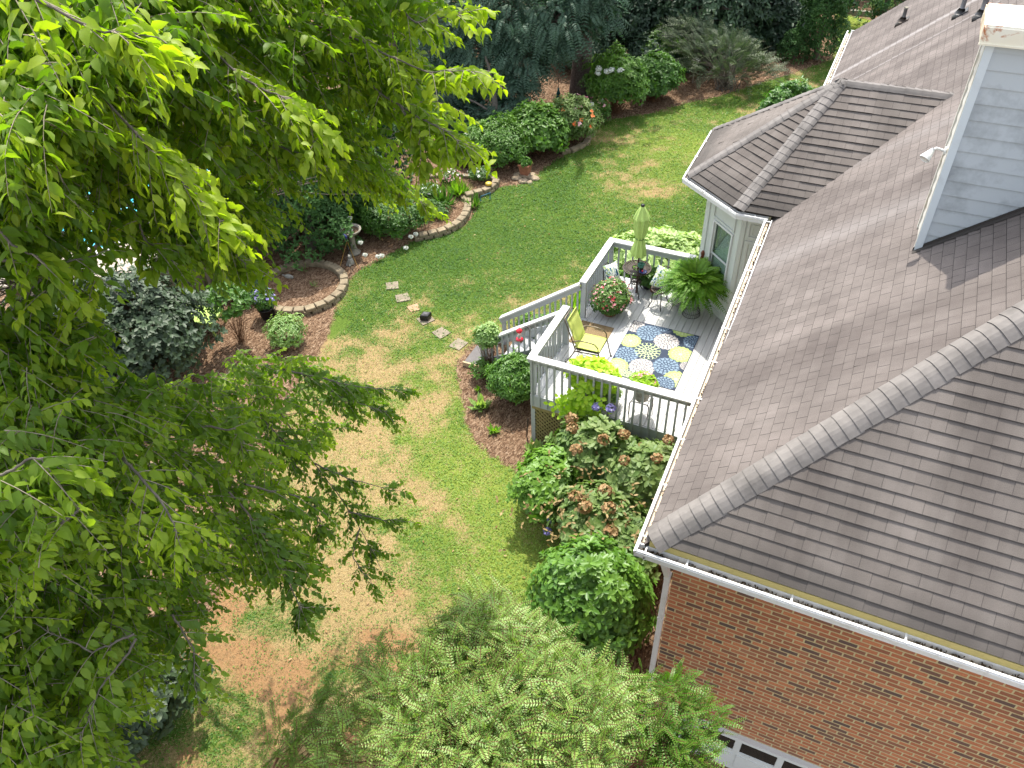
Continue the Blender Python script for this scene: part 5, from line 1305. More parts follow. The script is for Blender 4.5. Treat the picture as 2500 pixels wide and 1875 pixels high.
# camellia
cam_ = shrub(1480, 1500, .98, 1.25, 2300, .125, .50, L_GLOSS, 81, 'tall glossy camellia against the brick corner', name='camellia', xy=(-2.25, 7.05), ry=.9, zc=1.35, k=5, tint=.66, lump=.42, nl=26, z0=-.35, bottom=-.75, cat='shrub')
shrub(0, 0, .6, .4, 330, .10, .5, L_BUSH, 82, 'yellowing low bush between camellia and hydrangeas', xy=(-2.75, 7.75), ry=.4, zc=.55, tint=.8, k=4)
# ------------- frond shrubs
def fronds(lv, tw, P, D, L, pairs, lf, W, droop, tint, r, up=UPV, sag=1.6, fold=.3):
    """pinnate sprays: opposite leaflets along an arching rachis"""
    n = len(P); D = norm(D); s = np.linspace(0, 1, pairs+1)[1:]
    L = np.broadcast_to(L, (n,)); droop = np.broadcast_to(droop, (n,))
    C = P[:, None]+D[:, None]*(s[None, :, None]*L[:, None, None]); C = C-UPV*((s[None]**sag)*(L*droop)[:, None])[..., None]
    T = norm(np.gradient(np.concatenate([P[:, None], C], 1), axis=1)[:, 1:]); side = norm(np.cross(T, UPV+r.normal(size=(n, 1, 3))*.25)); nn = np.cross(side, T)
    prof = np.sin(np.pi*np.clip(s*.80+.16, 0, 1))**.6
    tt = np.broadcast_to(tint, (n,))
    for sg in (1, -1):
        Dd = side*sg+T*.45+nn*fold*.4+r.normal(size=C.shape)*.10
        lv.add(C.reshape(-1, 3), Dd.reshape(-1, 3), nn.reshape(-1, 3), (lf*prof[None]*np.ones((n, 1))*r.uniform(.85, 1.1, (n, 1))).ravel(), (lf*W*prof[None]*np.ones((n, 1))).ravel(), (tt[:, None]+.10*s[None]+r.uniform(-.10, .10, (n, len(s)))).ravel())
    if tw is not None: tw.add(np.concatenate([P[:, None], C[:, ::max(1, pairs//4)]], 1), .0028, 3)
def feather_bush(name, lab, base, ctrs, seed, n, L, lf, W, mat, stemm, pairs=14, tint=.45, reach=.7, upb=.5, cat='shrub', rnd=.38):
    """many arching whips; ctrs = ellipsoids (x,y,z,rx,ry,rz,weight)"""
    r = rngf(seed); t = thing(name, lab, cat, base); lv = Leaves('small'); tw = Twigs(); base = np.array(base, float)
    wts = np.array([c[6] for c in ctrs]); wts = wts/wts.sum()
    for c, wt in zip(ctrs, wts):
        m = int(n*wt); cc = np.array(c[:3]); d = norm(r.normal(size=(m*2, 3))); d = d[d[:, 2] > -.5][:m]; m = len(d)
        rad = r.uniform(.35, 1.0, m)**.5
        P = cc+d*np.array(c[3:6])*rad[:, None]
        out = norm((P-base)*[1, 1, .5]); D = norm(out*reach+UPV*upb+r.normal(size=(m, 3))*rnd)
        fronds(lv, tw, P, D, L*r.uniform(.6, 1.25, m), pairs, lf, W, r.uniform(.1, .55, m), tint+r.uniform(-.18, .18, m)+.18*(rad-.7), r)
        q = P[r.integers(0, m, max(6, m//10))]; s0 = base+r.normal(size=q.shape)*[.25, .25, 0]; J = np.stack([s0, s0*.55+q*.45+UPV*.3, s0*.2+q*.8+UPV*.12, q], 1); tw.add(J, np.array([.018, .012, .007, .003])[None])
    lv.build('foliage', mat, t); tw.build('stems', stemm, t); return t
def cc_(px, py, d, rx, ry, rz, w): p = atD(px, py, d); return (p[0], p[1], p[2], rx, ry, rz, w)
feather_bush('feathery_shrub', 'big pale green feathery shrub filling the bottom of the view by the garage', (-2.9, 3.9, -.3),
    [cc_(1190, 1640, 8.6, .72, .72, .7, 1.1), cc_(1060, 1740, 8.4, .62, .62, .6, .8), cc_(1340, 1770, 8.0, .70, .70, .6, 1.0), cc_(1150, 1860, 7.8, .80, .7, .6, 1.0), cc_(1200, 1520, 9.4, .38, .38, .32, .22), cc_(1460, 1740, 8.8, .5, .5, .42, .45), cc_(860, 1840, 8.6, .45, .45, .35, .18), cc_(1320, 1610, 8.9, .40, .40, .35, .2), cc_(960, 1640, 8.8, .35, .35, .3, .12)],
    91, 5200, .26, .038, .46, L_FORE, M_STEMB, 9, .55, .35, .45, rnd=.7)
feather_bush('privet_bush', 'dark green privet with long whips leaning on the brick wall', (-1.6, 4.9, -1.6),
    [cc_(1600, 1750, 9.4, .5, .45, .55, 1.0), cc_(1530, 1850, 9.0, .65, .55, .55, 1.0), cc_(1650, 1840, 9.2, .35, .3, .35, .5), cc_(1700, 1760, 9.6, .32, .2, .3, .25), cc_(1660, 1670, 9.8, .18, .12, .2, .08)],
    92, 900, .42, .034, .62, L_BUSH, M_STEMB, 12, .62, .8, .35)
feather_bush('fern_like_shrub', 'small separate spray of feathery stems at the bottom edge left of the feathery shrub', (-5.6, 2.3, 0),
    [cc_(790, 1800, 10.2, .45, .45, .5, 1.0), cc_(730, 1850, 10.2, .5, .4, .5, 1.0)], 93, 230, .62, .05, .36, L_FORE, M_STEMB, 16, .35, .8, .5)
# ---------- beds on the far side of the lawn
shrub(960, 590, 1.10, .62, 2600, .085, .36, L_BUSH, 101, 'dark green gardenia with white blooms right of the bird bath', ry=.9, zc=.62, tint=.35, nl=30, xy=(-12.35, 17.25))
sh = shrub(1215, 395, 1.15, .85, 2400, .10, .42, L_BUSH, 102, 'bright green rounded azalea left of the terracotta planter', xy=tuple(at(1220, 400)[:2]), ry=.95, zc=.75, tint=.60)
shrub(1305, 375, 1.15, .80, 1500, .15, .55, L_BUSH, 103, 'broad leaved green hydrangea between azalea and zinnias', xy=tuple(at(1308, 372)[:2]), ry=.95, zc=.85, tint=.62)
shrub(1385, 330, 1.0, .85, 1500, .12, .38, L_HYDR, 104, 'tall zinnia clump with orange and pink flowers in the block bed', xy=tuple(at(1392, 345)[:2]), ry=.9, zc=.8, tint=.55, fl=[(L_ORANGE, 42, .09, 5, 'blossoms', .0), (L_PINK, 22, .085, 5, 'blossoms', .0)])
shrub(1445, 300, .5, .45, 320, .11, .36, L_BUSH, 105, 'loose magenta flowered plant at the end of the zinnia bed', xy=tuple(at(1460, 300)[:2]), zc=.45, tint=.5, fl=[(L_PINK, 16, .08, 5, 'blossoms', 0)])
sw = shrub(1500, 250, 1.15, 1.10, 2600, .12, .45, L_BUSH, 106, 'tall leafy shrub with round white flowers by the big trunk', xy=tuple(at(1502, 275)[:2]), ry=.9, zc=1.15, tint=.66)
pw = [atY(px, py, 27.1) for px, py in ((1462, 167), (1482, 174), (1515, 172), (1494, 171), (1460, 178))]; heads('flower_head', sw, pw, .10, L_WHITE, 7)
heads('flower_head', sw, [at(1468, 247, .7), at(1443, 256, .8), at(1455, 265, .2)], .10, L_WHITE, 8)
shrub(1590, 225, 1.0, .85, 2000, .14, .5, L_BUSH, 107, 'dark green viburnum behind the white birdhouse', xy=tuple(at(1590, 245)[:2]), ry=.9, zc=.9, tint=.40)
shrub(1560, 130, .95, .75, 1200, .13, .5, L_BUSH, 108, 'bright green bush in front of the dark back trees', xy=tuple(at(1610, 170)[:2]), ry=.9, zc=.95, tint=.55)
feather_bush('loose_shrub', 'loose grey green open shrub in the middle of the back mulch bed', at(1770, 215), [(*(at(1750, 215)+V3(0, 0, 1.0)), 1.5, 1.2, .9, 1.0), (*(at(1680, 190)+V3(0, 0, 1.3)), 1.1, .9, .8, .6), (*(at(1830, 215)+V3(0, 0, .6)), .9, .8, .5, .4)], 109, 800, .75, .12, .30, L_GREY, M_BARK, 9, .5)
shrub(1950, 230, .95, 1.1, 1800, .13, .46, L_GLOSS, 110, 'glossy dark camellia with reddish new tips beside the bay roof', xy=(-2.75, 26.6), ry=.9, zc=1.3, tint=.45, k=5)
shrub(700, 830, .50, .42, 1100, .055, .5, L_VARIEG, 111, 'small clipped variegated ball shrub in the mulch below the black pot', xy=tuple(at(706, 840)[:2]), zc=.42, tint=.42)
shrub(560, 790, .55, .60, 260, .12, .48, L_BUSH, 112, 'young dogwood seedling with spread twigs near the lime chair', name='dogwood_sapling', cat='sapling', xy=tuple(at(590, 835)[:2]), zc=1.3, tint=.45, k=3, lump=.5)
shrub(0, 0, 1.9, 1.25, 3600, .13, .58, L_GREY, 113, 'grey green broad leaved shrub below the fence gap', xy=tuple(at(330, 905)[:2]), ry=1.7, zc=1.3, tint=.12, k=5, lump=.6, nl=34)
shrub(0, 0, .9, .8, 900, .14, .5, L_GREY, 114, 'dark bluish ground shrub under the cherry tree at the lower left', xy=tuple(at(350, 1760)[:2]), ry=.9, zc=.75, tint=.3, k=5, lump=.6)
shrub(0, 0, .8, .7, 700, .13, .5, L_GREY, 115, 'second bluish shrub at the very bottom left corner of the lawn', xy=tuple(at(240, 1860)[:2]), ry=1.0, zc=.9, tint=.28, k=5, lump=.6)
shrub(0, 0, .55, .5, 620, .10, .5, L_DARK, 116, 'dark seedling bush between the block ring and the fence', xy=tuple(at(600, 720)[:2]), zc=.45, tint=.6)
shrub(0, 0, .9, .6, 1000, .09, .42, L_BUSH, 117, 'shaded low shrub directly behind the bird bath', xy=(-13.6, 17.3), ry=.6, zc=.55, tint=.25)
# lily bed, flowers
hosta(1085, 500, .55, 80, L_BUSH, 121, 'green daylily clump inside the curved block border', name='daylily', W=.10, h=.6)
hosta(1120, 475, .50, 110, L_FERN, 122, 'light green daylily clump beside the block end', name='daylily', W=.10, h=.6)
hosta(1158, 505, .42, 60, L_BUSH, 123, 'daylily clump growing outside the block border in the lawn edge', name='daylily', W=.10, h=.6)
hosta(1035, 535, .45, 50, L_HYDR, 124, 'pale striped spider plant clump beside the gardenia', name='spider_plant', W=.09, h=.5)
hosta(1065, 470, .30, 50, L_FERN, 125, 'small yellow green hosta behind the daylilies', W=.3)
shrub(1135, 400, .42, .36, 700, .075, .16, L_GREY, 126, 'soft grey lavender clump inside the far block edging', name='lavender', cat='plant', zc=.3, tint=.75, k=6, tm='small')
shrub(1160, 462, .40, .22, 380, .06, .4, L_BUSH, 127, 'white flowering annuals along the right block border', name='annuals', cat='flowers', xy=tuple(at(1172, 440)[:2]), zc=.26, fl=[(L_WHITE, 70, .045, 4, 'blossoms', .1)])
shrub(1095, 455, .38, .22, 380, .06, .4, L_BUSH, 128, 'pale pink flowering annuals in the middle of the block bed', name='annuals', cat='flowers', xy=tuple(at(1100, 448)[:2]), zc=.26, fl=[(L_PINK, 60, .045, 4, 'blossoms', .1), (L_WHITE, 30, .04, 4, 'blossoms', .1)])
shrub(1045, 480, .40, .22, 380, .07, .4, L_BUSH, 129, 'low white starred ground plants behind the gardenia', name='annuals', cat='flowers', xy=tuple(at(1045, 478)[:2]), zc=.2, fl=[(L_WHITE, 34, .05, 4, 'blossoms', .1)])
shrub(1070, 510, .7, .22, 700, .07, .4, L_BUSH, 130, 'dark leafy filler plants inside the curved border', name='annuals', cat='plant', xy=tuple(at(1050, 520)[:2]), ry=.5, zc=.15, tint=.3)
# gardenia blooms near the bird bath
gb = [at(*p, z) for p, z in (((854, 532), .9), ((855, 563), .75), ((1003, 578), .3), ((1015, 571), .3), ((991, 605), .12), ((932, 624), .15), ((923, 626), .15), ((891, 622), .2), ((880, 592), .5))]
for p_, lab in zip(gb, ('above the bird bath', 'at the back rim of the bird bath', 'at the right end of the gardenia', 'beside the first bloom at the gardenia end', 'fallen onto the lawn edge', 'right of the pair on the mulch', 'left of the pair on the mulch', 'low by the bird bath foot', 'between bird bath and gardenia')):
    lf = Leaves('oval'); P, N, _ = lumpy(rngf(3), p_, .06, .06, .05, 34, 5, .1, -.6, (1.0,)); rosettes(lf, P, N, 3, .036, .9, .5, rngf(4), jt=.4)
    tag(lf.build('hydrangea_bloom', L_WHITE), 'round white bloom '+lab, 'flower', 'white blooms around the bird bath')
# ================================================================== TREES
def limb_path(a, b, r, sag=.12, n=6, wob=.05):
    a, b = np.array(a), np.array(b); s = np.linspace(0, 1, n); L = np.linalg.norm(b-a)
    P = a+(b-a)*s[:, None]; P[:, 2] += np.sin(np.pi*s)*L*sag; P[1:-1] += r.normal(size=(n-2, 3))*wob*L/n*2; return P
def tree(name, lab, base, h, tr, blobs, n, L, W, mat, seed, k=4, bark=M_BARK, tint=.4, tm='oval', mode='rosette', lean=(0, 0), group=None, cat='tree', frond=(.5, 10, .09, .3), down=.0, surf=(1., .8, .6)):
    """blobs: (dx,dy,z,rx,ry,rz,weight) relative to the base"""
    r = rngf(seed); base = np.array(base, float); t = thing(name, lab, cat, base, 0, group)
    top = base+V3(lean[0], lean[1], h); zs = np.linspace(0, 1, 9); P = base+(top-base)*zs[:, None]+r.normal(size=(9, 3))*[tr*.25, tr*.25, 0]*(zs[:, None] > .05)
    tw = Twigs(); rad = tr*(1-.8*zs); rad[0] *= 1.35; tw.add(P[None], rad[None], 14); tw.build('trunk', bark, t)
    lv = Leaves(tm); tw = Twigs(); wts = np.array([b[6] for b in blobs], float); wts /= wts.sum()
    for b, wt in zip(blobs, wts):
        c = base+np.array(b[:3]); m = int(n*wt)
        Pp, N, bp = lumpy(r, c, b[3], b[4], b[5], m, 12, .4, -.9, surf); m = len(Pp)
        zf = np.clip((c[2]-base[2])/h*.75, .15, .95); s0 = base+(top-base)*zf
        tw.add(limb_path(s0, c, r)[None], np.linspace(tr*.35, tr*.1, 6)[None], 7)
        q = Pp[r.integers(0, m, max(5, m//14))]; J = np.stack([np.repeat(c[None], len(q), 0), c*.4+q*.6+r.normal(size=q.shape)*.1, q], 1); tw.add(J, np.array([tr*.10, tr*.05, .008])[None], 4)
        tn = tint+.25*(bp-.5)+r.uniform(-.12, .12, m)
        if mode == 'rosette': rosettes(lv, Pp, norm(N+UPV*(.3-down)), k, L, W, tn, r)
        else:
            D = norm(N*[1, 1, .3]+r.normal(size=N.shape)*.35+UPV*.15); fronds(lv, None, Pp, D, frond[0]*r.uniform(.6, 1.2, m), frond[1], frond[2], frond[3], r.uniform(.5, 1.3, m), tn, r, fold=-.6)
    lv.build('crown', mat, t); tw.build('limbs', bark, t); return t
# --- big drooping bluish tree and its thick trunk
def pb(base, *L_): return [tuple(atY(px, py, Y)-np.array([base[0], base[1], 0]))+(a, b_, c, w_) for (px, py, Y, a, b_, c, w_) in L_]
B1 = at(1420, 248)
tree('pecan_tree', 'tall tree with thick furrowed trunk and drooping bluish fronds', B1, 12, .40,
    pb(B1, (1120, 40, 26.3, 1.5, 1.2, 1.3, 1.2), (1240, 30, 26.5, 1.5, 1.3, 1.3, 1.2), (1350, 50, 26.6, 1.3, 1.2, 1.1, 1.0), (1440, -30, 27.4, 1.1, 1.0, .8, .8), (1180, 130, 26.0, 1.3, 1.1, 1.2, 1.1), (1280, 130, 26.2, 1.1, 1.1, 1.0, 1.0), (1350, 80, 26.8, .9, .8, .8, .6), (1130, 210, 25.6, 1.0, .9, .9, .8), (1250, 210, 25.8, .95, .8, .8, .7), (1070, 120, 26.0, .9, .9, 1.2, .6), (1480, 40, 27.6, .5, .5, .4, .2), (1250, -120, 27, 3.2, 2.6, 1.6, 1.2), (1460, -140, 29, 2.6, 2.6, 1.5, .8)),
    4200, .1, .4, L_BLUE, 201, mode='frond', frond=(.55, 9, .17, .30), bark=M_BARKP, tint=.55)
B2 = at(1228, 332)
tree('slim_tree', 'slim trunked tree behind the azalea with dark bluish fronds', B2, 2.6, .15,
    pb(B2, (1150, 290, 24.6, .8, .8, .7, .8), (1240, 270, 24.8, .7, .7, .5, .5), (1080, 240, 24.8, .9, .8, .9, .8), (1060, 330, 24.4, .7, .6, .7, .6), (1130, 340, 24.0, .5, .5, .4, .3), (1010, 280, 25.5, .9, .8, .9, .6)), 1500, .1, .4, L_BLUE, 202, mode='frond', frond=(.45, 9, .14, .30), bark=M_BARK, tint=.36, lean=(-.7, .3))
# --- back wood: individual trees, crowns reaching almost to the ground
def gtree(px, py, h, tr, lab, seed, blobs=(), mat=L_DARK, n=1800, L=.20, tint=.4, name='broadleaf_tree', W=.5, bark=M_BARKP, xy=None, cr=3.0, zl=.6):
    b = np.array([xy[0], xy[1], 0]) if xy else at(px, py); r = random.Random(seed)
    bl = pb(b, *blobs) if blobs else []
    if not bl:
        for i in range(9):
            a = r.uniform(0, 6.28); z = zl+(h*.85-zl)*(i/8)**1.6; s = cr*(.62-.25*abs(i/8-.35)); d = cr*.55*r.uniform(.4, 1)
            bl.append((d*math.cos(a), d*math.sin(a), z, s, s, s*.8, s*s*(1.5 if z < 5 else .6)))
    return tree(name, lab, b, h*.95, tr, bl, n, L, W, mat, seed, bark=bark, tint=tint, k=4)
gtree(1500, 130, 12, .3, 'dark tree right behind the thick trunk', 211, [(1480, 10, 33, 1.6, 1.2, 1.2, 1), (1540, 50, 33, 1.2, 1, 1.1, .8), (1500, -90, 33, 2.4, 2, 1.6, .8), (1460, 100, 34, .8, .8, .7, .3)], n=2200)
gtree(1545, 130, 11, .14, 'thin double trunk tree in the deep shade of the back wood', 212, [(1590, 20, 34, 1.3, 1.1, 1.2, 1), (1560, 90, 35, .9, .8, .9, .5), (1620, 90, 34.5, 1.0, .9, 1.1, .8)], n=1700, tint=.46)
gtree(1680, 130, 11, .25, 'large dense tree above the loose grey shrub', 213, [(1690, 20, 34, 1.7, 1.4, 1.5, 1.4), (1700, 110, 33.6, 1.6, 1.3, 1.2, 1.2), (1650, 150, 33, 1.0, .9, .9, .6), (1690, -100, 35, 2.4, 2.2, 1.6, .7)], n=3400, L=.19, tint=.62)
gtree(1780, 110, 12, .3, 'broad blue green evergreen at the centre of the back row', 214, [(1780, 20, 35.5, 1.6, 1.4, 1.6, 1.4), (1790, 110, 35, 1.3, 1.2, 1.3, 1.2), (1740, 60, 35, 1.2, 1.2, 1.3, .8), (1780, -110, 36, 2.4, 2.2, 1.8, .7)], n=3200, tint=.58)
gtree(1880, 100, 12, .3, 'dark evergreen behind the mulch bed, left of the column conifer', 215, [(1870, 20, 37, 1.6, 1.4, 1.5, 1.3), (1860, 95, 36.5, 1.3, 1.1, 1.1, 1.1), (1920, 70, 37, 1.0, 1, 1.3, .8), (1880, -110, 38, 2.4, 2.2, 1.8, .7)], n=2900, tint=.40)
gtree(1960, 70, 10, .25, 'sparse tree with sunlit gap beside the column conifer', 216, [(1960, -10, 40, 1.6, 1.4, 1.2, 1.2), (1940, 40, 39.5, 1.0, 1, .9, .7), (2050, 0, 40.5, .9, .9, .6, .4)], n=1300, tint=.5)
gtree(1330, 60, 12, .3, 'tree behind the drooping pecan crown', 217, [(1400, -20, 33, 1.8, 1.5, 1.4, 1), (1330, 60, 34, 1.4, 1.2, 1.2, .8), (1420, 80, 35, 1.0, 1.0, .9, .5)], n=1800)
gtree(0, 0, 11, .25, 'shady tree between pool yard and back wood', 218, [(960, 20, 30, 1.7, 1.5, 1.5, 1.2), (900, 120, 29, 1.5, 1.3, 1.3, 1), (1010, 110, 30, 1.2, 1.1, 1.2, .8), (980, 210, 28, 1.1, 1, 1, .7)], L_CONIF, n=3000, tint=.36, xy=(-18.5, 30))
gtree(0, 0, 9, .2, 'dark tree behind the birdhouses, left of the slim tree', 219, [(960, 300, 25, 1.2, 1, .9, 1), (880, 280, 25, 1.3, 1.1, 1.1, 1), (1010, 210, 26, 1.0, 1, 1.0, .8), (850, 380, 23.5, 1.0, .9, .8, .7)], L_CONIF, n=2600, tint=.32, xy=(-17.0, 25.5))
gtree(0, 0, 13, .35, 'tall tree filling the top of the back wood above the pool', 220, n=2600, tint=.45, xy=(-22, 34), cr=4)
gtree(0, 0, 12, .35, 'tall tree beyond the pool behind the cherry crown', 221, n=2600, tint=.5, xy=(-31, 25), cr=4)
gtree(0, 0, 13, .35, 'far tree past the pecan crown at the back boundary', 222, n=2600, tint=.42, xy=(-14.5, 38.5), cr=4.2)
gtree(0, 0, 13, .3, 'tree standing over the back fence left of the centre evergreens', 223, n=2600, tint=.42, xy=(-10.5, 40.5), cr=4)
gtree(0, 0, 11, .3, 'tree behind the far fence above the sunlit lawn patch', 224, n=2000, tint=.45, xy=(-4.5, 48), cr=3.4)
gtree(0, 0, 11, .3, 'second tree behind the far fence near the house rake', 225, n=2000, tint=.35, xy=(2, 48), cr=3.6)
gtree(0, 0, 13, .35, 'big tree beyond the left end of the far fence', 226, n=2000, tint=.4, xy=(-21, 45), cr=4.2)
gtree(0, 0, 12, .35, 'tree left beyond the pool behind the near canopy', 227, n=1600, tint=.5, xy=(-37, 16), cr=4)
gtree(0, 0, 13, .35, 'tall tree on the left skyline behind the pool yard', 228, n=1600, tint=.45, xy=(-31, 37), cr=4)
gtree(0, 0, 12, .35, 'tree closing the view between the two back evergreens', 229, n=2200, tint=.32, xy=(-17, 36), cr=4)
shrub(0, 0, 1.3, .9, 900, .16, .5, L_DARK, 251, 'dark understory shrub behind the thick furrowed trunk', xy=(-11.8, 31.5), zc=.8, tint=.5)
shrub(0, 0, 1.4, .9, 900, .16, .5, L_DARK, 252, 'dark understory shrub right of the thick furrowed trunk', xy=(-9.2, 32.6), zc=.8, tint=.45)
shrub(0, 0, 1.5, 1.0, 900, .16, .5, L_CONIF, 253, 'shaded understory shrub left of the slim tree', xy=(-15.4, 26.8), zc=.8, tint=.35)
# --- conifers
def conifer(base, h, rb, n, lab, seed, L=.14, mat=L_CONIF, W=.5, tint=.45, k=4, shape=1.0, name='evergreen_tree', cat='tree', zl=.05):
    r = rngf(seed); base = np.array(base, float); t = thing(name, lab, cat, base)
    tw = Twigs(); tw.add(np.array([base, base+UPV*h*.9])[None], np.array([rb*.14, .02])[None], 8); tw.build('trunk', M_BARK, t)
    lv = Leaves('oval'); u = r.uniform(0, 1, n)**.75; z = zl+u*(1-zl); a = r.uniform(0, 2*math.pi, n)
    rad = rb*np.clip(np.sin(np.pi*np.clip((1-z)*.5*1.08, 0, .5)), 0, 1)**shape; lump = 1+.16*np.sin(a*5+z*11)+.12*np.sin(a*3-z*17); q = r.choice([1, .88, .72], n)
    P = base+np.stack([np.cos(a)*rad*lump*q, np.sin(a)*rad*lump*q, z*h], 1); N = norm(np.stack([np.cos(a), np.sin(a), np.full(n, .45)], 1))
    rosettes(lv, P, norm(N+UPV*.5), k, L, W, tint+.2*(lump-1)*3+r.uniform(-.15, .15, n), r, spread=.6); lv.build('foliage', mat, t); return t
conifer(at(1990, 145), 5.4, .85, 5600, 'tall narrow column conifer at the right of the back mulch bed', 231, .11, tint=.62, shape=.3)
conifer(at(1935, 145), 1.2, .65, 1200, 'round low boxwood at the foot of the column conifer', 232, .08, tint=.6, shape=.4, name='boxwood', cat='shrub')
conifer((-1.0, 40.6, 0), 4.2, 1.0, 1500, 'pointed green conifer peeking over the house rake', 233, .14, tint=.55, shape=.9)
conifer((-14.1, 15.6, 0), 4.4, 1.35, 5600, 'full green leyland cypress left of the block ring', 234, .11, tint=.75, shape=.5)
conifer((-13.9, 17.3, 0), 3.9, 1.2, 4400, 'second leyland cypress, nearer the bird bath', 235, .11, tint=.68, shape=.5)
conifer((-14.2, 19.6, 0), 3.2, 1.1, 1800, 'dark evergreen behind the gardenia in the shade', 236, .12, tint=.3, shape=.5)
shrub(0, 0, .5, .4, 300, .12, .4, L_VARIEG, 237, 'pale small shrub by the far fence', xy=tuple(at(2150, 28)[:2]), zc=.35)
# ================================================================== THE TWO CHERRY TREES NEAR THE CAMERA
def idw(ctrl, px, py, pw=2.5):
    C = np.array(ctrl, float); d = np.hypot(C[:, 0][None]-px[:, None], C[:, 1][None]-py[:, None])+20; w = d**-pw; return (w*C[:, 2][None]).sum(1)/w.sum(1)
def sprays(lv, tw, P, D, r, L=.42, nl=9, lf=.115, W=.54, tint=.4, droop=.5, lh=.62):
    """hanging sprays: two rows of drooping pointed leaves along each twig"""
    n = len(P); D = norm(D); s = (np.arange(nl)+.6)/nl; L = np.broadcast_to(L, (n,)); lf = np.broadcast_to(lf, (n,)); tint = np.broadcast_to(tint, (n,)); dr = np.broadcast_to(droop, (n,))
    f = lambda s: P[:, None]+D[:, None]*(s[None, :, None]*L[:, None, None])-UPV*((s[None]**1.8)*(L*dr)[:, None])[..., None]
    S2 = np.linspace(0, 1, 6); tw.add(f(S2), np.linspace(.0045, .0015, 6)[None], 3)
    for sg in (1, -1):
        C = f(s+(.5/nl if sg < 0 else 0)); T = norm(np.gradient(C, axis=1)); side = norm(np.cross(T, UPV))
        ss = .45+.5*(1-s)[None, :, None]
        Dd = side*sg*ss+T*.45-UPV*(lh*r.uniform(.2, 1.3, (n, nl, 1)))+r.normal(size=C.shape)*.30
        Nn = side*sg*.45+UPV*.75-T*.05+r.normal(size=C.shape)*.38
        ll = lf[:, None]*(1.0-.35*s[None])*r.uniform(.8, 1.15, (n, nl))
        tn = tint[:, None]+.16*s[None]**2+r.uniform(-.10, .10, (n, nl))
        lv.add(C.reshape(-1, 3), Dd.reshape(-1, 3), Nn.reshape(-1, 3), ll.ravel(), (ll*W).ravel(), tn.ravel())
def cherry(name, lab, base, h, tr, areas, ctrl, fingers, seed, mat, tintbase, fork):
    r = rngf(seed); base = np.array(base, float); t = thing(name, lab, 'tree', base)
    lv = Leaves('acum'); tw = Twigs(); lb = Twigs(); roots = []
    for (poly, n, depth, lf, dt) in areas:
        q = np.array(poly, float); mn, mx = q.min(0), q.max(0); px = r.uniform(mn[0], mx[0], n*4); py = r.uniform(mn[1], mx[1], n*4); m = in_poly(px, py, poly); px, py = px[m][:n], py[m][:n]; n_ = len(px)
        d = idw(ctrl, px, py)+depth*r.uniform(0, 1, n_)**1.1
        R_ = AR[None]*(px-1250)[:, None]-AU[None]*(py-937.5)[:, None]+AF[None]*F_PX; P = CO+norm(R_)*d[:, None]
        out = P-(base+V3(0, 0, h*.8)); out[:, 2] *= .25; D = norm(norm(out)+r.normal(size=P.shape)*[.8, .8, .3])
        tn = tintbase+dt+r.normal(size=n_)*.15; br = r.uniform(0, 1, n_) < .09; tn = np.where(br, .78, tn)
        sprays(lv, tw, P-D*.2, D, r, r.uniform(.30, .55, n_), 9, lf*1.12*r.uniform(.85, 1.15, n_), .54, tn, r.uniform(.2, .7, n_)); roots.append(P-D*.2)
    for (pts, lf, tn, br) in fingers:
        Q = np.array([atD(*p) for p in pts]); m = len(Q); ss = np.linspace(0, m-1, 24); C = np.stack([np.interp(ss, np.arange(m), Q[:, j]) for j in range(3)], 1)
        C += np.cumsum(r.normal(size=C.shape)*.006, 0); lb.add(C[None], np.linspace(.012, .003, len(C))[None], 6); roots.append(C[:1])
        Ln = np.linalg.norm(np.diff(C, axis=0), axis=1).sum(); k = max(6, int(Ln/.075*br)); u = np.sort(r.uniform(.12, 1, k)); u[-1] = 1; P = np.stack([np.interp(u*23, np.arange(24), C[:, j]) for j in range(3)], 1)
        T = norm(np.stack([np.interp(u*23, np.arange(24), np.gradient(C, axis=0)[:, j]) for j in range(3)], 1)); side = norm(np.cross(T, UPV)); sg = np.where(np.arange(k) % 2, 1, -1)[:, None]
        D = norm(T*r.uniform(.5, 1.3, (k, 1))+side*sg*r.uniform(.2, 1.6, (k, 1))+r.normal(size=P.shape)*.15); D[-1] = T[-1]
        sprays(lv, tw, P, D, r, r.uniform(.22, .46, k)*(1.15-.5*u), 6, lf*1.15, .58, tn+.18*u+r.normal(size=k)*.05, r.uniform(.2, .6, k))
    R_ = np.concatenate(roots)
    top = base+V3(0, 0, h); tk = Twigs(); zs = np.linspace(0, 1, 7); P = base+(top-base)*zs[:, None]+r.normal(size=(7, 3))*.06; rad = tr*(1-.55*zs); rad[0] *= 1.4; tk.add(P[None], rad[None], 14); tk.build('trunk', M_BARK, t)
    cen = R_[r.choice(len(R_), fork, replace=False)]
    for c in cen:
        s0 = base+V3(0, 0, h*r.uniform(.45, .98)); e = c-(c-s0)*.25+V3(0, 0, -.3); lb.add(limb_path(s0, e, r, .06, 7, .04)[None], np.linspace(tr*.26, .012, 7)[None], 7)
    for i in r.choice(len(R_), min(len(R_), 420), replace=False):
        c = cen[np.argmin(np.linalg.norm(cen-R_[i], axis=1))]; s0 = base+V3(0, 0, h*.7); e = c-(c-s0)*.25+V3(0, 0, -.3)
        if np.linalg.norm(R_[i]-e) < 2.6: lb.add(limb_path(e, R_[i], r, .04, 4, .05)[None], np.linspace(.010, .003, 4)[None], 4)
    lv.build('crown', mat, t); tw.build('twigs', M_TWIG, t); lb.build('limbs', M_BARK, t); return t
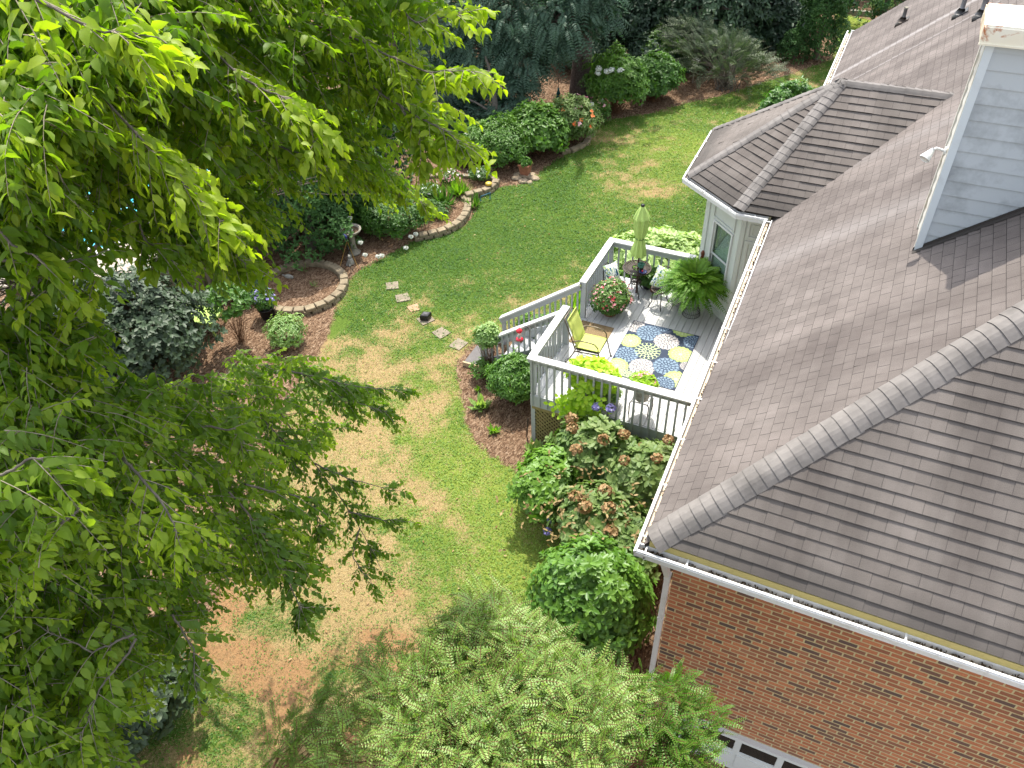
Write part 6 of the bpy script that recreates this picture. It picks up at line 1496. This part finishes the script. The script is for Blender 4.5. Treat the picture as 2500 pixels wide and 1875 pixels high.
CA = [(300, 100, 5.2), (60, 300, 5.0), (500, 300, 6.2), (1000, 250, 7.2), (1100, 80, 7.6), (700, 100, 6.6), (700, 430, 8.8), (900, 450, 9.8), (1000, 500, 10), (150, 650, 6.6), (450, 620, 7.4), (600, 600, 8.4), (60, 850, 6.6), (850, 330, 8.4)]
cherry('cherry_tree', 'large cherry tree with bright hanging leaves filling the upper left', (-12.4, 6.6, 0), 9.5, .22,
    [([(-300, -300), (1080, -300), (1050, 60), (1000, 110), (1080, 180), (1090, 280), (1030, 350), (940, 310), (850, 320), (780, 350), (690, 350), (640, 390), (560, 450), (470, 420), (330, 400), (100, 380), (-300, 380)], 2100, 2.6, .118, 0),
     ([(-300, 350), (300, 380), (500, 450), (560, 560), (480, 600), (250, 560), (100, 620), (-300, 640)], 330, 1.4, .118, -.05),
     ([(400, 450), (600, 440), (640, 490), (600, 580), (540, 630), (420, 590)], 330, 2.0, .115, -.03),
     ([(600, 370), (840, 310), (930, 380), (990, 440), (900, 450), (800, 400), (700, 400)], 210, 1.5, .10, -.02),
     ([(-300, 760), (120, 740), (230, 700), (230, 860), (120, 920), (-300, 930)], 260, 1.5, .11, -.02)],
    CA, [([(100, 40, 6), (330, 310, 5.7), (440, 430, 5.7), (560, 540, 5.7)], .115, .62, 1.3), ([(650, 20, 8), (880, 100, 7.6), (1040, 180, 7.2), (1150, 175, 7)], .115, .55, 1.2), ([(780, 90, 8), (930, 230, 7.6), (1050, 300, 7.3), (1120, 345, 7.2)], .115, .5, 1.3),
         ([(900, -60, 8), (1010, 50, 7.6), (1090, 30, 7.6), (1160, 15, 7.6)], .11, .6, 1.0), ([(430, 40, 7), (600, 190, 6.5), (710, 240, 6.4), (790, 330, 6.4)], .12, .55, 1.2), ([(520, 400, 10), (740, 380, 10), (900, 420, 10), (1045, 500, 10)], .105, .5, 1.3),
         ([(980, 260, 7.5), (1020, 340, 7.4), (1060, 400, 7.4)], .115, .5, 1.2), ([(400, 400, 8), (470, 540, 7.8), (560, 600, 7.8), (620, 670, 7.8)], .12, .40, 1.2), ([(-60, -60, 5), (180, 50, 4.8), (370, 90, 4.8)], .12, .62, 1.5), ([(560, 300, 8.4), (720, 370, 8.2), (810, 410, 8.2)], .11, .45, 1.2),
         ([(-60, 520, 6), (30, 600, 6), (90, 640, 6)], .12, .35, 1.0), ([(330, 520, 7.4), (360, 600, 7.4), (420, 660, 7.3)], .12, .35, 1.2), ([(-40, 640, 6.2), (150, 660, 6.2), (240, 640, 6.2)], .11, .32, .9), ([(640, 380, 9), (680, 450, 9), (720, 510, 9)], .11, .42, 1.0), ([(200, 660, 7), (120, 700, 7), (60, 760, 7)], .115, .4, 1.2)],
    301, L_NEAR, .42, 26)
CB = [(60, 1050, 5.8), (300, 1050, 6.2), (500, 1000, 7.8), (700, 1000, 9.8), (900, 1000, 10.6), (800, 900, 10.4), (600, 880, 10.2), (400, 1250, 6.8), (700, 1300, 9), (600, 1450, 8.8), (200, 1500, 7.6), (350, 1750, 7.6), (60, 1800, 7.2), (480, 1550, 8.4), (60, 1300, 6.0)]
cherry('cherry_tree', 'darker cherry tree filling the lower left with branches over the lawn', (-9.9, 3.2, 0), 8.2, .20,
    [([(-300, 950), (200, 910), (470, 930), (600, 850), (720, 860), (800, 890), (860, 940), (930, 960), (900, 1010), (810, 1050), (740, 1100), (700, 1150), (760, 1280), (750, 1360), (680, 1430), (590, 1410), (500, 1450), (450, 1560), (360, 1650), (280, 1750), (200, 2050), (-300, 2050)], 2300, 2.4, .105, .05)],
    CB, [([(680, 1000, 10.8), (740, 1090, 11), (830, 1210, 11.2), (890, 1310, 11.4), (935, 1395, 11.4)], .11, .26, .85), ([(770, 1130, 11), (860, 1170, 11.1), (985, 1195, 11.1)], .105, .28, .75), ([(850, 1250, 11.2), (930, 1270, 11.3), (1000, 1280, 11.3)], .105, .28, .75), ([(880, 1290, 11.2), (860, 1350, 11.3), (900, 1410, 11.3)], .105, .25, .8), ([(690, 900, 10), (850, 935, 10.4), (990, 945, 10.5)], .10, .32, 1.4), ([(770, 930, 10.2), (850, 980, 10.4), (950, 1010, 10.5)], .10, .3, 1.3),
         ([(540, 1300, 8.6), (650, 1330, 8.8), (770, 1385, 9)], .11, .38, 1.4), ([(560, 1200, 8.2), (660, 1330, 8.8), (720, 1470, 9), (735, 1500, 9)], .105, .16, 1.4), ([(300, 1120, 6.6), (380, 1210, 6.3), (420, 1290, 6.2), (440, 1330, 6.2)], .11, .72, 1.2), ([(-60, 1180, 5.7), (80, 1110, 5.5), (150, 1130, 5.5)], .12, .48, 1.1),
         ([(330, 1550, 7.4), (220, 1600, 7.4), (60, 1530, 7.4)], .115, .4, 1.1), ([(330, 1560, 7.4), (230, 1700, 7.4), (180, 1830, 7.4)], .115, .45, 1.3), ([(480, 1040, 8), (580, 1060, 8), (620, 1120, 8)], .11, .5, 1.2), ([(620, 1000, 10), (700, 1080, 10.3), (740, 1160, 10.4)], .10, .15, 1.3), ([(420, 1500, 8), (480, 1580, 8.2), (490, 1680, 8.2)], .11, .38, 1.2), ([(200, 1230, 6.4), (150, 1290, 6.3), (90, 1350, 6.3)], .115, .55, 1.1), ([(600, 1180, 8.6), (760, 1220, 9.4), (790, 1300, 9.5)], .10, .3, 1.2)],
    302, L_NEARB, .42, 26)
# ================================================================== GROUND, LAWN, MULCH, POOL
def vnoise(x, y, s, seed=0):
    x = x*s+seed*17.3; y = y*s+seed*9.1; xi = np.floor(x).astype(int); yi = np.floor(y).astype(int); fx = x-xi; fy = y-yi
    h = lambda a, b: (np.sin(a*127.1+b*311.7+seed*3.7)*43758.5453) % 1.0
    fx = fx*fx*(3-2*fx); fy = fy*fy*(3-2*fy)
    return (h(xi, yi)*(1-fx)+h(xi+1, yi)*fx)*(1-fy)+(h(xi, yi+1)*(1-fx)+h(xi+1, yi+1)*fx)*fy
def fbm(x, y, s, seed=0, o=4): return sum(vnoise(x, y, s*2**i, seed+i)*.5**i for i in range(o))/sum(.5**i for i in range(o))
LAWN_PX = [(937, 628), (1003, 591), (1050, 580), (1092, 568), (1130, 553), (1149, 536), (1157, 515), (1165, 490), (1190, 474), (1220, 456), (1285, 449), (1346, 399), (1407, 362), (1447, 325), (1441, 309), (1488, 293), (1590, 277), (1691, 248), (1753, 236), (1854, 203), (1900, 191), (1999, 158), (2033, 143), (2045, 90), (2042, 32)]
LAWN = [tuple(at(*p)[:2]) for p in LAWN_PX]+[(-1.4, 41.5), (8, 40), (8, 26), (-.6, 26), (-.6, 19.2), (-3.6, 19.0), (-4.6, 18.6), (-5.6, 17.2), (-5.9, 15.6), (-6.4, 14.9), (-7.1, 14.3), (-7.7, 13.4), (-7.7, 12.5)]
LAWN += [tuple(at(*p)[:2]) for p in ((1117, 925), (1132, 993), (1138, 1039), (1163, 1086), (1205, 1119), (1260, 1149), (1277, 1178), (1332, 1212), (1353, 1259), (1374, 1292), (1370, 1343), (1358, 1406), (1360, 1470))]+[(-3.1, 5.6), (-2.4, 4.6), (-.6, 3.6), (4, 3.0), (4, -6), (-9.8, -6)]
LAWN += [tuple(at(*p)[:2]) for p in ((310, 1875), (430, 1640), (560, 1400), (650, 1150), (720, 960), (782, 856), (797, 824), (813, 780), (823, 742), (829, 704), (876, 662))]
LP = np.array(LAWN)
def sdf(x, y, P):
    """signed distance, + inside"""
    d = np.full(len(x), 1e9); ins = np.zeros(len(x), bool); n = len(P)
    for i in range(n):
        a, b = P[i], P[(i+1) % n]; e = b-a; t = np.clip(((x-a[0])*e[0]+(y-a[1])*e[1])/(e@e), 0, 1)
        d = np.minimum(d, np.hypot(x-a[0]-e[0]*t, y-a[1]-e[1]*t)); m = ((a[1] > y) != (b[1] > y)) & (x < e[0]*(y-a[1])/(e[1]+1e-12)+a[0]); ins ^= m
    return np.where(ins, d, -d)
# dryness / bare soil / limey brightness control points
CTL = [(1250, 560, .05, 0, .15), (1050, 620, .0, 0, .1), (1100, 700, .12, 0, .1), (1400, 560, .08, 0, .2), (1600, 520, .05, 0, .15), (1180, 850, .35, .05, .4), (1000, 780, .45, .1, .3), (930, 760, .30, 0, .2), (870, 800, .25, 0, .2), (850, 830, .7, .1, .3), (900, 880, .85, .15, .4), (960, 850, .75, .15, .4), (1040, 870, .6, .05, .5), (1100, 960, .45, 0, .6),
       (950, 1000, .72, 0, .6), (870, 1050, .95, 0, .5), (1040, 1080, .42, 0, .7), (1130, 1150, .12, 0, .8), (1250, 1230, .10, 0, .9), (1300, 1330, .05, 0, .9), (1230, 1400, .05, 0, .9), (900, 1150, .85, 0, .5), (1000, 1250, .60, 0, .6), (1080, 1300, .40, 0, .6), (880, 1330, .97, .05, .4), (950, 1430, .9, .15, .4), (800, 1430, .95, .15, .4), (750, 1300, .95, .2, .3), (1050, 1400, .5, .05, .6), (1120, 1480, .45, .1, .6),
       (600, 1520, .8, 0.80, .2), (560, 1600, .85, 0.75, .2), (700, 1600, .72, 0.50, .1), (800, 1580, .65, 0.45, .1), (900, 1620, .7, 0.55, .1), (960, 1560, .75, 0.80, .2), (990, 1650, .8, 0.85, .2), (850, 1730, .7, 0.65, .1), (700, 1750, .7, 0.60, .1), (550, 1750, .55, 0.45, .2), (430, 1800, .6, .3, .2), (650, 1850, .8, .5, .3), (470, 1680, .35, .2, .3),
       (1560, 460, .7, .1, .5), (1650, 420, .35, 0, .6), (1450, 400, .3, 0, .25), (1500, 330, .55, .1, .3), (1600, 350, .3, 0, .7), (1700, 350, .25, 0, .8), (1400, 430, .2, 0, .2), (1350, 450, .05, 0, .1), (1530, 300, .35, .05, .3), (1700, 290, .3, 0, .35), (1850, 230, .35, .1, .2), (2000, 190, .4, .1, .2), (2080, 100, .1, 0, .4), (2090, 50, .1, 0, 1.0), (1300, 500, .05, 0, .15), (1750, 480, .1, 0, .2)]
CT = np.array([(*at(c[0], c[1])[:2], *c[2:]) for c in CTL])
def fields(x, y):
    d = (x[:, None]-CT[:, 0])**2+(y[:, None]-CT[:, 1])**2+.12; w = d**-1.6; w /= w.sum(1, keepdims=True); f = w@CT[:, 2:]
    n1 = fbm(x, y, .9, 3)-.5; n2 = fbm(x, y, 3.2, 8)-.5; dry = f[:, 0]*1.02-.02+n1*.75+n2*1.0; soil = f[:, 1]+n1*.7-(fbm(x, y, 2.0, 21)-.5)*1.2-.1
    return np.clip(dry, 0, 1), np.clip(soil, 0, 1), f[:, 2]+n1*.2
def gz(x, y):
    z = np.zeros_like(x); k = np.clip((6.9-y)/1.6, 0, 1)*np.clip((x+2.2)/1.6, 0, 1); z = z-2.15*k*k*(3-2*k)
    m = (x < -15.4); z = z+(fbm(x, y, .25, 5)-.5)*.10*m
    return z+(fbm(x, y, .6, 2)-.5)*.03
fx = np.unique(np.r_[np.linspace(-400, -40, 14), np.linspace(-40, -16, 50), np.arange(-16, 1.01, .1), np.linspace(1, 15, 15), np.linspace(15, 400, 12)]); fy = np.unique(np.r_[np.linspace(-300, -5, 10), np.linspace(-5, 1, 12), np.arange(1, 30, .1), np.linspace(30, 46, 70), np.linspace(46, 600, 16)])
GXx, GYy = np.meshgrid(fx, fy); gxr, gyr = GXx.ravel(), GYy.ravel()
sd_ = sdf(gxr, gyr, LP); dry, soil, lime = fields(gxr, gyr); V = np.stack([gxr, gyr, gz(gxr, gyr)], 1)
V[:, 2] += np.where(np.hypot(gxr-RINGC[0], gyr-RINGC[1]) < RINGR-.05, .06, 0)
idx = np.arange(len(gxr)).reshape(GXx.shape); Fq = np.stack([idx[:-1, :-1], idx[:-1, 1:], idx[1:, 1:], idx[1:, :-1]], -1).reshape(-1, 4)
def m_ground():
    t = NT('ground'); v = t.co('Object')
    lawn = t.attr('lawn'); dr = t.attr('dry'); so_ = t.attr('soil'); li = t.attr('lime')
    nf = t.noise(v, 22, 5, .7); nm = t.noise(v, 5, 4, .6); nb = t.noise(v, 90, 3, .7)
    edge = t.math('ADD', lawn, t.math('MULTIPLY', t.math('SUBTRACT', t.noise(v, 6, 5, .7), .5), .45))
    em = t.math('MULTIPLY', t.math('ADD', edge, .03), 14, True)
    green = t.mix(li, t.ramp(nf, [(.3, (.022, .052, .008)), (.7, (.065, .130, .016))]), t.ramp(nf, [(.3, (.12, .16, .024)), (.7, (.25, .30, .060))]))
    straw = t.ramp(nb, [(.3, (.16, .11, .045)), (.55, (.30, .22, .10)), (.8, (.44, .35, .18))])
    dm = t.math('MULTIPLY', t.math('ADD', t.math('SUBTRACT', dr, .42), t.math('MULTIPLY', t.math('SUBTRACT', nf, .5), 1.0)), 3.0, True)
    c = t.mix(dm, green, straw)
    soilc = t.ramp(nb, [(.3, (.18, .10, .045)), (.7, (.32, .19, .090))])
    sm = t.math('MULTIPLY', t.math('ADD', t.math('SUBTRACT', so_, .40), t.math('MULTIPLY', t.math('SUBTRACT', nf, .5), .8)), 4.0, True)
    c = t.mix(sm, c, soilc)
    vo = t.n('ShaderNodeTexVoronoi'); vo.inputs['Scale'].default_value = 34; mp = t.n('ShaderNodeMapping'); mp.inputs['Scale'].default_value = (1, .45, 1); mp.inputs['Rotation'].default_value = (0, 0, .7); t.l(v, mp.inputs[0]); t.l(mp.outputs[0], vo.inputs['Vector'])
    mulch = t.ramp(t.math('ADD', t.math('MULTIPLY', vo.outputs['Color'], .6), t.math('MULTIPLY', nm, .4)), [(.2, (.055, .030, .018)), (.45, (.14, .085, .050)), (.62, (.22, .145, .090)), (.85, (.34, .245, .165))])
    mulch = t.mix(.5, mulch, t.ramp(nb, [(.3, (.55, .5, .5)), (.7, (1.4, 1.4, 1.4))]), 'MULTIPLY')
    c = t.mix(em, mulch, c)
    h = t.math('ADD', nf, t.math('MULTIPLY', vo.outputs['Distance'], t.math('SUBTRACT', 1, em)))
    t.pbr(c, .95, 0, .1, bump=h, bstr=.8, bdist=.03); return t.m
gr = fast_mesh('ground', V, Fq, m_ground(), None, True, {'lawn': np.clip(sd_, -3, 3), 'dry': dry, 'soil': soil, 'lime': np.clip(lime, 0, 1)}); tag(gr, kind='structure')
# ---- grass blades and clover leaves
r = rngf(500)
def scatter(n, x0, x1, y0, y1): return r.uniform(x0, x1, n), r.uniform(y0, y1, n)
def visible(x, y, mg=60):
    R_ = np.stack([x, y, np.full_like(x, -CAMZ)], 1); cz = R_@AF; u = 1250+F_PX*(R_@AR)/cz; v = 937.5-F_PX*(R_@AU)/cz; return (cz > 0) & (u > -mg) & (u < 2500+mg) & (v > -mg) & (v < 1875+mg)
def blades(zones):
    lv = Leaves('tri'); lc = Leaves('small'); ld = Leaves('tri')
    for (x0, x1, y0, y1, dens, s) in zones:
        x, y = scatter(int((x1-x0)*(y1-y0)*dens), x0, x1, y0, y1); m = visible(x, y); x, y = x[m], y[m]; sdv = sdf(x, y, LP)+(fbm(x, y, 5, 4)-.5)*.35; m = sdv > 0; x, y = x[m], y[m]
        dry, soil, lime = fields(x, y); n = len(x); keep = r.uniform(0, 1, n) > soil*.65; x, y, dry, soil, lime = x[keep], y[keep], dry[keep], soil[keep], lime[keep]; n = len(x)
        P = np.stack([x, y, gz(x, y)], 1); a = r.uniform(0, 2*math.pi, n); tuft = vnoise(x, y, 9, 3)
        gsel = r.uniform(0, 1, n) > (dry-.12)*1.15+(vnoise(x, y, 14, 5)-.5)*.9-.06
        clump = (fbm(x, y, 2.2, 40) > .64) & (dry > .5); gsel |= clump & (r.uniform(0, 1, n) < .7)
        el = r.uniform(.35, 1.2, n); D = np.stack([np.cos(a)*np.cos(el), np.sin(a)*np.cos(el), np.sin(el)], 1); N = np.stack([-np.cos(a)*.6, -np.sin(a)*.6, np.full(n, .8)], 1)
        L = s*r.uniform(.5, 1.3, n)*(.7+.7*tuft); W = s*.12+0*L
        tn = .14+.66*lime+r.uniform(-.16, .16, n)+(tuft-.5)*.25+.25*dry
        cl = (r.uniform(0, 1, n) < .38) & gsel
        g = gsel & ~cl; lv.add(P[g], D[g], N[g], L[g], W[g], tn[g])
        e2 = r.uniform(-.1, .6, n); D2 = np.stack([np.cos(a)*np.cos(e2), np.sin(a)*np.cos(e2), np.sin(e2)], 1); Pc = P+UPV*(s*.45*r.uniform(.2, 1.1, n))[:, None]*(.6+tuft)[:, None]
        lc.add(Pc[cl], D2[cl], np.broadcast_to(UPV, D2.shape)[cl]+r.normal(size=(cl.sum(), 3))*.25, s*.62, s*.42, tn[cl]+.05)
        d_ = ~gsel; ld.add(P[d_]+UPV*.003, D[d_]*[1, 1, .45], N[d_], L[d_]*.9, W[d_], np.clip(r.uniform(.1, 1, n)*(1-.75*soil)-.1*(y < 7), 0, 1)[d_])
    return lv, lc, ld
Z = [(-10.5, 2, .5, 9, 2100, .055), (-11, -1, 9, 13, 1700, .060), (-12.5, -3, 13, 19, 1250, .068), (-13, -1, 19, 28, 650, .085), (-10, 2, 28, 42, 330, .11)]
lv, lc, ld = blades(Z)
L_STRAW = leafmat('straw_blade', (.17, .115, .055), (.38, .29, .13), (.58, .49, .27), .7, .3, .2, (1.1, 1.0, .7))
o = lv.build('lawn_grass', L_GRASS, None, False); tag(o, 'short green grass of the back lawn', 'grass', kind='stuff')
L_CLOV = leafmat('clover_leaf', (.028, .085, .012), (.068, .165, .022), (.23, .33, .055), .55, .3, .3)
o = lc.build('lawn_clover', L_CLOV, None, False); tag(o, 'clover and creeping weeds through the back lawn', 'ground cover', kind='stuff')
o = ld.build('dry_grass', L_STRAW, None, False); tag(o, 'dry straw coloured grass on the worn lawn', 'grass', kind='stuff')
# ---- mulch chips
lm = Leaves('small'); L_CHIP = leafmat('mulch_chip', (.05, .026, .015), (.18, .11, .065), (.42, .31, .21), .9, .1, .0)
for (x0, x1, y0, y1, dens, s) in ((-15.2, -10, 8, 18, 420, .055), (-9, -2.2, 3.5, 13.5, 520, .050), (-15, -7, 18, 32, 200, .08), (-9, 0, 30, 38, 130, .10)):
    x, y = scatter(int((x1-x0)*(y1-y0)*dens), x0, x1, y0, y1); m = visible(x, y); x, y = x[m], y[m]; m = (sdf(x, y, LP)+(fbm(x, y, 5, 4)-.5)*.35 < .03) & ~((x > DX0-.05) & (y > 10.8) & (y < 15.5)); x, y = x[m], y[m]; n = len(x)
    z = gz(x, y)+np.where(np.hypot(x-RINGC[0], y-RINGC[1]) < RINGR-.05, .06, 0)+.004; a = r.uniform(0, 6.28, n); D = np.stack([np.cos(a), np.sin(a), r.normal(size=n)*.2], 1)
    lm.add(np.stack([x, y, z], 1), D, UPV+r.normal(size=(n, 3))*.3, s*r.uniform(.4, 1.4, n), s*.20, r.beta(2, 2.4, n))
o = lm.build('mulch_chips', L_CHIP, None, False); tag(o, 'brown pine bark chips on the planting beds', 'mulch', kind='stuff')
# ---- fallen leaves on lawn
lf = Leaves('oval'); x, y = scatter(260, -11, 0, 3, 30); m = visible(x, y) & (sdf(x, y, LP) > 0); x, y = x[m], y[m]; n = len(x); a = r.uniform(0, 6.28, n)
lf.add(np.stack([x, y, np.full(n, .035)], 1), np.stack([np.cos(a), np.sin(a), 0*a], 1), UPV+r.normal(size=(n, 3))*.3, .07, .035, r.uniform(0, 1, n)); o = lf.build('fallen_leaves', L_BROWNF); tag(o, 'few fallen tan leaves scattered on the lawn', 'leaves', kind='stuff')
# ---- sprigs of grass in the ring
hosta(0, 0, .22, 20, L_HYDR, 601, 'thin weed tuft at the back of the block ring', name='weed_tuft', W=.07, xy=tuple(at(745, 665)[:2]), z=.06)
hosta(0, 0, .20, 20, L_HYDR, 602, 'thin weed tuft at the front of the block ring', name='weed_tuft', W=.07, xy=tuple(at(768, 705)[:2]), z=.06)
# ---- pool yard beyond the fence
PC = at(150, 500); b = MB(); b.prism([(PC[0]+rot2(x, y, .15)[0], PC[1]+rot2(x, y, .15)[1]) for x, y in ((-9, -4.5), (5.2, -4.5), (5.2, 6.0), (-9, 6.0))], -.4, .045); tag(b.build('pool_deck', M_POOLDECK), kind='structure')
b = MB(); pp = [(PC[0]+rot2(x, y, .15)[0], PC[1]+rot2(x, y, .15)[1]) for x, y in ((-7.5, -2.4), (3.4, -2.2), (3.7, 3.8), (-7.5, 4.0))]; b.prism(pp, .04, .060); tag(b.build('pool_water', M_WATER), kind='structure')
b = MB()
for i in range(4):
    a, c = pp[i], pp[(i+1) % 4]; b.bar((a[0], a[1], .075), (c[0], c[1], .075), .30, .05)
tag(b.build('pool_coping', M_WHITE), 'pale coping around the blue swimming pool behind the trees', 'pool edge')
for xy_, wd, lab in (((-17.0, 12.0), 2.2, 'wooden plank bench seen through leaves beyond the fence'),):
    t = thing('plank_bench', lab, 'bench', (xy_[0], xy_[1], 0)); b = MB(); b.bx(xy_[0]-.2, xy_[0]+.2, xy_[1]-1, xy_[1]+1, .40, .45); b.build('seat', M_CONC, t)
    for s in (-.8, .8): b = MB(); b.bx(xy_[0]-.15, xy_[0]+.15, xy_[1]+s-.04, xy_[1]+s+.04, 0, .40); b.build('leg', M_CONC, t)
